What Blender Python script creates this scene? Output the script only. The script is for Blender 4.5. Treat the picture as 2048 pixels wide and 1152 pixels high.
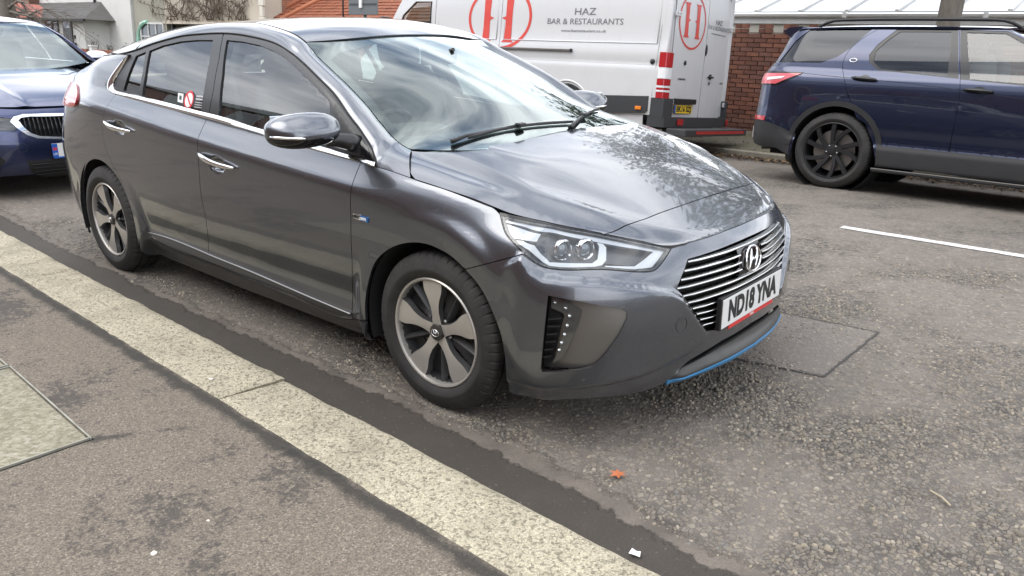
import bpy, bmesh, math, random
import numpy as np
from mathutils import Vector, Matrix
from mathutils.geometry import delaunay_2d_cdt
random.seed(7); RNG=np.random.default_rng(7)
for o in list(bpy.data.objects): bpy.data.objects.remove(o,do_unlink=True)
SC=bpy.context.scene; COL=SC.collection
# ---------------- camera
CAM=np.array([2.006,-2.804,1.421])
_R=np.array([[.76295817,.64638609,.00893604],[-.21190325,.23701148,.94811527],[-.61073058,.72526588,-.31780115]])
cd=bpy.data.cameras.new('camera'); cam=bpy.data.objects.new('camera',cd); COL.objects.link(cam)
cd.sensor_width=36; cd.lens=1579/2048*36; cd.clip_start=.05; cd.clip_end=2000
M=Matrix(((_R[0][0],_R[1][0],-_R[2][0],CAM[0]),(_R[0][1],_R[1][1],-_R[2][1],CAM[1]),(_R[0][2],_R[1][2],-_R[2][2],CAM[2]),(0,0,0,1)))
cam.matrix_world=M; SC.camera=cam
# ---------------- sky: bright broken cloud over a hazy blue sky
SUN_EL=math.radians(55); SUN_AZ=math.radians(235)   # azimuth of the sun direction in the xy plane, from +x
w=bpy.data.worlds.new('World'); SC.world=w; w.use_nodes=True
nt=w.node_tree; nt.nodes.clear()
def _n(t,**k):
    n=nt.nodes.new(t)
    for a,b in k.items(): setattr(n,a,b)
    return n
wo=_n('ShaderNodeOutputWorld'); bg=_n('ShaderNodeBackground'); sky=_n('ShaderNodeTexSky',sky_type='NISHITA')
sky.sun_disc=False; sky.sun_elevation=SUN_EL; sky.sun_rotation=math.radians(90)-SUN_AZ; sky.air_density=1.2; sky.dust_density=2.0
tc=_n('ShaderNodeTexCoord'); mp=_n('ShaderNodeMapping'); mp.inputs['Scale'].default_value=(1.0,1.0,2.6); mp.inputs['Location'].default_value=(3.1,1.7,.4)
nz=_n('ShaderNodeTexNoise'); nz.inputs['Scale'].default_value=1.7; nz.inputs['Detail'].default_value=7; nz.inputs['Roughness'].default_value=.56; nz.inputs['Distortion'].default_value=.5
cr=_n('ShaderNodeValToRGB'); cr.color_ramp.elements[0].position=.30; cr.color_ramp.elements[1].position=.47
nz2=_n('ShaderNodeTexNoise'); nz2.inputs['Scale'].default_value=2.6; nz2.inputs['Detail'].default_value=6
cr2=_n('ShaderNodeValToRGB'); cr2.color_ramp.elements[0].position=.34; cr2.color_ramp.elements[0].color=(3.9,4.5,5.6,1); cr2.color_ramp.elements[1].position=.58; cr2.color_ramp.elements[1].color=(13.2,13.4,13.8,1)
mx=_n('ShaderNodeMixRGB'); L=nt.links.new
L(tc.outputs['Generated'],mp.inputs[0]); L(mp.outputs[0],nz.inputs['Vector']); L(mp.outputs[0],nz2.inputs['Vector'])
L(nz.outputs['Fac'],cr.inputs[0]); L(nz2.outputs['Fac'],cr2.inputs[0]); L(cr.outputs[0],mx.inputs[0]); L(sky.outputs[0],mx.inputs[1]); L(cr2.outputs[0],mx.inputs[2])
L(mx.outputs[0],bg.inputs[0]); bg.inputs[1].default_value=.10; L(bg.outputs[0],wo.inputs[0])
# ---------------- sun, veiled by cloud
ld=bpy.data.lights.new('sun','SUN'); ld.energy=.6; ld.angle=math.radians(40); ld.color=(1,.95,.88)
sun=bpy.data.objects.new('sun',ld); COL.objects.link(sun)
sd=Vector((math.cos(SUN_EL)*math.cos(SUN_AZ),math.cos(SUN_EL)*math.sin(SUN_AZ),math.sin(SUN_EL)))
sun.rotation_euler=sd.to_track_quat('Z','Y').to_euler()
SC.view_settings.view_transform='Standard'; SC.view_settings.look='None'; SC.view_settings.gamma=1; SC.view_settings.exposure=1.2; SC.view_settings.use_curve_mapping=False
SC.cycles.max_bounces=8; SC.cycles.transparent_max_bounces=24; SC.cycles.caustics_reflective=False; SC.cycles.caustics_refractive=False
# ---------------- object helpers
def tag(o,label=None,cat=None,group=None,kind=None):
    if label: o['label']=label
    if cat: o['category']=cat
    if group: o['group']=group
    if kind: o['kind']=kind
    return o
def empty(name,loc=(0,0,0),rz=0,parent=None,mat=None):
    o=bpy.data.objects.new(name,None); COL.objects.link(o); o.empty_display_size=.2
    if mat is not None: o.matrix_world=mat
    else: o.location=loc; o.rotation_euler=(0,0,rz)
    if parent: o.parent=parent
    return o
def link(name,me,mat,parent=None,loc=None,mirror=False):
    o=bpy.data.objects.new(name,me); COL.objects.link(o)
    if mat is not None and not me.materials: me.materials.append(mat)
    if parent: o.parent=parent
    if loc is not None: o.location=loc
    if mirror: o.scale=(1,-1,1)
    return o
def mesh(name,V,F,smooth=False,normals=None):
    me=bpy.data.meshes.new(name)
    me.from_pydata([tuple(map(float,v)) for v in V],[],[tuple(map(int,f)) for f in F])
    if smooth: me.polygons.foreach_set('use_smooth',[True]*len(me.polygons))
    me.update()
    if normals is not None: me.normals_split_custom_set([tuple(n) for n in normals])
    return me
class MB:
    """collects simple shapes into one mesh"""
    def __init__(s): s.V=[]; s.F=[]
    def add(s,V,F):
        n=len(s.V); s.V+=[tuple(v) for v in V]; s.F+=[tuple(i+n for i in f) for f in F]; return s
    def box(s,c,d,rot=None,bev=0.):
        c=np.array(c,float); h=np.array(d,float)/2
        if bev<=0:
            V=np.array([(x,y,z) for x in(-1,1) for y in(-1,1) for z in(-1,1)])*h
            F=[(0,1,3,2),(4,6,7,5),(0,4,5,1),(2,3,7,6),(0,2,6,4),(1,5,7,3)]
        else:
            b=min(bev,*(h*.95)); bm=bmesh.new(); bmesh.ops.create_cube(bm,size=1)
            for v in bm.verts: v.co=Vector((v.co.x*2*h[0],v.co.y*2*h[1],v.co.z*2*h[2]))
            bmesh.ops.bevel(bm,geom=bm.edges[:],offset=b,segments=2,affect='EDGES',profile=.6)
            bm.verts.index_update(); V=np.array([tuple(v.co) for v in bm.verts]); F=[tuple(v.index for v in f.verts) for f in bm.faces]; bm.free()
        if rot is not None: V=V@np.array(Matrix.Rotation(rot[0],3,'X') if isinstance(rot,tuple) and len(rot)==1 else rot).T
        return s.add(V+c,F)
    def tube(s,pts,r,n=8,cap=True):
        P=[Vector(p) for p in pts]; R=r if hasattr(r,'__len__') else [r]*len(P); V=[];F=[]
        up=None
        for i,p in enumerate(P):
            t=(P[min(i+1,len(P)-1)]-P[max(i-1,0)]).normalized()
            if up is None: up=Vector((0,0,1)) if abs(t.z)<.9 else Vector((1,0,0))
            a=t.cross(up).normalized(); b=a.cross(t).normalized(); up=b
            for k in range(n):
                an=2*math.pi*k/n; V.append(p+(a*math.cos(an)+b*math.sin(an))*R[i])
        for i in range(len(P)-1):
            for k in range(n): F.append((i*n+k,i*n+(k+1)%n,(i+1)*n+(k+1)%n,(i+1)*n+k))
        if cap: F.append(tuple(range(n-1,-1,-1))); F.append(tuple((len(P)-1)*n+k for k in range(n)))
        return s.add(V,F)
    def lathe(s,prof,axis='y',n=32,c=(0,0,0),closed=False):
        """prof: (r,h) pairs revolved about an axis through c"""
        V=[];F=[];m=len(prof)
        for k in range(n):
            a=2*math.pi*k/n; ca,sa=math.cos(a),math.sin(a)
            for r,h in prof:
                p=(r*ca,h,r*sa) if axis=='y' else ((r*ca,r*sa,h) if axis=='z' else (h,r*ca,r*sa))
                V.append((p[0]+c[0],p[1]+c[1],p[2]+c[2]))
        for k in range(n):
            k2=(k+1)%n
            for i in range(m-1 if not closed else m):
                j=(i+1)%m; F.append((k*m+i,k*m+j,k2*m+j,k2*m+i))
        return s.add(V,F)
    def prism(s,poly,fn0,fn1):
        """poly of 2d points; fn maps 2d point to 3d for the two ends"""
        n=len(poly); V=[fn0(*p) for p in poly]+[fn1(*p) for p in poly]
        F=[tuple(range(n-1,-1,-1)),tuple(range(n,2*n))]+[(i,(i+1)%n,n+(i+1)%n,n+i) for i in range(n)]
        return s.add(V,F)
    def build(s,name,mat,parent=None,smooth=False,loc=None,angle=None,mirror=False):
        me=mesh(name,s.V,s.F,smooth or angle is not None)
        bm=bmesh.new(); bm.from_mesh(me); bmesh.ops.recalc_face_normals(bm,faces=bm.faces[:]); bm.to_mesh(me); bm.free()
        if angle is not None: me.set_sharp_from_angle(angle=math.radians(angle))
        return link(name,me,mat,parent,loc,mirror)
def copy_tree(o,parent=None):
    c=o.copy(); COL.objects.link(c); c.parent=parent
    for ch in list(o.children): copy_tree(ch,c)
    return c
# value noise on arrays
def vnoise(x,y,seed=0):
    xi=np.floor(x).astype(np.int64); yi=np.floor(y).astype(np.int64); fx=x-xi; fy=y-yi
    fx=fx*fx*(3-2*fx); fy=fy*fy*(3-2*fy)
    def h(a,b):
        n=(a*374761393+b*668265263+seed*1442695041)&0xffffffff; n=((n^(n>>13))*1274126177)&0xffffffff; return ((n^(n>>16))&0xffff)/65535.
    return (h(xi,yi)*(1-fx)+h(xi+1,yi)*fx)*(1-fy)+(h(xi,yi+1)*(1-fx)+h(xi+1,yi+1)*fx)*fy
def fbm(x,y,oct=4,seed=0):
    r=0;a=.5
    for k in range(oct): r=r+a*vnoise(x*2**k,y*2**k,seed+k); a*=.5
    return r
# ---------------- materials
MATS={}
def mat(name,col=(.5,.5,.5),rough=.5,metal=0.,coat=0.,spec=.5,**k):
    if name in MATS: return MATS[name]
    m=bpy.data.materials.new(name); m.use_nodes=True; b=m.node_tree.nodes['Principled BSDF']
    b.inputs['Base Color'].default_value=(*col,1); b.inputs['Roughness'].default_value=rough; b.inputs['Metallic'].default_value=metal
    b.inputs['Coat Weight'].default_value=coat; b.inputs['Coat Roughness'].default_value=k.get('cr',.03); b.inputs['Specular IOR Level'].default_value=spec
    if 'emit' in k: b.inputs['Emission Color'].default_value=(*k['emit'],1); b.inputs['Emission Strength'].default_value=k.get('es',1)
    if 'trans' in k: b.inputs['Transmission Weight'].default_value=k['trans']
    MATS[name]=m; return m
class NT:
    def __init__(s,m): s.t=m.node_tree; s.b=s.t.nodes['Principled BSDF']
    def n(s,t,ins=None,**k):
        n=s.t.nodes.new(t)
        for a,b in k.items(): setattr(n,a,b)
        for a,b in (ins or {}).items():
            if hasattr(b,'outputs') or isinstance(b,bpy.types.NodeSocket): s.l(b,n.inputs[a])
            else: n.inputs[a].default_value=b
        return n
    def l(s,a,b): s.t.links.new(a if isinstance(a,bpy.types.NodeSocket) else a.outputs[0],b)
    def coord(s,kind='Object',scale=(1,1,1)):
        c=s.n('ShaderNodeTexCoord'); m=s.n('ShaderNodeMapping',{'Scale':scale}); s.l(c.outputs[kind],m.inputs[0]); return m
    def noise(s,v,scale,detail=4,rough=.55,dist=0.): return s.n('ShaderNodeTexNoise',{'Vector':v,'Scale':scale,'Detail':detail,'Roughness':rough,'Distortion':dist})
    def ramp(s,f,stops):
        r=s.n('ShaderNodeValToRGB'); s.l(f,r.inputs[0]); e=r.color_ramp.elements
        while len(e)<len(stops): e.new(.5)
        for i,(p,c) in enumerate(stops):
            e[i].position=p; e[i].color=(*(c if hasattr(c,'__len__') else (c,c,c)),1)
        return r
    def mix(s,f,a,b,mode='MIX'):
        m=s.n('ShaderNodeMixRGB',blend_type=mode)
        for i,v in ((0,f),(1,a),(2,b)):
            if isinstance(v,(int,float)): m.inputs[i].default_value=v if i==0 else (v,v,v,1)
            elif isinstance(v,tuple): m.inputs[i].default_value=(*v,1)
            else: s.l(v if isinstance(v,bpy.types.NodeSocket) else v.outputs[0],m.inputs[i])
        return m
    def bump(s,h,strength=.3,dist=.01,normal=None):
        b=s.n('ShaderNodeBump',{'Strength':strength,'Distance':dist}); s.l(h,b.inputs['Height'])
        if normal is not None: s.l(normal,b.inputs['Normal'])
        return b
    def math(s,op,a,b=None,c=None):
        m=s.n('ShaderNodeMath',operation=op)
        for i,v in enumerate((a,b,c)):
            if v is None: continue
            if isinstance(v,(int,float)): m.inputs[i].default_value=v
            else: s.l(v if isinstance(v,bpy.types.NodeSocket) else v.outputs[0],m.inputs[i])
        return m
def dirty(m,base,amt=.25,scale=6,dirt=(.09,.075,.06),rough=(.3,.5)):
    """breaks a flat colour up with soft dirt and roughness"""
    t=NT(m); v=t.coord('Object'); n=t.noise(v,scale,6,.6); r=t.ramp(n,[(.42,0.),(.75,1.)])
    f=t.math('MULTIPLY',r,amt); c=t.mix(f,base,dirt); t.l(c,t.b.inputs['Base Color'])
    rr=t.n('ShaderNodeMapRange',{'To Min':rough[0],'To Max':rough[1]}); t.l(n,rr.inputs[0]); t.l(rr.outputs[0],t.b.inputs['Roughness'])
    return m
def paint(name,col,metal=.55,rough=.38,dust=.06,dcol=(.16,.145,.125)):
    m=mat(name,col,rough,metal,1.,cr=.025); t=NT(m); v=t.coord('Object')
    f=t.n('ShaderNodeTexVoronoi',{'Vector':v,'Scale':900.}); fl=t.ramp(f.outputs['Color'],[(0.,.82),(1.,1.18)])
    c=t.mix(1.,tuple(col),fl,'MULTIPLY')
    n=t.noise(v,3.,8,.65); n2=t.noise(v,45.,4,.6); s=t.n('ShaderNodeSeparateXYZ'); t.l(v,s.inputs[0])
    low=t.n('ShaderNodeMapRange',{'From Min':.75,'From Max':.18,'To Min':.25,'To Max':1.6}); t.l(s.outputs['Z'],low.inputs[0])
    d=t.math('MULTIPLY',t.ramp(n,[(.40,0.),(.72,1.)]),low.outputs[0]); d=t.math('MULTIPLY',d,dust*2.5); d=t.math('MULTIPLY',d,t.ramp(n2,[(.3,.5),(.7,1.)]))
    c2=t.mix(d,c,dcol); t.l(c2,t.b.inputs['Base Color'])
    cw=t.math('SUBTRACT',1.,t.math('MULTIPLY',d,1.5)); t.l(cw,t.b.inputs['Coat Weight'])
    crn=t.n('ShaderNodeMapRange',{'To Min':.012,'To Max':.05}); t.l(n2,crn.inputs[0]); t.l(crn.outputs[0],t.b.inputs['Coat Roughness'])
    return m
def glassmat(name,tint=(.75,.82,.80),alpha=.25,ior=1.52,gl=(1,1,1),two=1.9):
    """thin pane: fresnel mirror over a tinted clear layer"""
    if name in MATS: return MATS[name]
    m=bpy.data.materials.new(name); m.use_nodes=True; t=m.node_tree; t.nodes.clear()
    o=t.nodes.new('ShaderNodeOutputMaterial'); mxs=t.nodes.new('ShaderNodeMixShader'); g=t.nodes.new('ShaderNodeBsdfGlossy'); tr=t.nodes.new('ShaderNodeBsdfTransparent'); fr=t.nodes.new('ShaderNodeFresnel')
    g.inputs['Roughness'].default_value=.01; g.inputs['Color'].default_value=(*gl,1); tr.inputs['Color'].default_value=(*tint,1); fr.inputs['IOR'].default_value=ior
    ge=t.nodes.new('ShaderNodeNewGeometry'); im=t.nodes.new('ShaderNodeMapRange'); im.inputs['To Min'].default_value=ior; im.inputs['To Max'].default_value=1/ior; t.links.new(ge.outputs['Backfacing'],im.inputs[0]); t.links.new(im.outputs[0],fr.inputs['IOR'])
    mr=t.nodes.new('ShaderNodeMath'); mr.operation='MULTIPLY'; mr.inputs[1].default_value=two; mr.use_clamp=True
    t.links.new(fr.outputs[0],mr.inputs[0]); t.links.new(mr.outputs[0],mxs.inputs[0]); t.links.new(tr.outputs[0],mxs.inputs[1]); t.links.new(g.outputs[0],mxs.inputs[2]); t.links.new(mxs.outputs[0],o.inputs[0])
    MATS[name]=m; return m

def tone(name,k):
    """scales a finished material's base colour"""
    m=MATS[name]; t=NT(m); i=t.b.inputs['Base Color']
    if i.is_linked: src=i.links[0].from_socket; t.l(t.mix(1.,src,(k,k,k) if not hasattr(k,'__len__') else tuple(k),'MULTIPLY'),i)
    else: c=i.default_value; kk=k if hasattr(k,'__len__') else (k,k,k); i.default_value=(c[0]*kk[0],c[1]*kk[1],c[2]*kk[2],1)
class CS:
    """natural cubic spline (vector valued), linear extrapolation"""
    def __init__(s,x,y):
        s.x=x=np.asarray(x,float); s.y=y=np.asarray(y,float)
        n=len(x); h=np.diff(x)
        A=np.zeros((n,n)); A[0,0]=A[-1,-1]=1; r=np.zeros_like(y)
        hh=h.reshape((-1,)+(1,)*(y.ndim-1)); d=np.diff(y,axis=0)/hh
        for i in range(1,n-1):
            A[i,i-1]=h[i-1];A[i,i]=2*(h[i-1]+h[i]);A[i,i+1]=h[i]; r[i]=6*(d[i]-d[i-1])
        s.m=np.linalg.solve(A,r.reshape(n,-1)).reshape(y.shape)
    def __call__(s,t):
        t=np.asarray(t,float); x,y,m=s.x,s.y,s.m
        tc=np.clip(t,x[0],x[-1]); i=np.clip(np.searchsorted(x,tc)-1,0,len(x)-2)
        h=x[i+1]-x[i]; sh=tc.shape+(1,)*(y.ndim-1)
        a=((x[i+1]-tc)/h).reshape(sh); b=((tc-x[i])/h).reshape(sh); H=h.reshape(sh)
        v=a*y[i]+b*y[i+1]+((a**3-a)*m[i]+(b**3-b)*m[i+1])*H*H/6
        sl0=(y[1]-y[0])/(x[1]-x[0])-(x[1]-x[0])*m[1]/6; sl1=(y[-1]-y[-2])/(x[-1]-x[-2])+(x[-1]-x[-2])*m[-2]/6
        e=(t-tc).reshape(sh)
        return v+np.where(e<0,e*sl0,e*sl1)
class PC:
    """monotone cubic (pchip), vector valued, linear extrapolation"""
    def __init__(s,x,y):
        s.x=x=np.asarray(x,float); s.y=y=np.asarray(y,float)
        h=np.diff(x).reshape((-1,)+(1,)*(y.ndim-1)); d=np.diff(y,axis=0)/h
        m=np.zeros_like(y); m[0]=d[0]; m[-1]=d[-1]
        w1=2*h[1:]+h[:-1]; w2=h[1:]+2*h[:-1]
        with np.errstate(all='ignore'):
            mm=(w1+w2)/(w1/d[:-1]+w2/d[1:])
        m[1:-1]=np.where(d[:-1]*d[1:]>0,np.nan_to_num(mm),0); s.m=m
    def __call__(s,t):
        t=np.asarray(t,float); x,y,m=s.x,s.y,s.m
        tc=np.clip(t,x[0],x[-1]); i=np.clip(np.searchsorted(x,tc)-1,0,len(x)-2)
        sh=tc.shape+(1,)*(y.ndim-1); h=(x[i+1]-x[i]).reshape(sh); q=((tc-x[i]).reshape(sh))/h
        v=y[i]*(2*q**3-3*q**2+1)+m[i]*h*(q**3-2*q**2+q)+y[i+1]*(3*q**2-2*q**3)+m[i+1]*h*(q**3-q**2)
        e=(t-tc).reshape(sh); return v+np.where(e<0,e*m[0],e*m[-1])
def blur(a,sx,sz):
    for ax,sg in ((0,sx),(1,sz)):
        if sg<=0: continue
        n=int(np.ceil(3*sg)); k=np.exp(-.5*(np.arange(-n,n+1)/sg)**2); k/=k.sum()
        p=np.pad(a,[(n,n) if i==ax else (0,0) for i in range(2)],mode='reflect',reflect_type='odd')
        a=np.apply_along_axis(lambda v:np.convolve(v,k,'valid'),ax,p)
    return a
def bicubic(A,u,v):
    """Catmull-Rom sample of A at index coords"""
    n,m=A.shape; u=np.clip(u,1,n-2.001); v=np.clip(v,1,m-2.001)
    i=np.floor(u).astype(int); j=np.floor(v).astype(int); fu=u-i; fv=v-j
    def w(f): return [(-.5*f**3+f**2-.5*f),(1.5*f**3-2.5*f**2+1),(-1.5*f**3+2*f**2+.5*f),(.5*f**3-.5*f**2)]
    wu,wv=w(fu),w(fv); r=0
    for a in range(4):
        for b in range(4): r=r+wu[a]*wv[b]*A[i-1+a,j-1+b]
    return r
def inpoly(P,x,y):
    P=np.asarray(P,float); c=np.zeros(np.shape(x),bool); n=len(P); j=n-1
    for i in range(n):
        xi,yi=P[i];xj,yj=P[j]
        if yi!=yj: c^=((yi>y)!=(yj>y))&(x<(xj-xi)*(y-yi)/(yj-yi)+xi)
        j=i
    return c
def sst(a,b,x):
    t=np.clip((x-a)/(b-a),0,1); return t*t*(3-2*t)
class Shell:
    """body side surface: plan curve Q(s) (rear centre -> nose) plus an offset map along the plan normal; y is returned positive"""
    G=.005
    def __init__(S,plan,z0,z1):
        P=np.asarray(plan,float); d=np.r_[0,np.cumsum(np.hypot(*np.diff(P,axis=0).T))]
        S.Q=CS(d,P); S.L=d[-1]; S.z0=z0; S.z1=z1
        S.ns=int(S.L/S.G)+1; S.nz=int((z1-z0)/S.G)+1
        S.ss=np.arange(S.ns)*S.G; S.zz=z0+np.arange(S.nz)*S.G
        S.q=S.Q(S.ss); S.qn=S.nrm(S.ss)
        S.O=np.zeros((S.ns,S.nz))
    def nrm(S,s):
        s=np.asarray(s,float); t=(S.Q(s+.004)-S.Q(s-.004)); t/=np.linalg.norm(t,axis=-1,keepdims=True)
        return np.stack([-t[...,1],t[...,0]],-1)
    def s_of(S,x,w=None):
        d=np.abs(S.q[:,0]-x) if w is None else np.hypot(S.q[:,0]-x,S.q[:,1]-w)
        if w is None: d=np.where(S.q[:,1]<.3,9,d)
        return S.ss[np.argmin(d)]
    def off(S,s,z): return bicubic(S.O,np.asarray(s,float)/S.G,(np.asarray(z,float)-S.z0)/S.G)
    def pos(S,s,z,e=0.):
        s=np.asarray(s,float);z=np.asarray(z,float)
        q=S.Q(s)+S.nrm(s)*(S.off(s,z)+e)[...,None]
        return np.stack([q[...,0],-q[...,1],z+0*s],-1)
    def normal(S,s,z,h=.004):
        a=S.pos(s+h,z)-S.pos(s-h,z); b=S.pos(s,z+h)-S.pos(s,z-h); n=np.cross(a,b)
        return n/np.linalg.norm(n,axis=-1,keepdims=True)
# ---- grey hatchback: x forward from the front axle, y<0 the right side (towards the kerb), z up
PLAN=[(-3.60,0),(-3.59,.25),(-3.565,.5),(-3.495,.71),(-3.355,.823),(-3.12,.872),(-2.85,.888),(-2.5,.893),(-2.0,.902),(-1.4,.906),(-.8,.905),(-.3,.901),(0,.897),(.2,.893),(.38,.884),(.5,.853),(.6,.788),(.69,.69),(.77,.54),(.825,.36),(.862,.18),(.875,0)]
B=Shell(PLAN,.12,1.46)
crease=PC([-3.6,-3.2,-2.8,-2.0,-1.53,-.93,-.43,-.1],[1.0,.99,.968,.912,.876,.832,.802,.775])
belt=PC([-3.6,-2.55,-2.40,-1.62,-1.05,-.345],[1.10,1.058,1.045,.975,.944,.897])
topc=CS([0,1,2,3,4,5,6,7,8,9,10,11],[(-.35,.850,.895),(-.15,.845,.879),(.04,.838,.858),(.15,.826,.842),(.235,.805,.820),(.285,.782,.803),(.42,.715,.777),(.564,.616,.748),(.66,.53,.722),(.734,.43,.699),(.775,.2,.700),(.781,0,.700)])
# roof rail: window top edge, and roof gutter / windscreen edge
zt=PC([-3.7,-3.2,-2.9,-2.6,-2.449,-2.414,-2.31,-2.175,-2.031,-1.876,-1.692,-1.523,-1.37,-1.259,-1.146,-1.03,-.912,-.799,-.689,-.584,-.514,-.468,-.42,-.372,-.30,.2],[.95,1.08,1.15,1.215,1.245,1.261,1.292,1.322,1.345,1.357,1.364,1.360,1.348,1.335,1.313,1.279,1.234,1.186,1.136,1.078,1.039,1.009,.978,.945,.925,.9])
zr=PC([-3.7,-3.542,-3.311,-3.06,-2.89,-2.733,-2.53,-2.336,-2.111,-1.82,-1.53,-1.42,-1.31,-1.2,-1.1,-1.0,-.885,-.742,-.596,-.478,-.389,-.321,-.27,.2],[1.01,1.070,1.146,1.211,1.260,1.292,1.334,1.367,1.393,1.408,1.413,1.405,1.390,1.370,1.338,1.280,1.228,1.167,1.097,1.028,.982,.961,.952,.94])
yr=PC([-3.7,-3.3,-3.0,-2.6,-2.2,-1.8,-1.5,-1.1,-.8,-.5,-.27,.2],[.55,.59,.59,.575,.563,.558,.560,.580,.622,.675,.713,.75])
def build():
    S=B
    door=lambda x:([.12,.19,.262-.022*(x+.5)/1.7,.335,.48,.66],[-.105,-.072,-.026,-.034,-.014,-.001])
    K=[]  # stations (s, zs, os)
    for x in (-3.1,-2.7,-2.2,-1.6,-1.0,-.45):
        z,o=door(x); zc=float(crease(x)); zb=float(belt(x))
        if x<-2.9: o=[-.09,-.05,-.03,-.018,-.008,0]
        xt=.036*float(sst(-2.75,-3.1,x)); K.append((S.s_of(x),z+[zc,.5*(zc+zb),zb],o+[-.007-.7*xt,-.034-.9*xt,-.062-xt]))
    def top(s):
        q=S.Q(s);n=S.nrm(s); t=topc(np.linspace(0,11,2201)); d=t[:,:2]-q; l=d@np.array([n[1],-n[0]]) if False else d[:,0]*(-n[1])+d[:,1]*n[0]
        l=np.where(d@n>.1,9,l); i=np.argmin(np.abs(l)); return float(d[i]@n),float(t[i,2])
    for x,o,z in ((-.2,[-.09,-.05,-.024,-.026,-.010,-.001],[.14,.2,.27,.335,.48,.66]),(.05,[-.07,-.04,-.02,-.012,-.004,-.001],[.14,.2,.28,.36,.5,.60]),(.25,[-.07,-.035,-.012,-.004,0,-.003],[.14,.2,.28,.36,.46,.55]),(.40,[-.05,-.025,-.006,0,0,-.004],[.14,.2,.27,.36,.46,.55])):
        s=S.s_of(x); to,tz=top(s)
        if x==-.2: zz=[.785,.838,tz]; oo=[-.010,-.028,to]
        elif x==.05: zz=[.70,.785,tz]; oo=[-.006,-.026,to]
        else: zz=[.64,.73,tz]; oo=[-.014,-.040 if x<.3 else -.045,to]
        K.append((s,z+zz,o+oo))
    for (x,w) in ((.5,.853),(.6,.788),(.69,.69),(.77,.54),(.825,.36),(.862,.18),(.875,0)):
        s=S.s_of(x,w); to,tz=top(s); f=np.clip((.6-w)/.6,0,1)
        z=[.14,.19,.25,.34,.44,.53,.60,.60+.5*(tz-.60),tz]
        c0=[-.06,-.02,0,0,0,-.006,-.020,-.020+.42*(to+.020),to]
        c1=[-.09,-.04,-.006,-.012,-.018,-.024,-.034,-.034+.40*(to+.034),to]
        K.append((s,z,[a*(1-f)+b*f for a,b in zip(c0,c1)]))
    # rear face
    for x,w in ((-3.60,0),(-3.565,.5),(-3.42,.765)):
        K.append((S.s_of(x,w),[.12,.2,.3,.4,.5,.66,.88,.97,1.06],[-.12,-.07,-.02,-.008,-.002,0,-.055,-.08,-.125]))
    K.sort(key=lambda k:k[0])
    sk=np.array([k[0] for k in K]); ZK=PC(sk,np.array([k[1] for k in K])); OK=PC(sk,np.array([k[2] for k in K]))
    Z=ZK(S.ss); O=OK(S.ss); zz=S.zz; top_z=Z[:,-1]
    for i in range(S.ns):
        S.O[i]=PC(Z[i],O[i])(zz)
    # greenhouse above the belt (side only)
    x=S.q[:,0]; side=(S.q[:,1]>.6)
    xx=x[:,None]; w=S.q[:,1][:,None]; zb=belt(x)[:,None]; ZT=zt(x)[:,None]; ZR=zr(x)[:,None]; YR=yr(x)[:,None]; z=zz[None,:]
    y0=w-.062-.036*sst(-2.75,-3.1,xx); dz=z-zb
    yg=y0-.27*dz-.63*np.clip(dz,0,None)**2
    dt=ZT-zb; yt=y0-.27*dt-.63*np.clip(dt,0,None)**2
    tau=np.clip((z-ZT)/np.maximum(ZR-ZT,.02),0,1.6)
    sl=(.27+1.26*np.clip(dt,0,None))*np.maximum(ZR-ZT,.02)
    rail=yt-sl*tau-(np.maximum(yt-YR,.03)-sl)*tau**2.0
    gh=np.where(z>ZT,rail,yg)-w
    nx=np.clip(S.qn[:,1][:,None],.5,1)
    m=(z>zb)&side[:,None]&(xx<-.28)&(xx>-3.5)
    fr=sst(-.28,-.36,xx)
    S.O=np.where(m,gh/nx*fr+S.O*(1-fr),S.O)
    # above the hood edge the surface keeps falling inward
    for i in np.where((x>-.36)&(x<.3)&side)[0]:
        k=zz>top_z[i]; kk=top_z[i]; v=O[i,-1]-1.9*(zz[k]-kk); f=float(sst(-.28,-.36,x[i])); S.O[i,k]=S.O[i,k]*f+v*(1-f)
    return Z
ZL=build()
# smooth, little rounding of all creases
B.O=blur(B.O,4,0); B.O=blur(B.O,0,1.6)
# wheel-arch flare
def flare(cx):
    q=B.q; r=np.hypot(q[:,0][:,None]-cx,B.zz[None,:]-.315); on=(q[:,1]>.6)[:,None]&(B.zz[None,:]<.80)
    t=sst(.47,.40,r)*on; B.O=B.O*(1-t)+t*np.maximum(B.O,-.004)
flare(0.);
t_=B.O.copy(); flare(-2.7)
B.O=blur(B.O,1.5,1.5)
# chin lip, cheek step under the headlamps
def _bump(poly,h,sg):
    m=inpoly(poly,*np.meshgrid(B.ss,B.zz,indexing='ij')).astype(float); B.O=B.O+h*blur(m,sg,sg)
_bump([(5.27,.235),(5.42,.256),(5.55,.262),(5.9,.262),(5.9,.20),(5.5,.20),(5.3,.205)],.022,2.2)
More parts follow.
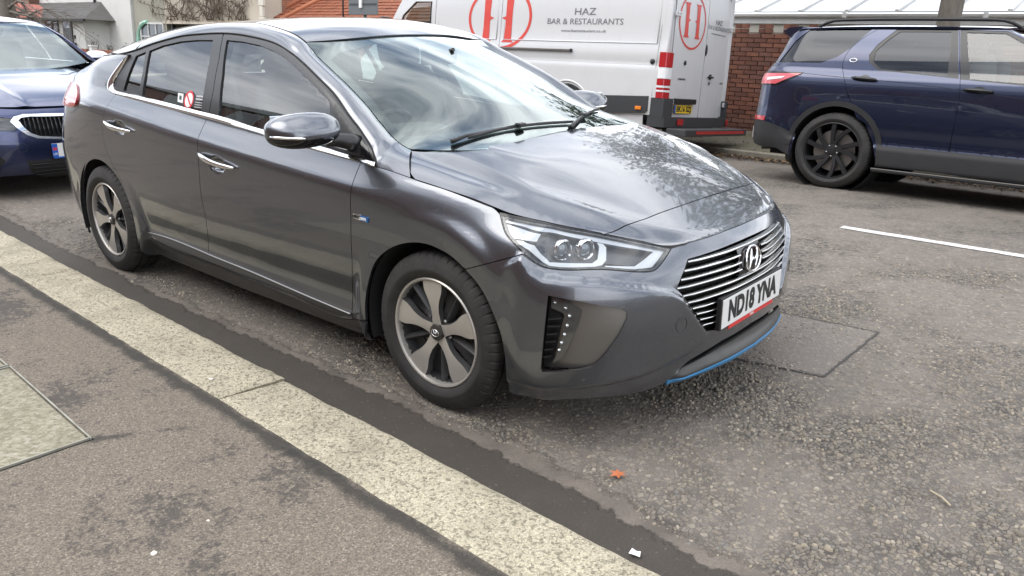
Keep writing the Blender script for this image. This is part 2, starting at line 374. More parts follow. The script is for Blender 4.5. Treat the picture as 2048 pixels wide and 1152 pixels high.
# ---- top surfaces, heightfields z(x,|y|)
hc=CS([-.6,-.25,-.02,.2,.4,.6,.779,.86],[1.06,1.020,.986,.937,.872,.785,.700,.655])
he_y=PC([-.6,-.35,-.15,.04,.15,.235,.285,.42,.564,.66,.734,.775,.80],[.855,.850,.845,.838,.826,.805,.782,.715,.616,.53,.43,.2,.05])
he_z=PC([-.6,-.35,-.15,.04,.15,.235,.285,.42,.564,.66,.734,.775],[.92,.895,.879,.858,.842,.820,.803,.777,.748,.722,.699,.700])
def hood(x,y,fix=True):
    x=np.asarray(x,float);y=np.abs(y); zc=hc(x)
    # fixed shape against y: crown falling to the side, ridge near 0.66
    e=CS([-.6,-.35,-.15,.04,.15,.3,.42,.564,.66,.734,.8],[.93,.907,.893,.873,.858,.822,.797,.766,.742,.718,.68])(x)
    ye=CS([-.6,-.3,0,.3,.45,.6,.75,.9],[.80,.79,.785,.755,.70,.62,.52,.42])(x)
    t=np.clip(y/ye,0,1.4)
    z=zc-(zc-e)*t**2.1
    # outer band drops to the shut line
    z=z-.55*np.clip(y-ye+.02,0,None)**1.25
    if fix:
        yh=he_y(x); z=z+(he_z(x)-hood(x,yh,False))*sst(-.14,0,np.minimum(y-yh,0))
    dz=PC([0,.125,.343,.452,.544,.61,.659,.70,.80,.86],[0.,.0,.008,.018,.030,.034,.029,.019,.006,0.])(np.clip(y,0,.86)); xe=PC([0,.125,.343,.452,.544,.61,.659,.694,.72],[-.03,-.03,-.032,-.043,-.065,-.096,-.141,-.201,-.274])(np.clip(y,0,.72))
    z=z+dz*sst(.42,.0,x-xe)
    yrid=CS([-.4,-.2,.1,.3,.6,.8],[.70,.69,.665,.63,.52,.44])(x)
    z=z+.007*np.exp(-((y-yrid)/.035)**2)*sst(.85,.45,x)-.004*np.exp(-((y-yrid+.11)/.06)**2)*sst(.85,.45,x)
    return z
wc=CS([-1.25,-.97,-.7,-.4,-.1,.1,.3],[1.432,1.359,1.270,1.151,1.018,.925,.83])
def wind(x,y):
    x=np.asarray(x,float);y=np.abs(y); zc=wc(x); Y=yr(x); Z=zr(x)
    return zc-(zc-Z)*(y/Y)**2.3
rc=CS([-3.75,-3.5,-3.2,-2.9,-2.6,-2.3,-2.0,-1.7,-1.4,-1.15,-.97,-.8],[1.01,1.095,1.19,1.268,1.335,1.388,1.424,1.443,1.443,1.417,1.366,1.30])
def roof(x,y):
    x=np.asarray(x,float);y=np.abs(y); zc=rc(x); Y=yr(x); Z=zr(x)
    return zc-(zc-Z)*(y/Y)**2.4
def make_shell(plan,stations,z0,z1,sx=4,sz=1.6,green=None):
    """stations: (x | (x,w), zs, os); green(x,w,z)->half width above the belt"""
    S=Shell(plan,z0,z1); K=[]
    for p,zs,os_ in stations:
        s=S.s_of(*p) if hasattr(p,'__len__') else S.s_of(p); K.append((s,zs,os_))
    K.sort(key=lambda k:k[0]); sk=np.array([k[0] for k in K]); Z=PC(sk,np.array([k[1] for k in K],float))(S.ss); O=PC(sk,np.array([k[2] for k in K],float))(S.ss)
    for i in range(S.ns): S.O[i]=PC(Z[i],O[i])(S.zz)
    if green is not None:
        x=S.q[:,0][:,None]; w_=S.q[:,1][:,None]; z=S.zz[None,:]; y,m=green(x,w_,z); S.O=np.where(m&(w_>.55),(y-w_)/np.clip(S.qn[:,1][:,None],.5,1),S.O)
    S.O=blur(S.O,sx,0); S.O=blur(S.O,0,sz); return S
# ---- blue saloon (origin: front axle)
SAL_PLAN=[(-4.05,0),(-4.02,.5),(-3.9,.78),(-3.6,.885),(-2.9,.922),(-1.5,.934),(-.5,.932),(0,.926),(.3,.908),(.5,.862),(.66,.76),(.77,.60),(.83,.4),(.855,.2),(.86,0)]
_sd=([.15,.24,.36,.50,.66,.80,.88,.97],[-.09,-.04,-.02,-.012,-.003,-.004,-.03,-.07])
_fr=([.15,.21,.30,.42,.54,.63,.68,.73],[-.09,-.035,-.002,0,-.012,-.035,-.065,-.115])
SAL_ST=[(x,*_sd) for x in (-3.3,-2.5,-1.5,-.6)]+[(0.,[.15,.24,.36,.50,.66,.78,.84,.88],[-.07,-.03,-.012,-.004,-.002,-.02,-.045,-.075]),(.4,[.15,.22,.33,.46,.6,.70,.76,.80],[-.07,-.03,-.006,0,-.008,-.03,-.06,-.10])]+[(p,*_fr) for p in ((.66,.76),(.77,.6),(.83,.4),(.855,.2),(.86,0))]+[((-4.05,0),[.15,.24,.36,.50,.66,.80,.88,.97],[-.1,-.05,-.01,0,0,-.03,-.06,-.12]),((-3.9,.78),[.15,.24,.36,.50,.66,.80,.88,.97],[-.1,-.05,-.01,0,0,-.03,-.06,-.12])]
def _sg(x,w,z):
    zb=.97; return w-.07-.42*(z-zb)-.35*(z-zb)**2,(z>zb)&(x<-.75)&(x>-3.7)
SAL=make_shell(SAL_PLAN,SAL_ST,.12,1.46,green=_sg)
s_zr=PC([-3.7,-3.2,-2.9,-2.5,-2.0,-1.7,-1.4,-1.1,-.8,-.55],[1.03,1.12,1.22,1.33,1.40,1.41,1.385,1.29,1.12,.975])
s_yr=PC([-3.7,-3.2,-2.9,-2.5,-2.0,-1.7,-1.4,-1.1,-.8,-.55],[.72,.66,.62,.60,.595,.60,.615,.66,.72,.765])
s_hc=CS([-.9,-.5,-.1,.3,.55,.72,.80],[1.03,.985,.94,.865,.80,.735,.69])
def s_hood(x,y):
    x=np.asarray(x,float);y=np.abs(y); e=CS([-.9,-.4,0,.3,.5,.7,.8],[.92,.90,.872,.82,.765,.70,.66])(x); ye=CS([-.9,0,.3,.5,.7,.8],[.84,.83,.79,.74,.66,.60])(x)
    return s_hc(x)-(s_hc(x)-e)*np.clip(y/ye,0,1.3)**2.4+.008*np.exp(-((y-.42-.12*(-x))/.04)**2)
s_wc=CS([-1.6,-1.35,-1.1,-.8,-.5,-.3],[1.46,1.405,1.31,1.17,1.02,.92])
def s_wind(x,y): x=np.asarray(x,float); return s_wc(x)-(s_wc(x)-s_zr(x))*(np.abs(y)/s_yr(x))**2.2
s_rc=CS([-4.0,-3.6,-3.2,-2.8,-2.4,-2.0,-1.7,-1.4,-1.2],[1.05,1.09,1.18,1.31,1.41,1.455,1.46,1.425,1.36])
def s_roof(x,y): x=np.asarray(x,float); return s_rc(x)-(s_rc(x)-s_zr(x))*(np.abs(y)/s_yr(x))**2.4
# ---- blue off-roader (origin: rear axle)
OFF_PLAN=[(-1.03,0),(-1.02,.45),(-.985,.72),(-.89,.89),(-.71,.963),(-.4,.988),(.2,.995),(1.5,.998),(2.6,.99),(3.0,.965),(3.3,.90),(3.5,.76),(3.6,.5),(3.64,.2),(3.645,0)]
_od=([.22,.30,.46,.50,.75,.98,1.10,1.22],[-.05,0,-.004,-.018,-.004,0,-.012,-.055])
OFF_ST=[(x,*_od) for x in (-.4,.3,1.2,2.2,2.8)]+[(p,[.28,.36,.50,.66,.80,1.03,1.16,1.26],[-.10,-.03,-.004,0,-.012,-.02,-.035,-.075]) for p in ((-1.03,0),(-.985,.72),(-.89,.89),(-.71,.963))]+[(p,[.28,.36,.5,.66,.80,.95,1.02,1.08],[-.12,-.05,0,0,-.01,-.03,-.06,-.12]) for p in ((3.3,.9),(3.5,.76),(3.645,0))]
def _og(x,w,z):
    zb=1.22; w2=np.minimum(w,.995); return w-.055-.20*(z-zb)-.42*(z-zb)**2-np.clip(-.55-x,0,None)*0,(z>zb)&(x<2.35)&(x>-.9)
OFF=make_shell(OFF_PLAN,OFF_ST,.2,1.72,green=_og)
# rear face leans forward above the lamps
_zz=OFF.zz[None,:]; _q=OFF.qn[:,0][:,None]; OFF.O=OFF.O-np.where(OFF.q[:,0][:,None]<0,np.clip(-_q,0,1)**1.0*np.interp(_zz,[1.10,1.26,1.40,1.62],[0,.05,.15,.24]),0)
# outlines on the hatchback shell (arc position along the plan, height)
OL={"belt":[[1.788,1.038],[1.966,1.026],[2.14,1.015],[2.328,1.004],[2.489,0.995],[2.72,0.982],[2.836,0.975],[3.084,0.957],[3.213,0.947],[3.42,0.932],[3.631,0.917],[3.842,0.903],[3.933,0.896]],"belt_up":[[1.788,1.056],[1.954,1.049],[2.128,1.04],[2.48,1.02],[2.735,1.006],[2.828,1.001],[3.078,0.977],[3.206,0.968],[3.413,0.952],[3.624,0.936],[3.837,0.919],[3.918,0.912]],"chrome_out":[[1.788,1.038],[1.733,1.044],[1.692,1.059],[1.677,1.082],[1.687,1.111],[1.722,1.149],[1.766,1.193],[1.801,1.222],[1.837,1.24]],"chrome_in":[[1.788,1.056],[1.752,1.061],[1.733,1.074],[1.732,1.095],[1.747,1.122],[1.782,1.165],[1.812,1.207],[1.838,1.239]],"rdoor":[[1.788,1.038],[1.765,1.004],[1.737,0.956],[1.704,0.907],[1.675,0.851],[1.671,0.796],[1.693,0.726],[1.768,0.631],[1.869,0.524],[1.968,0.426],[2.012,0.338]],"dbot":[[2.012,0.338],[2.036,0.302],[2.096,0.279],[2.362,0.274],[2.612,0.266],[2.642,0.267],[3.028,0.25],[3.466,0.228],[3.743,0.231],[3.778,0.245]],"fdoor":[[3.842,0.903],[3.838,0.855],[3.84,0.806],[3.838,0.774],[3.837,0.703],[3.834,0.651],[3.823,0.557],[3.809,0.469],[3.78,0.35],[3.778,0.245]],"bshut":[[2.72,0.982],[2.712,0.938],[2.713,0.9],[2.714,0.856],[2.711,0.754],[2.703,0.647],[2.703,0.56],[2.705,0.522],[2.683,0.428],[2.649,0.317],[2.642,0.267]],"foot":[[3.933,0.896],[4.007,0.891],[4.12,0.879]],"wtop":[[1.837,1.24],[0.889,1.236],[1.917,1.278],[1.974,1.293],[2.118,1.323],[2.26,1.346],[2.405,1.357],[2.58,1.364],[2.74,1.36],[2.89,1.348],[3.001,1.335],[3.116,1.312],[3.226,1.277],[3.345,1.232],[3.458,1.185],[3.567,1.136],[3.673,1.076],[3.741,1.037],[3.787,1.008],[3.836,0.977],[3.89,0.943],[3.933,0.896]],"qglass":[[1.897,1.238],[1.983,1.262],[2.021,1.159],[2.031,1.049],[1.939,1.053],[1.853,1.058],[1.872,1.135]],"rglass":[[2.014,1.267],[2.122,1.296],[2.268,1.319],[2.417,1.329],[2.548,1.331],[2.602,1.229],[2.635,1.128],[2.652,1.012],[2.457,1.024],[2.243,1.035],[2.065,1.046],[2.053,1.148]],"fglass":[[2.66,1.333],[2.79,1.329],[2.937,1.316],[3.053,1.296],[3.171,1.267],[3.295,1.222],[3.45,1.16],[3.518,1.131],[3.568,1.109],[3.605,1.042],[3.644,0.936],[3.431,0.95],[3.188,0.969],[2.979,0.983],[2.804,1.001],[2.804,1.025],[2.748,1.178]],"sail":[[3.599,1.106],[3.644,1.083],[3.721,1.041],[3.767,1.013],[3.789,1.0],[3.83,0.922],[3.74,0.93],[3.668,0.936],[3.63,1.045]],"qlite":[[3.807,0.99],[3.857,0.956],[3.898,0.921],[3.905,0.915],[3.839,0.921]],"bframe":[[2.529,1.349],[2.611,1.351],[2.674,1.243],[2.717,1.11],[2.727,1.007],[2.692,1.009],[2.659,1.13],[2.616,1.241]],"fenderbot":[[3.778,0.245],[3.892,0.27]],"farch":[[3.892,0.27],[3.894,0.348],[3.921,0.445],[3.961,0.526],[4.034,0.592],[4.114,0.633],[4.188,0.654],[4.253,0.66],[4.326,0.651],[4.382,0.634],[4.441,0.602]],"barch":[[4.441,0.602],[4.497,0.565],[4.543,0.518],[4.58,0.459],[4.607,0.41],[4.628,0.33],[4.635,0.249],[4.641,0.19]],"bbot":[[4.641,0.19],[4.676,0.181],[4.741,0.172],[4.844,0.186],[4.949,0.194],[5.099,0.193],[5.177,0.196],[5.25,0.214]],"fbseam":[[4.441,0.602],[4.57,0.653],[4.679,0.695]],"hl_out":[[4.531,0.798],[4.567,0.759],[4.591,0.742],[4.619,0.728],[4.679,0.695]],"hl_bot":[[4.679,0.695],[4.752,0.653],[4.779,0.649],[4.971,0.648],[5.138,0.631],[5.171,0.632],[5.207,0.647],[5.25,0.672],[5.277,0.689]],"hl_top":[[5.277,0.689],[5.15,0.719],[5.003,0.745],[4.781,0.77],[4.639,0.784],[4.531,0.798]],"hood_edge":[[4.12,0.879],[4.212,0.868],[4.306,0.857],[4.392,0.841],[4.468,0.824],[4.505,0.813],[4.53,0.799]],"pocket":[[4.784,0.575],[4.896,0.559],[5.015,0.531],[5.034,0.524],[5.044,0.516],[5.042,0.495],[5.015,0.437],[4.981,0.383],[4.953,0.346],[4.933,0.329],[4.892,0.319],[4.845,0.313],[4.773,0.305],[4.768,0.314],[4.776,0.442]],"drl":[[4.792,0.564],[4.817,0.56],[4.861,0.544],[4.889,0.53],[4.897,0.521],[4.894,0.499],[4.876,0.448],[4.852,0.385],[4.837,0.355],[4.804,0.329],[4.823,0.383],[4.839,0.459],[4.848,0.49],[4.832,0.511],[4.792,0.526]],"louvre":[[4.788,0.523],[4.831,0.51],[4.838,0.501],[4.829,0.459],[4.814,0.389],[4.801,0.331],[4.77,0.312],[4.776,0.442]],"leds":[[4.804,0.546],[4.841,0.529],[4.855,0.502],[4.848,0.469],[4.84,0.437],[4.831,0.407],[4.824,0.38]],"slats":[[4.786,0.492],[4.83,0.498],[4.784,0.466],[4.825,0.471],[4.782,0.438],[4.819,0.444],[4.779,0.41],[4.813,0.416],[4.776,0.382],[4.806,0.388],[4.773,0.355],[4.798,0.361]],"grille":[[5.337,0.647],[5.291,0.6],[5.26,0.561],[5.28,0.542],[5.325,0.491],[5.369,0.433],[5.409,0.385],[5.425,0.372],[5.513,0.358]],"bars_left":[[5.34,0.636],[5.312,0.612],[5.29,0.585],[5.269,0.562],[5.297,0.531],[5.323,0.504],[5.348,0.475],[5.372,0.45],[5.393,0.423],[5.409,0.399]],"emblem":[[5.744,0.586]],"cheek":[[4.678,0.695],[4.724,0.645],[4.762,0.628],[4.958,0.617],[5.144,0.584],[5.234,0.557],[5.278,0.529],[5.357,0.438],[5.421,0.37]],"lip_up":[[5.249,0.217],[5.303,0.261],[5.34,0.277],[5.398,0.288],[5.524,0.31],[5.62,0.314],[5.767,0.341],[5.836,0.409]],"lip_mid":[[5.249,0.217],[5.303,0.258],[5.398,0.27],[5.526,0.288],[5.657,0.294],[5.767,0.318],[5.828,0.387]],"blue_up":[[5.254,0.224],[5.297,0.223],[5.358,0.228],[5.479,0.247],[5.637,0.26],[5.796,0.266],[5.811,0.332],[5.838,0.376]],"blue_lo":[[5.251,0.214],[5.336,0.189],[5.429,0.181],[5.486,0.234],[5.637,0.253],[5.789,0.26],[5.817,0.324],[5.839,0.372]],"sensor":[[5.266,0.437]],"badge":[[3.855,0.714],[3.945,0.711],[3.942,0.689],[3.854,0.695]],"strip_up":[[2.025,0.314],[2.144,0.321],[2.284,0.324],[2.618,0.316],[2.642,0.315],[3.024,0.304],[3.419,0.286],[3.773,0.271]],"strip_lo":[[2.03,0.306],[2.172,0.282],[2.568,0.276],[2.617,0.275],[3.024,0.272],[3.412,0.253],[3.721,0.243],[3.765,0.26]],"handle_f":[[2.748,0.831],[2.824,0.837],[2.928,0.812],[3.022,0.793],[3.012,0.781],[2.902,0.772],[2.793,0.778],[2.748,0.801]],"handle_r":[[1.744,0.897],[1.821,0.909],[1.936,0.884],[2.032,0.867],[2.004,0.849],[1.866,0.846],[1.758,0.858]],"bowl_f":[[2.887,0.789]],"bowl_r":[[1.903,0.874]],"tail":[[1.192,1.072],[1.327,1.021],[1.37,0.99],[1.346,0.954],[1.265,0.957],[1.192,0.962]],"sticker":[[2.401,1.09],[2.615,1.083],[2.628,1.018],[2.415,1.034]],"hl_strip":[[4.543,0.782],[4.722,0.76],[4.979,0.732],[5.144,0.708],[5.265,0.682],[5.253,0.672],[5.138,0.695],[4.975,0.72],[4.84,0.737],[4.698,0.753],[4.617,0.766],[4.553,0.773]],"hl_side":[[4.558,0.767],[4.613,0.76],[4.703,0.746],[4.7,0.726],[4.636,0.732],[4.605,0.73],[4.58,0.749]],"hl_tick":[[4.614,0.726],[4.651,0.726],[4.696,0.715],[4.726,0.687],[4.766,0.662],[4.941,0.661],[4.965,0.672],[4.981,0.707],[4.971,0.722],[4.997,0.717],[5.011,0.703],[4.999,0.668],[4.979,0.655],[4.939,0.65],[4.774,0.649],[4.739,0.663],[4.684,0.7]],"hl_corner":[[4.99,0.654],[5.108,0.646],[5.146,0.659],[5.21,0.684],[5.255,0.677],[5.18,0.637],[5.105,0.638],[4.989,0.647]],"hl_red":[[4.641,0.721],[4.691,0.712],[4.728,0.681],[4.753,0.661],[4.739,0.663],[4.685,0.698]],"hl_proj":[[4.805,0.696],[4.912,0.698]]}
SO={"kidney":[[5.717,0.637],[5.75,0.673],[5.82,0.688],[5.989,0.684],[6.183,0.673],[6.127,0.463],[5.886,0.495],[5.82,0.526],[5.768,0.573]],"kidney_in":[[5.776,0.645],[5.802,0.663],[5.87,0.668],[6.175,0.654],[6.131,0.483],[5.908,0.511],[5.848,0.539],[5.807,0.586]],"plate":[[5.958,0.446],[6.065,0.448],[6.046,0.329],[5.945,0.327]],"lamp":[[5.651,0.681],[5.736,0.659],[5.762,0.577],[5.731,0.559],[5.634,0.569]],"intake":[[5.785,0.319],[6.083,0.312],[6.089,0.147],[5.904,0.168],[5.798,0.218]],"fog":[[5.602,0.365],[5.664,0.365],[5.671,0.328],[5.594,0.237],[5.574,0.229]],"cap":[[5.767,0.426]]}
OO={"qwin":[[1.329,1.62],[1.961,1.63],[1.805,1.432],[1.701,1.348],[1.546,1.279],[1.065,1.272],[1.18,1.49]],"rglass":[[2.242,1.608],[2.705,1.612],[2.749,1.401],[2.779,1.191],[2.46,1.218],[2.153,1.24],[2.07,1.308],[2.068,1.411],[2.148,1.517]],"rframe":[[2.204,1.627],[2.762,1.634],[2.883,1.173],[2.466,1.202],[2.139,1.222],[2.034,1.296],[2.012,1.368],[2.063,1.473]],"fglass":[[2.841,1.608],[3.167,1.601],[3.332,1.513],[3.465,1.404],[3.573,1.152],[2.974,1.177]],"fframe":[[2.776,1.634],[3.179,1.624],[3.366,1.541],[3.554,1.37],[3.635,1.128],[2.898,1.169]],"rshut":[[2.024,1.63],[1.871,1.5],[1.786,1.361],[1.779,1.266],[1.825,1.141],[1.902,0.978],[1.977,0.837],[2.027,0.747]],"bshut":[[2.768,1.638],[2.852,1.326],[2.922,1.04],[2.931,0.789],[2.928,0.553],[2.944,0.286]],"crease":[[1.403,1.161],[1.825,1.139],[2.491,1.109],[2.912,1.074],[3.451,1.022]],"lamp":[[0.798,1.147],[1.288,1.156],[1.393,1.156],[1.288,1.112],[1.115,1.043],[0.876,1.032]],"lampblk":[[0.801,1.157],[1.391,1.164],[1.305,1.095],[1.118,1.032],[0.889,1.025]],"clad":[[2.266,0.462],[2.944,0.476],[3.564,0.448]],"cladb":[[2.307,0.277],[2.944,0.28],[3.6,0.247]],"bump":[[0.788,0.657],[1.068,0.634],[1.248,0.586],[1.415,0.529]],"bumpb":[[1.008,0.451],[1.227,0.404],[1.378,0.318]],"refl":[[0.867,0.694],[1.053,0.687],[1.061,0.642],[0.912,0.65]],"fuel":[[1.432,0.933]],"hand":[[1.912,1.141],[2.156,1.128],[2.952,1.08],[3.199,1.071]],"badge":[[1.876,1.313]]}
# ================= trimmed panels on smooth surfaces
def densify(P,step,closed=True):
    P=np.asarray(P,float); out=[]; n=len(P)
    for i in range(n if closed else n-1):
        a,b=P[i],P[(i+1)%n]; k=max(1,int(math.ceil(np.linalg.norm(b-a)/step)))
        for j in range(k): out.append(a+(b-a)*j/k)
    if not closed: out.append(P[-1])
    return np.array(out)
def smoothline(P,step=.012):
    """smooth open curve through points"""
    P=np.asarray(P,float); d=np.r_[0,np.cumsum(np.linalg.norm(np.diff(P,axis=0),axis=1))]
    n=max(2,int(d[-1]/step)+1); return CS(d,P)(np.linspace(0,d[-1],n)) if len(P)>2 else densify(P,step,False)
def area2(P):
    P=np.asarray(P); x,y=P[:,0],P[:,1]; return np.sum(x*np.roll(y,-1)-np.roll(x,-1)*y)
def inset(P,d):
    P=np.asarray(P,float)
    if area2(P)<0: P=P[::-1]
    e=np.roll(P,-1,0)-P; e/=np.maximum(np.linalg.norm(e,axis=1,keepdims=True),1e-9)
    nn=np.stack([-e[:,1],e[:,0]],1); m=nn+np.roll(nn,1,0); l=np.linalg.norm(m,axis=1,keepdims=True); m/=np.maximum(l,1e-6)
    c=np.clip((m*nn).sum(1,keepdims=True),.35,1); return P+m*d/c
def trim2d(outer,holes,step,lines=()):
    outer=np.asarray(outer,float)
    if area2(outer)<0: outer=outer[::-1]
    loops=[densify(outer,step*.8)]+[densify(h,step*.8) for h in holes]
    lo,hi=loops[0].min(0),loops[0].max(0)
    gx=np.arange(lo[0]+step*.31,hi[0],step); gy=np.arange(lo[1]+step*.37,hi[1],step)
    X,Y=np.meshgrid(gx,gy,indexing='ij'); X=X+((np.arange(len(gy))%2)*.5*step)[None,:]; X=X.ravel();Y=Y.ravel()
    ok=inpoly(loops[0],X,Y)
    for h in loops[1:]: ok&=~inpoly(h,X,Y)
    LN_=[]
    for l in lines:
        l=np.asarray(l,float); k_=inpoly(loops[0],l[:,0],l[:,1])
        for h in loops[1:]: k_&=~inpoly(h,l[:,0],l[:,1])
        LN_.append(l[k_])
    X,Y=X[ok],Y[ok]; bd=np.concatenate(loops+LN_)
    if len(X):
        keep=np.ones(len(X),bool)
        for c in range(0,len(X),4000):
            d=np.min((X[c:c+4000,None]-bd[None,:,0])**2+(Y[c:c+4000,None]-bd[None,:,1])**2,axis=1); keep[c:c+4000]=d>(.45*step)**2
        X,Y=X[keep],Y[keep]
    pts=np.concatenate([bd,np.stack([X,Y],1)]); E=[];k=0
    for l in loops:
        n=len(l); E+=[(k+i,k+(i+1)%n) for i in range(n)]; k+=n
    for l in LN_:
        E+=[(k+i,k+i+1) for i in range(len(l)-1) if np.linalg.norm(l[i+1]-l[i])<.03]; k+=len(l)
    vo,eo,fo,*_=delaunay_2d_cdt([Vector(p) for p in pts],E,[],0,1e-7)
    vo=np.array([tuple(v) for v in vo]); F=np.array([f for f in fo if len(f)==3])
    c=vo[F].mean(1); ok=inpoly(loops[0],c[:,0],c[:,1])
    for h in loops[1:]: ok&=~inpoly(h,c[:,0],c[:,1])
    return vo,F[ok],loops
def panel_arrays(pos,nrm,outer,holes=(),step=.016,rim=.010,e=0.,lines=()):
    """-> V,F,loop normals; pos(a,b,e), nrm(a,b) evaluate the surface; rim folds the edges inward"""
    vo,F,loops=trim2d(outer,holes,step,lines)
    V=pos(vo[:,0],vo[:,1],e+0*vo[:,0]); N=nrm(vo[:,0],vo[:,1])
    fn=np.cross(V[F[:,1]]-V[F[:,0]],V[F[:,2]]-V[F[:,0]]); flip=(fn*N[F].mean(1)).sum(1)<0
    F=np.where(flip[:,None],F[:,[0,2,1]],F)
    faces=[tuple(f) for f in F]; LN=[N[i] for f in F for i in f]; V=list(V)
    if rim>0:
        for l in loops:
            n=len(l); A=pos(l[:,0],l[:,1],e+0*l[:,0]); nn=nrm(l[:,0],l[:,1]); Bv=A-nn*rim
            out=np.cross(np.roll(A,-1,0)-np.roll(A,1,0),nn); out/=np.maximum(np.linalg.norm(out,axis=1,keepdims=True),1e-9)
            k=len(V); V+=list(A)+list(Bv)
            for i in range(n):
                j=(i+1)%n; faces.append((k+i,k+n+i,k+n+j,k+j)); LN+=[out[i],out[i],out[j],out[j]]
    return np.array(V),faces,np.array(LN)
def to_mesh(name,arr):
    V,F,LN=arr; return mesh(name,V,F,True,LN)
def both_sides(arr):
    V,F,LN=arr; n=len(V); V2=np.concatenate([V,V*[1,-1,1]]); LN2=[]; k=0; F2=[]; LA=[]
    for f in F:
        m=len(f); F2.append(tuple(i+n for i in f[::-1])); LA.append(LN[k:k+m][::-1]*[1,-1,1]); k+=m
    return V2,list(F)+F2,np.concatenate([LN]+LA)
def cat_arrays(*A):
    V=[];F=[];N=[];k=0
    for v,f,n in A:
        V.append(v); F+=[tuple(i+k for i in q) for q in f]; N.append(n); k+=len(v)
    return np.concatenate(V),F,np.concatenate(N)
def hf(fn):
    """heightfield as pos/nrm pair"""
    def nrm(x,y):
        h=.004; nx=-(fn(x+h,y)-fn(x-h,y))/(2*h); ny=-(fn(x,y+h)-fn(x,y-h))/(2*h); n=np.stack([nx,ny,np.ones_like(nx)],-1); return n/np.linalg.norm(n,axis=-1,keepdims=True)
    def pos(x,y,e=0.):
        p=np.stack([x,y,fn(x,y)],-1); return p+nrm(x,y)*np.asarray(e)[...,None] if np.ndim(e) else p+nrm(x,y)*e
    return pos,nrm
def ribbon(pos,nrm,line,w0,w1,h,e=0.,n=None):
    """raised strip along a line of surface params: line a (lower edge), line b (upper edge), thickness h"""
    pass
# ================= ground
def road_z(y):
    """crown: the far half of the road falls away from the centre line"""
    y=np.asarray(y,float); a,b,s=2.7,3.9,.087
    t=np.clip(y-a,0,None); q=np.where(y<b,s*t*t/(2*(b-a)),s*(b-a)/2+s*(y-b)); return -q
FAR_A=math.atan(.087); FAR_Y=3.3
FAR=Matrix.Translation((0,FAR_Y,0))@Matrix.Rotation(-FAR_A,4,'X')     # frame of the far half: z normal to the falling road
def far(x,y,z=0,rz=0): return FAR@Matrix.Translation((x,y,z))@Matrix.Rotation(rz,4,'Z')
KSL=-.0335
def kerb_in(x): return -1.513+KSL*x*.95
def kerb_out(x): return -1.243+KSL*x
# --- road
def wear_f(x,y):
    """where the surface dressing has lost its fines: patches of bare proud stone"""
    return np.clip((.62*fbm(x*1.7+3,y*1.7,4,21)+.38*fbm(x*7.,y*7.+5,3,33)-.40)*5.5,0,1)
def asphalt():
    m=mat('road_asphalt',(.06,.057,.053),.85); t=NT(m); v=t.coord('Object')
    at=t.n('ShaderNodeAttribute',attribute_name='wear'); fine=t.noise(v,230.,3,.62); mid=t.noise(v,9.,6,.65); big=t.noise(v,.5,5,.6,.3)
    vo=t.n('ShaderNodeTexVoronoi',{'Vector':v,'Scale':52.}); ve=t.n('ShaderNodeTexVoronoi',{'Vector':v,'Scale':52.},feature='DISTANCE_TO_EDGE')
    chip=t.ramp(vo.outputs['Color'],[(.0,(.14,.124,.105)),(.4,(.205,.178,.148)),(.7,(.255,.22,.176)),(1.,(.36,.318,.26))]); edge=t.ramp(ve.outputs['Distance'],[(.02,0.),(.10,1.)])
    mortar=t.mix(t.ramp(fine,[(.28,0.),(.72,1.)]),(.112,.095,.083),(.25,.215,.188)); bare=t.mix(fine,(.028,.024,.021),(.085,.074,.064))
    c=t.mix(t.math('MULTIPLY',at.outputs['Fac'],.95),mortar,bare)
    show=t.ramp(t.noise(v,26.,2,.5),[(.38,0.),(.48,1.)]); k=t.math('MULTIPLY',edge,t.math('MULTIPLY',show,.85)); c=t.mix(k,c,chip)
    c=t.mix(.8,c,t.ramp(big,[(.3,.80),(.7,1.16)]),'MULTIPLY'); c=t.mix(.5,c,t.ramp(mid,[(.3,.75),(.7,1.2)]),'MULTIPLY')
    ol=t.ramp(t.noise(v,1.1,6,.7,.6),[(.62,0.),(.74,1.)]); c=t.mix(t.math('MULTIPLY',ol,.35),c,(.045,.041,.038))
    t.l(c,t.b.inputs['Base Color']); h=t.math('ADD',t.math('MULTIPLY',k,1.0),t.math('MULTIPLY',fine,.55)); t.l(t.bump(h,.6,.006),t.b.inputs['Normal']); return m
def sheet(name,xs,ys,zf,m,kind='structure'):
    X,Y=np.meshgrid(xs,ys,indexing='ij'); Z=zf(X,Y); nx,ny=X.shape; V=np.stack([X,Y,Z],-1).reshape(-1,3)
    F=[(i*ny+j,(i+1)*ny+j,(i+1)*ny+j+1,i*ny+j+1) for i in range(nx-1) for j in range(ny-1)]
    o=link(name,mesh(name,V,F,True),m); tag(o,kind=kind); return o
_rx=np.r_[-160,-60,-30,-15,-9,-7,np.arange(-5,3.4,.03),3.8,4.5,6,12,30,60,160]; _ry=np.r_[np.arange(-1.35,2.7,.03),np.arange(2.7,4.4,.1),np.arange(4.5,8.4,.3)]
ROAD=sheet('road',_rx,_ry,lambda X,Y:road_z(Y),asphalt())
_at=ROAD.data.attributes.new('wear','FLOAT','POINT'); _co=np.empty(len(ROAD.data.vertices)*3); ROAD.data.vertices.foreach_get('co',_co); _co=_co.reshape(-1,3); _at.data.foreach_set('value',wear_f(_co[:,0],_co[:,1]).astype(np.float32))
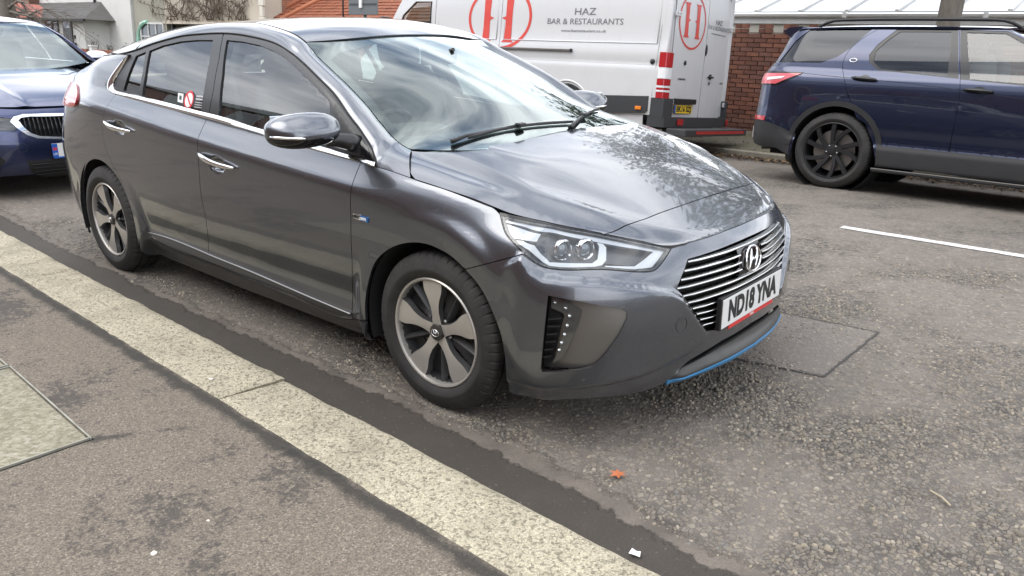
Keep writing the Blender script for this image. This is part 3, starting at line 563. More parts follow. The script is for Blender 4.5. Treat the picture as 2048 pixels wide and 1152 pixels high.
# ground beyond the street so that nothing is open at the horizon
def soil():
    m=mat('soil_and_grass',(.07,.075,.04),.95); t=NT(m); v=t.coord('Object'); c=t.mix(t.ramp(t.noise(v,.4,6,.6),[(.35,0.),(.65,1.)]),(.05,.06,.028),(.10,.085,.06)); t.l(c,t.b.inputs['Base Color']); return m
GROUND=sheet('ground',np.array([-400.,-30,0,30,400]),np.array([-400.,-30,-1.5,8.3,30,400]),lambda X,Y:-.75-np.clip(Y-8,0,None)*.01,soil())
# --- smooth dark gutter strip with a ragged edge
def ragged(m,t,sc,soft):
    a=t.n('ShaderNodeAttribute',attribute_name='fade'); n=t.noise(t.coord('Object'),sc,5,.7); k=t.ramp(t.math('ADD',a.outputs['Fac'],t.math('MULTIPLY',t.math('SUBTRACT',n,.5),1.5)),[(.5-soft,0.),(.5+soft,1.)]); t.l(k,t.b.inputs['Alpha'])
def strip(name,xs,rows,fade,m):
    V=[];F=[];k=len(rows)
    for i,x in enumerate(xs): V+=[(x,r[i][0],r[i][1]) for r in rows]
    F=[(i*k+j,(i+1)*k+j,(i+1)*k+j+1,i*k+j+1) for i in range(len(xs)-1) for j in range(k-1)]
    me=mesh(name,V,F,True); at=me.attributes.new('fade','FLOAT','POINT'); at.data.foreach_set('value',np.tile(np.array(fade,np.float32),len(xs))); return tag(link(name,me,m),kind='structure')
def gutter():
    m=mat('gutter_asphalt',(.04,.035,.033),.8); t=NT(m); v=t.coord('Object'); n=t.noise(v,260.,3,.65); n2=t.noise(v,7.,6,.65); sp=t.n('ShaderNodeTexVoronoi',{'Vector':v,'Scale':170.})
    c=t.mix(t.ramp(n,[(.3,0.),(.75,1.)]),(.034,.028,.022),(.105,.087,.067)); c=t.mix(t.math('MULTIPLY',t.ramp(n2,[(.45,0.),(.7,1.)]),.5),c,(.095,.078,.065)); c=t.mix(t.ramp(sp.outputs['Color'],[(.90,0.),(.97,1.)]),c,(.17,.15,.125))
    t.l(c,t.b.inputs['Base Color']); t.l(t.bump(n,.5,.003),t.b.inputs['Normal']); ragged(m,t,22.,.16); return m
xs=np.arange(-9,3.2,.03); e=kerb_out(xs)+.245+.07*(fbm(xs*1.3,xs*0,4,3)-.5)+.05*(fbm(xs*8,xs*0,4,5)-.5)+.02*(vnoise(xs*31,xs*0,9)-.5)+.06*np.exp(-((xs+.1)/.9)**2)
strip('gutter',xs,[[(kerb_out(x)-.03,.004) for x in xs],[(e[i]-.09,.0042) for i in range(len(xs))],[(e[i]-.02,.0044) for i in range(len(xs))],[(e[i]+.06,.0046) for i in range(len(xs))]],(1.6,1.6,.7,-.6),gutter())
# pale silt along the outer side of the gutter
def silt():
    m=mat('road_silt',(.17,.14,.115),.9); t=NT(m); v=t.coord('Object'); n=t.noise(v,200.,3,.65); n2=t.noise(v,6.,5,.6); c=t.mix(t.ramp(n,[(.3,0.),(.7,1.)]),(.145,.12,.098),(.25,.213,.178)); c=t.mix(t.math('MULTIPLY',t.ramp(n2,[(.4,0.),(.65,1.)]),.6),c,(.075,.064,.056)); t.l(c,t.b.inputs['Base Color']); t.l(t.bump(n,.4,.003),t.b.inputs['Normal']); ragged(m,t,16.,.2); return m
e2=e+.03+.14*np.clip(fbm(xs*2.1,xs*0+4,4,11)-.32,0,1)+.05*fbm(xs*11,xs*0,4,8)
strip('silt_band',xs,[[(e[i]-.08,.002) for i in range(len(xs))],[(e[i]+.01,.0024) for i in range(len(xs))],[(e2[i]-.02,.0026) for i in range(len(xs))],[(e2[i]+.09,.0028) for i in range(len(xs))]],(1.2,1.1,.65,-.6),silt())
# --- loose and half-buried chippings that stand out of the road
def chips():
    m=mat('road_chippings',(.16,.14,.11),.8); t=NT(m); g=t.n('ShaderNodeNewGeometry'); v=t.coord('Object'); n=t.noise(v,300.,2,.5)
    c=t.ramp(g.outputs['Random Per Island'],[(0.,(.125,.112,.096)),(.25,(.195,.168,.136)),(.5,(.245,.21,.163)),(.72,(.195,.184,.168)),(.9,(.31,.26,.19)),(1.,(.40,.352,.285))]); c=t.mix(.6,c,t.ramp(n,[(.3,.75),(.7,1.2)]),'MULTIPLY'); t.l(c,t.b.inputs['Base Color']); t.l(t.bump(n,.4,.002),t.b.inputs['Normal']); return m
def scatter_chips():
    P=[]
    for (x0,x1,y0,y1,den) in ((-.3,2.9,-1.15,1.2,3600),(-2.6,-.3,-1.1,-.45,2600),(.6,3.3,1.2,2.7,2000),(-4.3,-2.6,-1.0,-.4,1300)):
        n=int((x1-x0)*(y1-y0)*den); P.append(np.stack([RNG.uniform(x0,x1,n),RNG.uniform(y0,y1,n)],1))
    P=np.concatenate(P); x,y=P.T; edge=np.interp(x,xs,e2)-.04
    d=wear_f(x,y); keep=(y>edge)&(RNG.uniform(0,1,len(x))<.34+.60*d)
    x,y=x[keep],y[keep]; n=len(x)
    r=RNG.uniform(.005,.0108,n)*np.where(RNG.uniform(0,1,n)<.10,1.35,1); h=r*RNG.uniform(.16,.46,n)*(.45+.75*d[keep]); k=6
    an=np.linspace(0,2*np.pi,k,endpoint=False)[None,:]+RNG.uniform(0,6,(n,1))+RNG.uniform(-.3,.3,(n,k)); rr=r[:,None]*RNG.uniform(.65,1.15,(n,k)); st=RNG.uniform(.55,1,(n,1)); ro=RNG.uniform(0,3.14,(n,1))
    px=rr*np.cos(an); pyv=rr*np.sin(an)*st; cx=px*np.cos(ro)-pyv*np.sin(ro); cy=px*np.sin(ro)+pyv*np.cos(ro)
    tl=RNG.uniform(-.25,.25,(n,2)); z0=road_z(y)
    bot=np.stack([x[:,None]+cx,y[:,None]+cy,np.broadcast_to(z0[:,None]-.003,(n,k))],-1)
    ti=RNG.uniform(.6,.8,(n,1)); top=np.stack([x[:,None]+cx*ti,y[:,None]+cy*ti,z0[:,None]+h[:,None]+tl[:,:1]*cx+tl[:,1:]*cy+.001],-1)
    V=np.concatenate([bot,top],1).reshape(-1,3)
    me=bpy.data.meshes.new('road_chippings'); me.vertices.add(len(V)); me.vertices.foreach_set('co',V.ravel())
    b=np.arange(n)[:,None]*(2*k); q=np.stack([np.stack([b[:,0]+i,b[:,0]+(i+1)%k,b[:,0]+k+(i+1)%k,b[:,0]+k+i],1) for i in range(k)],1).reshape(n,-1); cap=b+k+np.arange(k)[None,:]
    loops=np.concatenate([q,cap],1).ravel(); tot=np.tile(np.r_[np.full(k,4),k],n); me.loops.add(len(loops)); me.loops.foreach_set('vertex_index',loops)
    me.polygons.add(len(tot)); me.polygons.foreach_set('loop_start',np.r_[0,np.cumsum(tot)[:-1]]); me.polygons.foreach_set('loop_total',tot); me.update(calc_edges=True); me.validate()
    tag(link('road_chippings',me,chips()),'tan and grey stone chippings worn out of the road surface','gravel',kind='stuff')
scatter_chips()
# --- square patch with tarred joints in front of the car
pm_=mat('repair_asphalt',(.09,.08,.072),.85)
def _rp():
    t=NT(pm_); v=t.coord('Object'); f=t.noise(v,210.,3,.65); vo=t.n('ShaderNodeTexVoronoi',{'Vector':v,'Scale':75.}); c=t.mix(t.ramp(f,[(.3,0.),(.7,1.)]),(.075,.065,.057),(.19,.164,.143)); c=t.mix(t.ramp(vo.outputs['Color'],[(.7,0.),(.85,.8)]),c,(.20,.172,.138)); t.l(c,t.b.inputs['Base Color']); t.l(t.bump(f,.5,.004),t.b.inputs['Normal']); ragged(pm_,t,30.,.2)
_rp()
_pq=np.array([(.55,1.055),(1.06,1.11),(1.045,.41),(.66,.34)]); _pc=_pq.mean(0); _V=[tuple(p)+(.0026,) for p in _pq]+[tuple(_pc+(p-_pc)*.86)+(.003,) for p in _pq]
_me=mesh('road_repair',_V,[(0,1,5,4),(1,2,6,5),(2,3,7,6),(3,0,4,7),(4,5,6,7)]); _a=_me.attributes.new('fade','FLOAT','POINT'); _a.data.foreach_set('value',np.array([.45]*4+[1.1]*4,np.float32)); tag(link('road_repair',_me,pm_),kind='structure')
tar=mat('tar_joint',(.045,.041,.038),.8)
mb=MB()
def tarline(pts,w):
    for a,b in zip(pts[:-1],pts[1:]):
        a=np.array(a);b=np.array(b);d=(b-a)/np.linalg.norm(b-a);n=np.array([-d[1],d[0]])*w/2; q=[a-n,b-n,b+n,a+n]; mb.add([(p[0],p[1],.0035) for p in q],[(0,1,2,3)])
wob=lambda a,b,n=9:[(a[0]+(b[0]-a[0])*i/n+random.uniform(-.003,.003),a[1]+(b[1]-a[1])*i/n+random.uniform(-.003,.003)) for i in range(n+1)]
for a,b in (((.55,1.06),(1.06,1.11)),((1.06,1.11),(1.045,.41)),((1.045,.41),(.66,.34))): tarline(wob(a,b,22),.010)
tag(mb.build('tar_joint',tar),kind='structure')
# --- centre line dashes: thermoplastic, slightly proud
def linepaint():
    m=mat('road_line_paint',(.62,.61,.58),.6); t=NT(m); v=t.coord('Object'); n=t.noise(v,60.,5,.7); c=t.mix(t.ramp(n,[(.36,0.),(.5,1.)]),(.22,.2,.18),(.66,.65,.62)); t.l(c,t.b.inputs['Base Color']); t.l(t.bump(n,.3,.003),t.b.inputs['Normal']); return m
lm_=linepaint()
for k in range(-3,3):
    x0=.175+k*5.6; V=[];F=[]; n=24
    for i in range(n+1):
        x=x0+i*2.2/n; yy=3.205+.012*(x-.2)*.5; a=random.uniform(-.004,.004); b=random.uniform(-.004,.004)
        V+=[(x,yy-.05+a,float(road_z(yy-.05))+.0045),(x,yy+.05+b,float(road_z(yy+.05))+.0045)]
        if i: F.append((2*i-2,2*i,2*i+1,2*i-1))
    o=link('centre_line_dash',mesh('dash',V,F),lm_); tag(o,kind='structure')
# --- near pavement
def pavement_mat():
    m=mat('pavement_asphalt',(.12,.105,.095),.9); t=NT(m); v=t.coord('Object')
    f=t.noise(v,330.,3,.6); vo=t.n('ShaderNodeTexVoronoi',{'Vector':v,'Scale':230.}); 
    base=t.ramp(vo.outputs['Color'],[(0.,(.108,.090,.074)),(.4,(.205,.174,.142)),(.75,(.285,.243,.197)),(1.,(.49,.43,.35))])
    c=t.mix(.55,base,t.ramp(f,[(.25,.45),(.75,1.3)]),'MULTIPLY')
    n1=t.noise(v,1.25,8,.72,.5); n2=t.noise(v,11.,6,.75,.4); s=t.math('ADD',t.math('MULTIPLY',n1,.72),t.math('MULTIPLY',n2,.30))
    n3=t.noise(v,48.,4,.7); s=t.math('ADD',s,t.math('MULTIPLY',t.math('SUBTRACT',n3,.5),.30)); dk=t.ramp(s,[(.532,0.),(.585,1.)]); c=t.mix(t.math('MULTIPLY',dk,.72),c,t.mix(f,(.03,.028,.028),(.075,.068,.066)))
    # black seam beside the kerb and the old joint: moss and grime in the low line
    sx=t.n('ShaderNodeSeparateXYZ'); t.l(v,sx.inputs[0]); yk=t.math('ADD',t.math('MULTIPLY',sx.outputs['X'],-KSL*.95),sx.outputs['Y']); dd=t.math('ABSOLUTE',t.math('ADD',yk,1.535))
    wv=t.math('MULTIPLY',t.noise(v,9.,5,.7),.10); g=t.math('SUBTRACT',dd,wv); gr=t.ramp(t.math('ADD',g,.5),[(.462,1.),(.495,0.)]); c=t.mix(t.math('MULTIPLY',gr,.85),c,(.033,.031,.027))
    # grime line running from the inspection cover towards the kerb
    l2=t.math('ABSOLUTE',t.math('ADD',t.math('SUBTRACT',t.math('MULTIPLY',sx.outputs['Y'],.62),t.math('MULTIPLY',sx.outputs['X'],1.)),.655)); g2=t.math('SUBTRACT',l2,t.math('MULTIPLY',t.noise(v,14.,7,.8),.20)); lim=t.math('MULTIPLY',t.ramp(t.math('ADD',g2,.5),[(.398,1.),(.43,0.)]),t.ramp(t.math('ADD',sx.outputs['Y'],2.5),[(.50,0.),(.56,1.)])); lim=t.math('MULTIPLY',lim,t.ramp(t.math('ADD',sx.outputs['Y'],2.5),[(.80,1.),(.86,0.)])); c=t.mix(t.math('MULTIPLY',lim,.8),c,(.035,.033,.031))
    t.l(c,t.b.inputs['Base Color']); h=t.math('ADD',t.math('MULTIPLY',vo.outputs['Distance'],1.2),f); t.l(t.bump(h,.5,.003),t.b.inputs['Normal']); return m
PZ=.10
pvx=np.r_[-160,-40,-15,np.arange(-8,5.01,.1),12,40,160]
V=[];F=[];cols=np.r_[-.03,.0,.05,.2,.4,.6,.9,1.4,2.2,3.2,4.4]
for i,x in enumerate(pvx):
    for c in cols: V.append((x,kerb_in(x)+.008-c,(PZ-.03 if c<0 else PZ-.004)+.004*float(fbm(np.array(x*3.),np.array(c*3.),3,2))+.008*min(c,.3)/.3))
k=len(cols)
for i in range(len(pvx)-1):
    for j in range(k-1): F.append((i*k+j,i*k+j+1,(i+1)*k+j+1,(i+1)*k+j))
tag(link('pavement',mesh('pavement',V,F,True),pavement_mat()),kind='structure')
# --- granite kerb: one stone after the other
def granite():
    m=mat('granite',(.42,.385,.31),.8); t=NT(m); v=t.coord('Object'); g=t.noise(v,150.,4,.7); vo=t.n('ShaderNodeTexVoronoi',{'Vector':v,'Scale':240.}); n=t.noise(v,5.,6,.65)
    pit=t.ramp(t.noise(v,75.,5,.66,.25),[(.34,1.),(.46,0.)]); c=t.mix(t.ramp(vo.outputs['Color'],[(.2,0.),(.8,1.)]),(.39,.35,.27),(.62,.57,.455)); c=t.mix(.6,c,t.ramp(g,[(.3,.65),(.7,1.2)]),'MULTIPLY'); c=t.mix(t.math('MULTIPLY',pit,.60),c,(.12,.11,.08)); c=t.mix(t.math('MULTIPLY',t.ramp(n,[(.42,0.),(.68,1.)]),.5),c,(.20,.18,.135))
    t.l(c,t.b.inputs['Base Color']); h=t.math('SUBTRACT',g,t.math('MULTIPLY',pit,1.1)); t.l(t.bump(h,.7,.005),t.b.inputs['Normal']); return m
KERB=tag(empty('kerb'),kind='structure'); gm=granite()
def kerb_stone(x0,x1,seed,skew=.0):
    nx=max(2,int((x1-x0)/.02)); ny=14; V=[];F=[]
    for i in range(nx+1):
        for j in range(ny+1):
            u=i/nx; vv=j/ny; yi,yo=kerb_in(x0+(x1-x0)*u),kerb_out(x0+(x1-x0)*u); yo+=.026*(float(fbm(np.array((x0+(x1-x0)*u)*5),np.array(.5),4,seed))-.5); yi+=.02*(float(fbm(np.array((x0+(x1-x0)*u)*6),np.array(2.5),4,seed+3))-.5)
            x=x0+(x1-x0)*u+skew*(vv-.5); y=yi+(yo-yi)*vv
            e1=min(u*(x1-x0),(1-u)*(x1-x0),.05); e2=min(vv*.28,(1-vv)*.28,.05); ed=min(e1,e2); z=PZ+.004-.010*max(0,1-ed/.022)**2
            z+=.007*(float(fbm(np.array(x*22),np.array(y*22),3,seed))-.5)+.008*(float(fbm(np.array(x*4),np.array(y*4),2,seed+5))-.5)
            V.append((x,y,z))
    w=ny+1
    for i in range(nx):
        for j in range(ny): F.append((i*w+j,(i+1)*w+j,(i+1)*w+j+1,i*w+j+1))
    n0=len(V); per=[i*w for i in range(nx+1)]+[nx*w+j for j in range(1,w)]+[i*w+ny for i in range(nx-1,-1,-1)]+[j for j in range(ny-1,0,-1)]
    for p in per: V.append((V[p][0],V[p][1],-.06))
    for k in range(len(per)): F.append((per[(k+1)%len(per)],per[k],n0+k,n0+(k+1)%len(per)))
    me=mesh('kerb_stone',V,F,True); me.set_sharp_from_angle(angle=math.radians(50)); link('kerb_stone',me,gm,KERB)
for k,(a,b,sk) in enumerate(((-9.9,-7.9,.02),(-7.89,-6.1,.03),(-6.09,-4.45,.0),(-4.44,-2.585,.02),(-2.575,-.508,.04),(-.497,1.235,.04),(1.247,3.1,.02),(3.11,4.9,0))): kerb_stone(a,b,k*7+1,sk)
# ================= the grey hatchback
def A(n): return np.array(OL[n],float)
_ck=A('cheek'); _poly=np.concatenate([_ck,[[5.40,.345],[5.33,.315],[5.10,.27],[4.80,.235],[4.56,.235],[4.50,.40],[_ck[0,0]-.10,.62]]])
_m=inpoly(_poly,*np.meshgrid(B.ss,B.zz,indexing='ij')).astype(float)
_f=1-sst(_ck[0,0]+.02,_ck[0,0]-.10,B.ss)[:,None]; B.O=B.O+.021*blur(_m*_f,1.2,1.0)-.0*_m
# handle bowls pressed into the doors
for (cs,cz) in (A('bowl_f')[0],A('bowl_r')[0]):
    _d=np.hypot((B.ss[:,None]-cs+.01)/.075,(B.zz[None,:]-cz)/.036); B.O=B.O-.020*sst(1.,.45,_d)
Bp=lambda s,z,e=0.:B.pos(s,z,np.asarray(e)+0*np.asarray(s))
Bn=lambda s,z:B.normal(s,z)
def Bm(s,z,e=0.):
    """shell running on round the nose to the other side"""
    s=np.asarray(s,float); z=np.asarray(z,float)+0*s; m=s>B.L; p=B.pos(np.where(m,2*B.L-s,s),z,np.asarray(e)+0*s); p[...,1]=np.where(m,-p[...,1],p[...,1]); return p
def Bmn(s,z):
    s=np.asarray(s,float); m=s>B.L; n=B.normal(np.where(m,2*B.L-s,s),z); n=n.copy(); n[...,1]=np.where(m,-n[...,1],n[...,1]); return n
so=lambda x:B.s_of(x)
P_GREY=paint('grey_metallic_paint',(.130,.138,.155),.88,.26,.02)
M_BLK=mat('black_plastic',(.018,.018,.019),.45); M_GLOSS=mat('gloss_black',(.008,.008,.009),.08); M_DARK=mat('dark_void',(.006,.006,.006),.9)
M_FRAME=mat('satin_window_frame',(.016,.016,.017),.34,0,.15); M_CHROME=mat('chrome',(.82,.82,.82),.10,1.); M_SATIN=mat('satin_silver',(.27,.26,.245),.42,.85); M_SEAL=mat('rubber_seal',(.012,.012,.012),.7)
M_GLASS=glassmat('car_glass',(.60,.68,.66)); M_GLASSF=glassmat('windscreen_glass',(.70,.80,.77),two=1.9,gl=(.93,1,.99)); M_LENS=glassmat('clear_lens',(.93,.95,.96),ior=1.45); M_DKGL=glassmat('privacy_glass',(.07,.08,.085),gl=(.5,.52,.56))
M_WHITE=mat('white_lamp_plastic',(.80,.80,.80),.25); M_SILV=mat('lamp_silver',(.72,.73,.75),.16,.9); M_RED=mat('red_lens',(.42,.02,.025),.12,0,.6); M_AMBER=mat('amber_lens',(.75,.22,.02),.2,0,.5)
HB=tag(empty('hatchback_car',(-1.35,0,0)),'dark grey metallic hatchback with slatted chrome grille parked beside the kerb','car')
HB.location=(0,0,0)
def side_part(name,arr,m,mirror=True,parent=None):
    me=to_mesh(name,arr); o=link(name,me,m,parent or HB)
    if mirror: link(name,me,m,(parent or HB),None,True)
    return o
GAP=.0019
def shell_panel(outer,holes=(),e=0.,step=.016,rim=.012,gap=GAP): return panel_arrays(Bp,Bn,inset(outer,gap) if gap else outer,holes,step,rim,e)
sl=smoothline
def arch_pts(cx,a0,a1,n=40):
    out=[]
    for t in np.linspace(a0,a1,n):
        r=.350+.055*max(0,-math.sin(math.radians(t))+.02)**1.0 if math.sin(math.radians(t))<.02 else .350
        out.append((so(cx+r*math.cos(math.radians(t))),.315+r*math.sin(math.radians(t))))
    return np.array(out)
belt=A('belt'); beltc=sl(belt); rd=sl(A('rdoor')); bs=sl(A('bshut')); fd=sl(A('fdoor')); db=sl(A('dbot')); wt=sl(A('wtop')); fo=sl(A('foot')); hed=sl(A('hood_edge')); hlo=sl(A('hl_out')); hlb=sl(A('hl_bot')); fbs=sl(A('fbseam'))
def cut(line,s0,s1): return line[(line[:,0]>=min(s0,s1)-1e-6)&(line[:,0]<=max(s0,s1)+1e-6)]
# --- side frame: quarter panel, roof rail and windscreen pillar in one pressing
xr=np.linspace(-.275,-3.46,160); rail=np.stack([[so(x) for x in xr],zr(xr)],1)
s_t=B.s_of(-3.42,.765); farc=sl(A('farch')); barc=sl(A('barch'))
rear_arch=arch_pts(-2.7,203,-14)
XJ=-2.38
wt_r=cut(wt,0,so(XJ)); xr2=np.linspace(XJ,-3.46,70); rail2=np.stack([[so(x) for x in xr2],zr(xr2)],1)
poly=np.concatenate([sl(A('chrome_out')),wt_r[1:],rail2,[[s_t,zr(-3.5)],[s_t,.985],[so(-3.2),.955],[so(-3.22),.72],[so(-3.215),.60],[so(-3.20),.30],[so(-3.12),.215],[so(-3.06),.2]],rear_arch,rd[::-1]])
side_part('quarter_panel',shell_panel(poly,step=.015,gap=0),P_GREY)
# roof rail and windscreen pillar: a rounded ribbon between the window edge and the roof gutter / screen edge
def ribbon_rail():
    c0=np.concatenate([cut(wt,so(XJ),9),fo[1:]]); p0=Bp(c0[:,0],c0[:,1]); n0=Bn(c0[:,0],c0[:,1])
    k=np.argmax(p0[:,0]>-.45); d=np.r_[0,np.cumsum(np.linalg.norm(np.diff(p0[k:],axis=0),axis=1))]; d/=d[-1]
    x3=np.where(np.arange(len(p0))<k,p0[:,0],0.); x3[k:]=p0[k,0]+(-.272-p0[k,0])*d; y3=yr(x3); z3=zr(x3)
    # final end edge bends to the bonnet corner
    p3=np.stack([x3,-y3,z3],1); nv=11; P=[]
    tan=np.gradient(p0,axis=0); tan/=np.linalg.norm(tan,axis=1,keepdims=True)
    ch=p3-p0; nb=np.cross(tan,ch); nb/=np.linalg.norm(nb,axis=1,keepdims=True); nb=np.where((nb[:,2:]<0)&(np.abs(nb[:,2:])>.05),-nb,nb); nb=np.where(((nb*np.array([0,-1,.6])).sum(1)<0)[:,None],-nb,nb)
    ln=np.linalg.norm(ch,axis=1,keepdims=True); bul=np.clip(ln*.42,.006,.040)
    w_=sst(-1.75,-2.36,p0[:,0])[:,None]
    for v in np.linspace(0,1,nv):
        q=p0*(1-v)+p3*v+nb*bul*(4*v*(1-v))*.5*(1.25-.5*v)
        zz_=c0[:,1]*(1-v)+z3*v; sS=np.array([so(x) for x in (p0[:,0]*(1-v)+x3*v)]); q2=Bp(sS,zz_); P.append(q*(1-w_)+q2*w_)
    P=np.stack(P,1); n=len(p0); V=P.reshape(-1,3); F=[(i*nv+j,i*nv+j+1,(i+1)*nv+j+1,(i+1)*nv+j) for i in range(n-1) for j in range(nv-1)]
    # fold both long edges inward
    m=len(V); e0=P[:,0]-n0*.012; e1=P[:,-1]+np.array([0,0,-.012]); V=np.concatenate([V,e0,e1]); F+=[(m+i,i*nv,(i+1)*nv,m+i+1) for i in range(n-1)]+[(i*nv+nv-1,m+n+i,m+n+i+1,(i+1)*nv+nv-1) for i in range(n-1)]
    me=mesh('roof_rail',V,F,True); bm=bmesh.new(); bm.from_mesh(me); bmesh.ops.recalc_face_normals(bm,faces=bm.faces[:]); bm.to_mesh(me); bm.free(); me.set_sharp_from_angle(angle=math.radians(45)); return me
me=ribbon_rail(); link('roof_rail',me,P_GREY,HB); link('roof_rail',me,P_GREY,HB,None,True)
# --- doors
top_r=cut(beltc,rd[0,0],bs[0,0]); top_f=cut(beltc,bs[0,0],fd[0,0])
side_part('rear_door',shell_panel(np.concatenate([top_r,bs,cut(db,rd[-1,0],bs[-1,0])[::-1],rd[::-1]]),step=.014),P_GREY)
side_part('front_door',shell_panel(np.concatenate([top_f,fd,cut(db,bs[-1,0],fd[-1,0])[::-1],bs[::-1]]),step=.014),P_GREY)
# --- front wing
side_part('front_wing',shell_panel(np.concatenate([cut(beltc,fd[0,0],9),fo[1:],hed[1:],hlo[1:],fbs[::-1],farc[::-1],A('fenderbot')[::-1],fd[::-1]]),step=.013),P_GREY)
# --- sill
side_part('sill',shell_panel(np.concatenate([db,[A('fenderbot')[1]],[[so(-.385),.20],[so(-.42),.152],[so(-1.4),.155],[so(-2.3),.168],[so(-2.33),.20],[so(-2.335),.30],[so(-2.28),.338]]]),step=.02),mat('sill_plastic',(.032,.032,.034),.4,0,.2))
# --- rear bumper and tailgate
arr=panel_arrays(Bp,Bn,inset([(0.0,.2),(0.0,.70),(so(-3.22)-.004,.72),(so(-3.215)-.004,.60),(so(-3.20)-.004,.30),(so(-3.12)-.004,.215)],GAP*.5),(),.03,.01); link('rear_bumper',to_mesh('rear_bumper',both_sides(arr)),P_GREY,HB)
arr=panel_arrays(Bp,Bn,[(0.0,.71),(0.0,1.06),(s_t-.005,1.06),(s_t-.005,.985),(so(-3.2)-.02,.955),(so(-3.22)-.02,.73)],(),.03,.01); link('tailgate',to_mesh('tailgate',both_sides(arr)),P_GREY,HB)
# --- tail lamp wrapping the corner
tl=A('tail'); s0=s_t
lp=[(tl[0,0],tl[0,1]),(tl[1,0],tl[1,1]),(tl[2,0],tl[2,1]),(tl[3,0]-.02,tl[3,1]-.02),(so(-3.2),.935),(s_t-.12,.93),(s_t-.12,1.03),(so(-3.3),1.06)]
for _ in range(2): lp=np.array([q for a_,b_ in zip(lp,list(lp[1:])+[lp[0]]) for q in (np.array(a_)*.78+np.array(b_)*.22,np.array(a_)*.22+np.array(b_)*.78)])
side_part('tail_lamp',panel_arrays(lambda s,z,e=0.:Bp(s,z,np.asarray(e)+.012),Bn,lp,(),.02,.02),M_RED)
# --- front bumper
L5=B.L; gr=A('grille'); pk=sl(np.concatenate([A('pocket'),A('pocket')[:1]]))[:-1]
pk=densify(A('pocket'),.01)
hf_line=np.array([[A('hl_bot')[-1][0],A('hl_bot')[-1][1]]]+[[s,float(topc(np.array(t))[2])] for s,t in ((5.38,9.3),(5.48,9.7),(5.58,10.2),(5.66,10.6),(L5,11))])
lipu=np.array([[A('lip_up')[0][0],A('lip_up')[0][1]]]+[list(p) for p in A('lip_up')[1:6]]+[[L5,.320]])
slot=np.concatenate([lipu,[[L5,.296]],np.array([[A('lip_mid')[i][0],A('lip_mid')[i][1]] for i in (4,3,2,1)])])
grille_poly=np.concatenate([gr[:1],[[5.45,.651],[5.6,.655],[L5,.656],[L5,.360],[5.55,.360]],gr[:0:-1]])
bb=sl(A('bbot')); barr=np.concatenate([hlb,hf_line[1:],[[L5,.656]],grille_poly[2:0:-1],gr,[[5.55,.360],[L5,.360],[L5,.320]],lipu[::-1][1:],[[lipu[0,0],lipu[0,1]-.006]],bb[::-1],barc[::-1][1:],fbs])
_c=sl(_ck,.010); _t=np.gradient(_c,axis=0); _t/=np.linalg.norm(_t,axis=1,keepdims=True); _nn=np.stack([-_t[:,1],_t[:,0]],1)
arr=panel_arrays(Bp,Bn,inset(barr,GAP*.6),[pk],.011,.014,lines=[_c[4:-3]+_nn[4:-3]*k_ for k_ in (-.016,-.010,-.005,0,.005,.010,.016)]); FB=link('front_bumper',to_mesh('front_bumper',both_sides(arr)),P_GREY,HB)
# lower lip, blue line
lipp=np.concatenate([lipu[:1],A('lip_mid')[1:5],[[L5,.296],[L5,.180],[5.55,.176],[5.40,.178],[5.30,.186]],[[lipu[0,0],lipu[0,1]-.012]]])
arr=panel_arrays(Bp,Bn,lipp,(),.014,.012); link('chin_lip',to_mesh('chin_lip',both_sides(arr)),mat('chin_grey',(.075,.073,.07),.45,.2),HB)
bl=np.array([[lipu[0,0]-.004,.216],[5.30,.2215],[5.36,.2265],[5.44,.2335],[5.55,.239],[5.65,.2415],[L5,.242]])
bl=sl(bl); blo=bl-[0,.017]; arr=panel_arrays(lambda s,z,e=0.:Bp(s,z,np.asarray(e)+.004),Bn,np.concatenate([bl,blo[::-1]]),(),.01,.008); link('blue_accent_strip',to_mesh('blue_accent_strip',both_sides(arr)),mat('blue_accent',(.05,.27,.55),.32,.3,.5),HB)
arr=panel_arrays(lambda s,z,e=0.:Bp(s,z,np.asarray(e)-.045),Bn,[(5.25,.2),(5.25,.29),(5.4,.33),(L5,.335),(L5,.2)],(),.03,0); link('lower_intake',to_mesh('lower_intake',both_sides(arr)),M_DARK,HB)
# grille: dark backing, frame blades, chrome slats
arr=panel_arrays(lambda s,z,e=0.:Bp(s,z,np.asarray(e)-.040),Bn,inset(grille_poly,-.015),(),.03,0); GRL=link('grille',to_mesh('grille',both_sides(arr)),M_DARK,HB)
def gleft(z): 
    g=gr[np.argsort(gr[:,1])]; return float(np.interp(z,g[:,1],g[:,0]))
def blade(z,s0,s1,hgt,e0,e1,name,m,parent):
    """slat with its chrome nose standing proud; mirrored about the centre unless it crosses it"""
    n=max(6,int((s1-s0)/.012)); s=np.linspace(s0,s1,n); zz_=z+0*s; V=[];F=[]
    fade=np.clip((s-s0)/.05,0.15,1)
    for k,(dz,e) in enumerate(((-hgt/2,e0),(-hgt*.5,e1-.002),(-hgt*.2,e1),(hgt*.2,e1),(hgt*.5,e1-.002),(hgt/2,e0))): V.append(Bm(s,zz_+dz,np.where(e==e0,e0,e*1.0-.006*(1-fade))))
    V=np.stack(V,1).reshape(-1,3)
    for i in range(n-1):
        for j in range(5): F.append((i*6+j,(i+1)*6+j,(i+1)*6+j+1,i*6+j+1))
    F.append(tuple(range(6))); F.append(tuple((n-1)*6+j for j in range(5,-1,-1)))
    me=mesh(name,V,F,True); me.set_sharp_from_angle(angle=math.radians(60)); return link(name,me,m,parent)
M_DSLAT=mat('grille_dark_blade',(.030,.030,.032),.35)
M_SLAT=mat('grille_chrome',(.62,.62,.61),.15,1.)
zb_=A('bars_left')
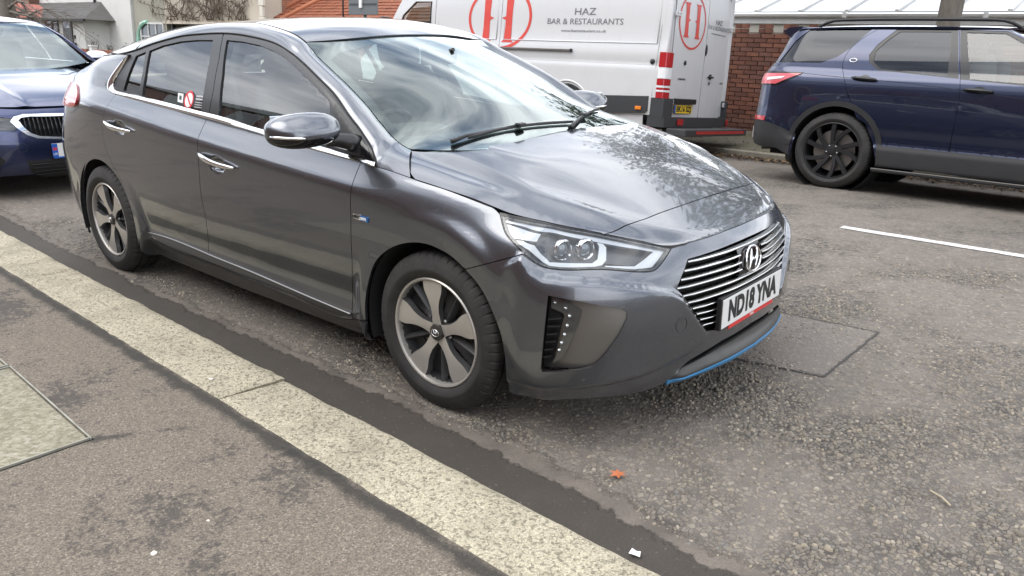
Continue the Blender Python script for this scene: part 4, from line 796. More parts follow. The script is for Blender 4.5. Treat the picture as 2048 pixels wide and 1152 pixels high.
for i,z in enumerate((.638,.611,.584,.558,.5265,.4975,.471,.4455,.420,.396)):
    s0=zb_[i][0]-.002
    if i in (0,4,5): segs=[(s0,2*L5-s0)]
    elif i<4: segs=[(s0,L5-.098),(L5+.098,2*L5-s0)]
    else: segs=[(s0,L5-.262),(L5+.262,2*L5-s0)]
    for a,b in segs:
        blade(z-.007,a-.004,b+.004 if b>L5 else b,.010,-.045,-.020,'grille_blade',M_DSLAT,GRL)
        blade(z,a,b,.0062,-.030,.0035,'grille_slat',M_SLAT,GRL)
# emblem block with slanted letter H inside an oval
arr=panel_arrays(lambda s,z,e=0.:Bm(s,z,np.asarray(e)-.010),Bmn,[(L5-.098,.528),(L5-.098,.628),(L5+.098,.628),(L5+.098,.528)],(),.02,.02); EMB=link('emblem_block',to_mesh('emblem_block',arr),M_GLOSS,GRL)
th=np.linspace(0,2*math.pi,49); ea,eb=.064,.0465
def emb_tube(pts,r,name,parent=EMB,e=.003):
    p=np.array(pts); q=Bm(L5+p[:,0],.581+p[:,1],e); mb=MB(); mb.tube(q,r,8); return mb.build(name,M_CHROME,parent,smooth=True)
emb_tube([(ea*math.cos(t),eb*math.sin(t)) for t in th],.0042,'emblem_ring')
def hshape():
    P=[]
    for t in np.linspace(-1,1,9): P.append((-.024+.016*t*.9+.004*(1-t*t)*-1,.037*t))
    L_=P; R_=[(-x,-y) for x,y in L_]
    emb_tube(L_,[.0035+.003*(1-abs(t)) for t in np.linspace(-1,1,9)],'emblem_letter'); emb_tube(R_,[.0035+.003*(1-abs(t)) for t in np.linspace(-1,1,9)],'emblem_letter'); emb_tube([(-.024,-.006),(-.008,.004),(.008,-.004),(.024,.006)],.0045,'emblem_letter')
hshape()
# --- air curtain pocket: satin panel, day-running lamp, louvres
def pocket_e(s,z):
    pl=A('pocket'); s_l,s_r=pl[:,0].min(),pl[:,0].max(); u=np.clip((s-s_l)/(s_r-s_l),0,1); return -.055*(1-u)**1.3-.004
def num_nrm(pos,h=.004):
    def f(s,z):
        n=np.cross(pos(s+h,z)-pos(s-h,z),pos(s,z+h)-pos(s,z-h)); return n/np.linalg.norm(n,axis=-1,keepdims=True)
    return f
_pp=lambda s,z,e=0.:Bp(s,z,np.asarray(e)+pocket_e(s,z))
me=to_mesh('pocket_panel',panel_arrays(_pp,num_nrm(_pp),inset(pk,-.004),(),.012,0))
for mir in (0,1): link('pocket_panel',me,M_SATIN,HB,None,bool(mir))
me=to_mesh('louvre_recess',panel_arrays(lambda s,z,e=0.:Bp(s,z,np.asarray(e)-.040),Bn,A('louvre'),(),.02,0))
for mir in (0,1): link('louvre_recess',me,M_DARK,HB,None,bool(mir))
me=to_mesh('day_running_lamp',panel_arrays(lambda s,z,e=0.:Bp(s,z,np.asarray(e)-.026),Bn,A('drl'),(),.01,.02))
for mir in (0,1):
    D=link('day_running_lamp',me,mat('smoked_lamp',(.05,.05,.05),.12,.3,1.),HB,None,bool(mir))
    for (s,z) in A('leds'):
        mb=MB(); mb.lathe([(0,.008),(.005,.006),(.0075,0),(.0075,-.01)],'x',12); o=mb.build('led_lens',mat('led_crystal',(.45,.46,.46),.10,.8,1.),D,smooth=True)
        p=Bp(np.array(s),np.array(z),-.024); nn=Bn(np.array([s]),np.array([z]))[0]; o.matrix_local=Matrix.Translation(Vector(p))@Vector((1,0,0)).rotation_difference(Vector(nn)).to_matrix().to_4x4()
sl_=A('slats').reshape(-1,2,2); mbs=[]
for a,b in sl_:
    mb=MB(); q=[]; 
    for (s,z),dz in ((a,0),(b,0)): q+=[Bp(np.array(s),np.array(z),-.012),Bp(np.array(s),np.array(z-.004),-.012),Bp(np.array(s),np.array(z-.004),-.04),Bp(np.array(s),np.array(z),-.04)]
    mb.add(q,[(0,1,5,4),(1,2,6,5),(2,3,7,6),(3,0,4,7),(0,3,2,1),(4,5,6,7)]); o=mb.build('louvre',M_BLK,HB); link('louvre',o.data,None,HB,None,True)
# --- parking sensor, tow cover ring
for mir in (1,-1):
    s,z=A('sensor')[0]; t=np.linspace(0,2*math.pi,33); q=Bp(s+.026*np.cos(t),z+.026*np.sin(t),.0004); q[:,1]*=mir; mb=MB(); mb.tube(q,.0011,5,False); mb.build('bumper_cap_ring',mat('groove',(.02,.02,.021),.5),FB,smooth=True)
# --- headlamps
hl_poly=np.concatenate([hlo,hlb[1:],sl(A('hl_top'))[1:-1]])
def lamp_panel(name,pts,e,m,par,rim=.012,step=.012):
    me=to_mesh(name,panel_arrays(lambda s,z,ee=0.:Bp(s,z,np.asarray(ee)+e),Bn,pts,(),step,rim)); return me
lm_house=lamp_panel('h',inset(hl_poly,.004),-.062,None,None,0); lm_lens=lamp_panel('l',inset(hl_poly,.0035),.001,None,None,.02)
lm_strip=lamp_panel('s',A('hl_strip'),-.020,None,None); lm_side=lamp_panel('sd',A('hl_side'),-.022,None,None); lm_tick=lamp_panel('t',A('hl_tick'),-.024,None,None,.02); lm_cor=lamp_panel('c',A('hl_corner'),-.020,None,None); lm_red=lamp_panel('r',A('hl_red'),-.028,None,None)
lm_seal=to_mesh('hs',panel_arrays(lambda s,z,e=0.:Bp(s,z,np.asarray(e)-.006),Bn,inset(hl_poly,-.004),[inset(hl_poly,.007)],.012,.05))
M_LHOUSE=mat('lamp_housing',(.045,.047,.052),.22,.5); M_GUIDE=mat('light_guide_grey',(.50,.51,.52),.22,.3)
for mir in (False,True):
    H=link('headlight',lm_house,M_LHOUSE,HB,None,mir)
    for nm,me,m in (('lens',lm_lens,M_LENS),('lamp_seal',lm_seal,M_GLOSS),('reflector_strip',lm_strip,mat('strip_silver',(.42,.43,.45),.25,.7)),('side_light',lm_side,M_GUIDE),('light_guide',lm_tick,M_GUIDE),('indicator',lm_cor,M_GUIDE),('side_reflector',lm_red,mat('smoked_amber',(.30,.14,.09),.25,.2))):
        o=link(nm,me,m,H)
    for (s,z) in A('hl_proj'):
        p=Bp(np.array(s),np.array(z),-.044); d=Vector((.93,-.30,-.05)).normalized(); ro=Vector((1,0,0)).rotation_difference(d).to_matrix().to_4x4()
        mb=MB(); mb.lathe([(.036,.0),(.038,.016),(.033,.021),(.028,.014),(.028,0)],'x',28); o=mb.build('projector_ring',M_CHROME,H,angle=40); o.matrix_local=Matrix.Translation(Vector(p))@ro
        mb=MB(); mb.lathe([(0.0001,.020),(.010,.0185),(.019,.0135),(.027,.004)],'x',24); o=mb.build('projector_lens',mat('projector_glass',(.20,.22,.24),.03,.2,1.),H,smooth=True); o.matrix_local=Matrix.Translation(Vector(p))@ro
# --- bonnet, nose panel
hp,hn=hf(hood)
hr=np.array([(-.276,-.709),(-.203,-.694),(-.143,-.659),(-.098,-.61),(-.067,-.544),(-.045,-.452),(-.034,-.343),(-.031,-.125),(-.031,0)]); hr=sl(hr,.02)
hx=np.linspace(-.125,.283,40); hside=np.stack([hx,-he_y(hx)+.0005],1)
hsm=sl(np.array([(.569,-.620),(.598,-.50),(.607,-.38),(.6125,-.21),(.6135,0)]),.02)
hx2=np.linspace(.287,.560,24); hs2=np.stack([hx2,-he_y(hx2)],1)
half=np.concatenate([hr[::-1],[(-.250,-.765),(-.19,-.81),(-.14,-.835)],hside[1:],hs2,hsm])
def sym(halfpts):
    """half outline from centre round the right side back to the centre -> full outline"""
    h=np.asarray(halfpts); m=h[::-1]*[1,-1]; return np.concatenate([h,m[1:-1] if abs(h[0,1])<1e-6 and abs(h[-1,1])<1e-6 else m])
BON=link('bonnet',to_mesh('bonnet',panel_arrays(hp,hn,inset(sym(half),GAP),(),.018,.014)),P_GREY,HB)
hx3=np.linspace(.566,.728,14); hs3=np.stack([hx3,-he_y(hx3)],1); hfr=np.array([(.738,-.425),(.752,-.38),(.766,-.30),(.776,-.2),(.7795,-.1),(.7805,0)])
half=np.concatenate([hsm[::-1],hs3[1:],hfr]); link('nose_panel',to_mesh('nose_panel',panel_arrays(hp,hn,inset(sym(half),GAP),(),.016,.014)),P_GREY,HB)
# --- windscreen, roof, rear screen
wp,wn=hf(wind); rp,rn=hf(roof)
hdr=sl(np.array([(-.968,0),(-.975,-.15),(-.995,-.3),(-1.03,-.43),(-1.075,-.55),(-1.088,-.578)]),.02)
xe=np.linspace(-1.07,-.30,50); wedge=np.stack([xe,-yr(xe)+.001],1)
low=np.array([(-.275,-.708),(-.19,-.69),(-.10,-.65),(-.03,-.56),(.02,-.42),(.05,-.2),(.055,0)]); low=sl(low,.02)
whalf=np.concatenate([hdr,wedge,low]); ws_poly=sym(whalf)
# pane line inside the printed black border
xi=np.linspace(-.955,-.43,30); ih=np.concatenate([[(-.922,0),(-.926,-.2),(-.938,-.38),(-.958,-.50)],np.stack([xi[1:],-yr(xi[1:])+.038],1),[(-.395,-.657),(-.365,-.655),(-.335,-.642),(-.304,-.620),(-.202,-.513),(-.141,-.34),(-.120,-.15),(-.115,0)]])
pane=sym(ih)
WS=link('windscreen',to_mesh('windscreen',panel_arrays(wp,wn,inset(ws_poly,.002),(),.03,.006)),M_GLASSF,HB)
link('black_border',to_mesh('black_border',panel_arrays(lambda x,y,e=0.:wp(x,y,np.asarray(e)-.003),wn,inset(ws_poly,.003),[pane],.022,0)),M_GLOSS,WS)
link('windscreen_seal',to_mesh('ws_seal',panel_arrays(lambda x,y,e=0.:wp(x,y,np.asarray(e)-.012),wn,inset(ws_poly,-.006),[inset(ws_poly,.012)],.03,0)),M_SEAL,WS)
xe=np.linspace(-1.088,-2.35,70); redge=np.stack([xe,-yr(xe)+.004],1); rb=sl(np.array([(-2.40,-.54),(-2.46,-.35),(-2.50,-.15),(-2.505,0)]),.03)
ROOF=link('roof',to_mesh('roof',panel_arrays(rp,rn,inset(sym(np.concatenate([hdr,redge,rb])),.003),(),.026,.012)),P_GREY,HB)
xe=np.linspace(-2.36,-3.44,50); gedge=np.stack([xe,-yr(xe)+.006],1); gb=np.array([(-3.49,-.5),(-3.53,-.25),(-3.545,0)])
BGL=link('rear_screen',to_mesh('rear_screen',panel_arrays(rp,rn,inset(sym(np.concatenate([rb[::-1],gedge,gb])),.003),(),.04,.012)),M_DKGL,HB)
mb=MB(); 
for sy in (-1,1):
    xs_=np.linspace(-1.09,-3.4,60); mb.tube([(x,sy*(yr(x)-.001),zr(x)-.004) for x in xs_],.006,6)
mb.build('roof_gutter_seal',M_SEAL,ROOF,smooth=True)
# shark-fin aerial
mb=MB(); P_=[(-2.42,0,1.372),(-2.36,0,1.40),(-2.30,0,1.425),(-2.25,0,1.412),(-2.2,0,1.402)]
for i in range(5): pass
V=[];F=[]
for i,(x,h,wd) in enumerate(((-2.44,.0,.004),(-2.42,.05,.010),(-2.36,.045,.020),(-2.28,.02,.022),(-2.2,.004,.012))):
    zb0=float(roof(np.array(x),np.array(0.)))-.004; V+=[(x,-wd,zb0),(x,-wd*.35,zb0+h+.004),(x,wd*.35,zb0+h+.004),(x,wd,zb0)]
    if i: F+=[(4*i-4+k,4*i+k,4*i+k+1,4*i-3+k) for k in range(3)]
mb.add(V,F); mb.build('roof_aerial',P_GREY,ROOF,smooth=True)
# --- side glazing
frame_all=np.concatenate([sl(A('chrome_in')),wt[1:],sl(A('belt_up'))[::-1]])
bf=A('bframe')[1:5]; sB=lambda z:float(np.interp(-z,-np.array([bf[0,1],bf[1,1],bf[2,1],bf[3,1]]),bf[:,0]))
wfr=cut(wt,0,bf[0,0]); wff=cut(wt,bf[0,0],9); bu=sl(A('belt_up')); bur=cut(bu,0,bf[-1,0]); buf=cut(bu,bf[-1,0],9)
fr_r=np.concatenate([sl(A('chrome_in')),wfr[1:],bf,bur[::-1]]); fr_f=np.concatenate([bf[::-1],wff,buf[::-1]])
G=lambda n:sl(np.concatenate([A(n)]),.02) if False else densify(A(n),.02)
side_part('rear_window_frame',panel_arrays(lambda s,z,e=0.:Bp(s,z,np.asarray(e)-.005),Bn,inset(fr_r,.002),[G('qglass'),G('rglass')],.014,.012),M_FRAME)
side_part('front_window_frame',panel_arrays(lambda s,z,e=0.:Bp(s,z,np.asarray(e)-.005),Bn,inset(fr_f,.002),[G('fglass')],.014,.012),M_FRAME)
for n_,m_ in (('qglass',M_GLASS),('rglass',M_GLASS),('fglass',M_GLASS)):
    side_part('side_window',panel_arrays(lambda s,z,e=0.:Bp(s,z,np.asarray(e)-.013),Bn,inset(A(n_),-.008),(),.03,0),m_)
def trim_strip(lo,up,rows=((0,.0),(.06,.006),(.35,.0105),(.65,.0085),(.94,.002),(1,-.004))):
    """convex bright trim between two edge lines on the shell"""
    def rs(P,n=150):
        d=np.r_[0,np.cumsum(np.linalg.norm(np.diff(P,axis=0),axis=1))]; t=np.linspace(0,d[-1],n); return np.stack([np.interp(t,d,P[:,0]),np.interp(t,d,P[:,1])],1)
    a_,b_=rs(np.asarray(lo)),rs(np.asarray(up)); R_=[Bp(a_[:,0]*(1-v)+b_[:,0]*v,a_[:,1]*(1-v)+b_[:,1]*v,e_) for v,e_ in rows]; k=len(rows); V=np.stack(R_,1).reshape(-1,3); n=len(a_)
    F=[(i*k+j,(i+1)*k+j,(i+1)*k+j+1,i*k+j+1) for i in range(n-1) for j in range(k-1)]; me=mesh('window_trim',V,F,True); me.set_sharp_from_angle(angle=math.radians(50)); return me
for lo_,up_l in ((beltc,sl(A('belt_up'))),(sl(A('chrome_out')),sl(A('chrome_in')))):
    me=trim_strip(lo_,up_l); link('window_trim',me,M_CHROME,HB); link('window_trim',me,M_CHROME,HB,None,True)
mb=MB(); q=Bp(wt[:,0],wt[:,1],-.003); mb.tube(q,.0045,6); o=mb.build('window_seal',M_SEAL,HB,smooth=True); link('window_seal',o.data,None,HB,None,True)
# --- door strip, handles, badge
su=sl(A('strip_up')); slw=sl(A('strip_lo')); side_part('door_strip',panel_arrays(lambda s,z,e=0.:Bp(s,z,np.asarray(e)+.006),Bn,inset(np.concatenate([su,slw[::-1]]),.0005),(),.012,.010),mat('strip_grey',(.085,.083,.08),.45,.3))
mb=MB(); q=Bp(su[:,0],su[:,1]-.002,.007); mb.tube(q,.0028,6); o=mb.build('strip_chrome_line',mat('dull_chrome',(.48,.47,.45),.28,1.),HB,smooth=True); link('strip_chrome_line',o.data,None,HB,None,True)
for nm,bw in (('handle_f',A('bowl_f')[0]),('handle_r',A('bowl_r')[0])):
    h=A(nm); a=h[[0,7]].mean(0) if len(h)>7 else h[0]; c0=np.array([h[:,0].min(),0]); 
    s0,s1=h[:,0].min(),h[:,0].max(); zl=float(h[np.argmin(h[:,0]),1]); zrr=float(h[np.argmax(h[:,0]),1])
    pa=Bp(np.array(s0-.012),np.array(zl-.008)); pb=Bp(np.array(s1+.012),np.array(zrr)); t=np.linspace(0,1,13); q=pa[None]*(1-t)[:,None]+pb[None]*t[:,None]; q[:,1]-=.004+.026*np.sin(math.pi*np.clip(t,0.02,.98))**.5; q[:,2]-=.006*np.sin(math.pi*t)
    mb=MB(); V=[];F=[]; n=8
    for i in range(13):
        hh=(.0155 if t[i]<.3 else .0155-.006*(t[i]-.3)/.7)*(.55+.45*min(1,math.sin(math.pi*min(1,t[i]*.97+.02))*2.2))
        for k in range(n):
            an=2*math.pi*k/n; V.append((q[i][0],q[i][1]+.0075*math.cos(an),q[i][2]+hh*math.sin(an)))
    for i in range(12):
        for k in range(n): F.append((i*n+k,i*n+(k+1)%n,(i+1)*n+(k+1)%n,(i+1)*n+k))
    F.append(tuple(range(n-1,-1,-1))); F.append(tuple(12*n+k for k in range(n))); mb.add(V,F); o=mb.build('door_handle',M_CHROME,HB,smooth=True); link('door_handle',o.data,None,HB,None,True)
bd=A('badge'); 
for k,(u0,u1,m) in enumerate(((0,.47,M_CHROME),(.47,1,mat('badge_blue',(.03,.16,.42),.2,.4,.8)))):
    lo=bd[3]*(1-u0)+bd[2]*u0; hi=bd[0]*(1-u0)+bd[1]*u0; lo2=bd[3]*(1-u1)+bd[2]*u1; hi2=bd[0]*(1-u1)+bd[1]*u1
    arr=panel_arrays(lambda s,z,e=0.:Bp(s,z,np.asarray(e)+.004),Bn,[lo,lo2,hi2,hi],(),.01,.004); me=to_mesh('badge',arr); link('side_badge',me,m,HB)
# --- lettering helper: text as thin mesh laid on a frame
def text(name,body,size,m,parent,mtx,width=None,depth=.0008,bold=0.,align='CENTER',shear=0.):
    c=bpy.data.curves.new(name,'FONT'); c.body=body; c.size=size; c.align_x=align; c.align_y='CENTER'; c.extrude=depth; c.offset=bold; c.shear=shear; c.resolution_u=3
    o=bpy.data.objects.new(name,c); COL.objects.link(o); bpy.context.view_layer.update(); d=o.dimensions.copy()
    me=bpy.data.meshes.new_from_object(o); bpy.data.objects.remove(o,do_unlink=True); bpy.data.curves.remove(c)
    if width: k=width/max(d.x,1e-6); me.transform(Matrix.Diagonal((k,1,1,1)))
    ob=link(name,me,m,parent); ob.matrix_local=mtx; return ob
def frame_m(origin,xdir,ydir):
    x=Vector(xdir).normalized(); y=Vector(ydir); y=(y-x*y.dot(x)).normalized(); z=x.cross(y); return Matrix(((x[0],y[0],z[0],origin[0]),(x[1],y[1],z[1],origin[1]),(x[2],y[2],z[2],origin[2]),(0,0,0,1)))
M_INK=mat('plate_black',(.012,.012,.012),.5); M_PLW=mat('plate_white',(.80,.80,.78),.35); M_PLY=mat('plate_yellow',(.80,.55,.03),.35); M_BLUEBAND=mat('plate_blue',(.01,.09,.40),.4)
# badge words
for body,u,m in (('BLUE',.235,M_INK),('DRIVE',.735,M_WHITE)):
    c=(bd[0]*(1-u)+bd[1]*u+bd[3]*(1-u)+bd[2]*u)/2; p=Bp(np.array(c[0]),np.array(c[1]),.0095); tdir=Bp(np.array(c[0]+.01),np.array(c[1]),.0095)-p; text('badge_letters',body,.016,m,HB,frame_m(p,tdir,(0,0,1)),width=.036,bold=.0003)
# --- number plate, with the dealer strip below it
PL=MB().box((0,0,0),(.52,.111,.004),None,.0018).build('number_plate',M_PLW,HB)
up=Vector((-math.sin(.016),0,math.cos(.016))); pm=frame_m((.861,0,.425),(0,1,0),up); PL.matrix_local=pm
t1=text('plate_letters','ND18 YNA',.107,M_INK,PL,Matrix.Translation((0,0,.0022)),width=.435,bold=.0058,depth=.0004)
o=MB().box((0,-.0635,-.001),(.40,.017,.004)).build('dealer_strip',mat('dealer_red',(.55,.03,.03),.4),PL)
text('dealer_letters','CAR',.011,M_WHITE,PL,Matrix.Translation((0,-.0635,.0014)),width=.035)
MB().box((0,0,-.012),(.535,.125,.02),None,.004).build('plate_holder',M_BLK,PL)
# --- wheels
def tyre_mb(R,rr,wd,seed=0,n=120):
    """lathe with shoulder blocks and three grooves; outer side towards -y"""
    h=wd/2; prof=[(rr-.012,-h*.80),(rr+.004,-h*.90),(rr+.012,-h*.97),(rr+(R-rr)*.30,-h*1.02),(rr+(R-rr)*.36,-h*1.035),(rr+(R-rr)*.40,-h*1.02),(rr+(R-rr)*.62,-h*.985),(R-.030,-h*.93),(R-.014,-h*.875),(R-.005,-h*.78),(R-.001,-h*.56),(R-.001,-h*.53),(R-.009,-h*.52),(R-.009,-h*.42),(R,-h*.41),(R,-h*.06),(R-.009,-h*.05),(R-.009,h*.05),(R,h*.06),(R,h*.41),(R-.009,h*.42),(R-.009,h*.52),(R-.001,h*.53),(R-.005,h*.78),(R-.02,h*.9),(rr+(R-rr)*.5,h),(rr,h*.9)]
    V=[];F=[];m=len(prof); n=416
    for k in range(n):
        a=2*math.pi*k/n; gro=(k%8==0)
        for i,(r,y) in enumerate(prof):
            d=.0055 if (gro and i in (8,9,10)) else (.0035 if (gro and i==7) else (.003 if (gro and i in(14,15,18,19)) else 0)); V.append(((r-d)*math.cos(a),y,(r-d)*math.sin(a)))
    for k in range(n):
        k2=(k+1)%n
        for i in range(m-1): F.append((k*m+i,k*m+i+1,k2*m+i+1,k2*m+i))
    mb=MB(); mb.add(V,F); return mb
def rubber():
    m=mat('tyre_rubber',(.026,.025,.024),.75); t=NT(m); v=t.coord('Object'); n=t.noise(v,9.,6,.65); n2=t.noise(v,70.,4,.6); c=t.mix(t.math('MULTIPLY',t.ramp(n,[(.35,0.),(.7,1.)]),.6),(.020,.019,.019),(.062,.055,.048)); t.l(c,t.b.inputs['Base Color']); t.l(t.bump(n2,.25,.002),t.b.inputs['Normal']); return m
M_TYRE=rubber(); M_RIMS=mat('machined_alloy',(.40,.385,.36),.30,.55); dirty(M_RIMS,(.60,.57,.525),.30,9,(.26,.23,.20),(.25,.42)); M_RIMD=mat('dark_alloy',(.11,.11,.112),.38,.45); M_DISC=mat('brake_disc',(.25,.23,.21),.4,.8)
def alloy_wheel(parent,loc,steer=0.,phase=0.):
    W=empty('wheel',loc,steer,parent)
    R,rr=.3135,.2155
    tyre_mb(R,rr,.205).build('tyre',M_TYRE,W,angle=38)
    f=-.089   # outer face
    mb=MB(); mb.lathe([(rr-.002,f+.012),(rr+.001,f-.002),(rr-.003,f-.006),(rr-.009,f-.004),(rr-.0125,f+.004),(rr-.0125,f+.010),(.195,.02),(.195,.10)],'y',72); mb.build('rim',M_RIMS,W,angle=35)
    mb=MB(); mb.lathe([(rr-.012,f+.012),(.198,f+.05),(.196,.02),(.196,.10)],'y',48); mb.build('rim_barrel',M_RIMD,W,smooth=True)
    # spokes: machined paddles with chamfered dark flanks
    ms=MB(); md=MB(); mr=MB()
    def fz(r): return f+.004+.020*(1-min(1,max(0,(r-.05)/.15)))**1.2*0.6-.004*math.sin(min(1,r/.2)*math.pi)
    prof=[(.030,.024),(.055,.0205),(.080,.0190),(.105,.0225),(.128,.0290),(.150,.0390),(.166,.0450),(.185,.0475),(.2035,.0500)]
    for k in range(5):
        a0=math.radians(90+phase+72*k); ca,sa=math.cos(a0),math.sin(a0)
        def P(r,wv,y): rad=math.hypot(r,wv); sc=r/max(rad,1e-6); 
        V=[];F=[]
        for (r,wv) in prof:
            for sgn,cut_,dy in ((-1,1.16,.022),(-1,1.0,.0),(0,0,-.0015),(1,1.0,.0),(1,1.16,.022)):
                x=r; t_=sgn*wv*cut_; rad=math.hypot(x,t_)
                if rad>.2045: x*=.2045/rad; t_*=.2045/rad
                V.append((x*ca-t_*sa,fz(r)+dy,x*sa+t_*ca))
        n=len(prof)
        top=[(i*5+1+j,(i+1)*5+1+j,(i+1)*5+2+j,i*5+2+j) for i in range(n-1) for j in (0,1)]; ms.add(V,top)
        md.add(V,[(i*5,(i+1)*5,(i+1)*5+1,i*5+1) for i in range(n-1)]+[(i*5+3,(i+1)*5+3,(i+1)*5+4,i*5+4) for i in range(n-1)])
        # window rib between the paddles
        b0=a0+math.radians(36); cb,sb=math.cos(b0),math.sin(b0)
        V=[];F=[]
        for r,wv,y in ((.060,.012,f+.030),(.10,.011,f+.026),(.15,.009,f+.022),(.200,.008,f+.016)):
            for t_,dy in ((-wv*1.6,.02),(-wv*.25,0),(wv*.25,0),(wv*1.6,.02)): V.append((r*cb-t_*sb,y+dy,r*sb+t_*cb))
        for i in range(3):
            for j in range(3): F.append((i*4+j,(i+1)*4+j,(i+1)*4+j+1,i*4+j+1))
        mr.add(V,F)
        # sloped dark pockets either side of the rib
        V=[];
        for r,y in ((.05,f+.036),(.10,f+.052),(.15,f+.056),(.194,f+.050)):
            for q in (-30,-15,0,15,30): V.append((r*math.cos(b0+math.radians(q*(.95 if r>.08 else .8))),y+(.012 if abs(q)<20 else 0),r*math.sin(b0+math.radians(q*(.95 if r>.08 else .8)))))
        if True:
            F=[(i*5+j,(i+1)*5+j,(i+1)*5+j+1,i*5+j+1) for i in range(3) for j in range(4) if not (i in (0,1) and j in(1,2))]; mr.add(V,F)
    ms.build('spoke_faces',M_RIMS,W,angle=50); md.build('spoke_flanks',M_RIMD,W,angle=50); mr.build('spoke_ribs',M_RIMD,W,angle=40)
    for k in range(5):
        a=math.radians(90+phase+72*k+36); mb=MB(); mb.lathe([(.0001,-.006),(.006,-.005),(.0095,0),(.0095,.02)],'y',10,(.052*math.cos(a),f+.028,.052*math.sin(a))); mb.build('wheel_nut',mat('nut_steel',(.30,.29,.28),.35,.9),W,smooth=True)
        mb=MB(); mb.lathe([(.013,.004),(.0165,0),(.0165,.02)],'y',14,(.052*math.cos(a),f+.028,.052*math.sin(a))); mb.build('nut_well',M_DARK,W,smooth=True)
    mb=MB(); mb.lathe([(.0001,f+.001),(.020,f+.0015),(.0305,f+.004),(.0315,f+.010),(.0315,f+.03)],'y',32); mb.build('hub_cap',mat('hubcap_grey',(.06,.057,.053),.35,.5),W,angle=40)
    mb=MB(); mb.tube([(.019*math.cos(t),f-.0005,.0135*math.sin(t)) for t in np.linspace(0,2*math.pi,25)],.0016,6,False); mb.tube([(-.009,f-.0005,-.010),(-.005,f-.0005,.010)],.002,6); mb.tube([(.005,f-.0005,-.010),(.009,f-.0005,.010)],.002,6); mb.tube([(-.007,f-.0005,-.001),(.007,f-.0005,.001)],.0018,6); mb.build('hub_emblem',M_CHROME,W,smooth=True)
    mb=MB(); mb.lathe([(.05,f+.07),(.14,f+.07),(.14,f+.09),(.05,f+.09)],'y',32,closed=True); mb.build('brake_disc',M_DISC,W,angle=40)
    mb=MB(); mb.lathe([(.0001,f+.05),(.055,f+.05),(.06,f+.09),(.0001,f+.09)],'y',24); mb.build('hub',M_RIMD,W,angle=40)
    return W
w0=alloy_wheel(HB,(0,-.783,.3105),.013,4); w1=copy_tree(w0,HB); w1.location=(-2.7,-.787,.3105); w1.rotation_euler=(0,math.radians(-22),0)
for x in (0,-2.7):
    c=copy_tree(w0,HB); c.location=(x,.785,.3105); c.rotation_euler=(0,0,math.pi)
# --- dark inner body, wheel housings, floor
def inner(e,z0,zfun,m,name):
    top=[(so(x),float(belt_f(x))-.03) for x in np.linspace(-3.1,-.45,30)]
    pl=np.concatenate([[(so(-3.1),.24)],top,[(so(-.3),.82),(so(.1),.80),(so(.3),.70),(so(.3),.2),(so(-.4),.2),(so(-2.3),.2)]])
    holes=[arch_circ(0.),arch_circ(-2.7)]
    arr=panel_arrays(lambda s,z,e_=0.:Bp(s,z,np.asarray(e_)-.055),Bn,pl,holes,.05,0); side_part(name,arr,m)
from_belt=PC([-3.6,-2.55,-2.40,-1.62,-1.05,-.345],[1.10,1.058,1.045,.975,.944,.897])
belt_f=lambda x:from_belt(x)
def arch_circ(cx): return np.array([(so(cx+.36*math.cos(t)),.315+.36*math.sin(t)) for t in np.linspace(0,2*math.pi,40,endpoint=False)])
pl=np.concatenate([[(so(-3.1),.72)],[(so(x),float(belt_f(x))-.03) for x in np.linspace(-3.1,-.45,30)],[(so(-.3),.82),(so(.1),.80),(so(.28),.70),(so(.28),.68),(so(-.36),.62),(so(-.42),.2),(so(-2.28),.2),(so(-2.34),.66),(so(-2.7),.72)]])
side_part('inner_body',panel_arrays(lambda s,z,e_=0.:Bp(s,z,np.asarray(e_)-.055),Bn,pl,(),.05,0),mat('inner_trim',(.022,.022,.024),.8))
for cx in (0,-2.7):
    for sy in (-1,1):
        mb=MB(); t=np.radians(np.linspace(-18,198,40)); V=[];F=[]
        for a in t:
            for y,r in ((.885,.362),(.80,.372),(.52,.372)): V.append((cx+r*math.cos(a),sy*y,.315+r*math.sin(a)))
        for i in range(39):
            for j in range(2): F.append((i*3+j,(i+1)*3+j,(i+1)*3+j+1,i*3+j+1))
        n=len(V); V+= [(cx,sy*.52,.315)]; F+=[(i*3+2,(i+1)*3+2,n) for i in range(39)]
        mb.add(V,F); mb.build('wheel_housing',M_DARK,HB,smooth=True)
MB().box((-1.5,0,.205),(3.5,1.36,.03)).build('underbody',M_DARK,HB)
mb=MB(); mb.box((-1.35,0,.21),(2.0,1.66,.05)); mb.build('floor_pan',M_DARK,HB)
MB().box((.42,0,.46),(.10,1.1,.36)).build('radiator_support',M_DARK,HB)
MB().box((-3.3,0,.45),(.10,1.2,.4)).build('rear_bulkhead',M_DARK,HB)
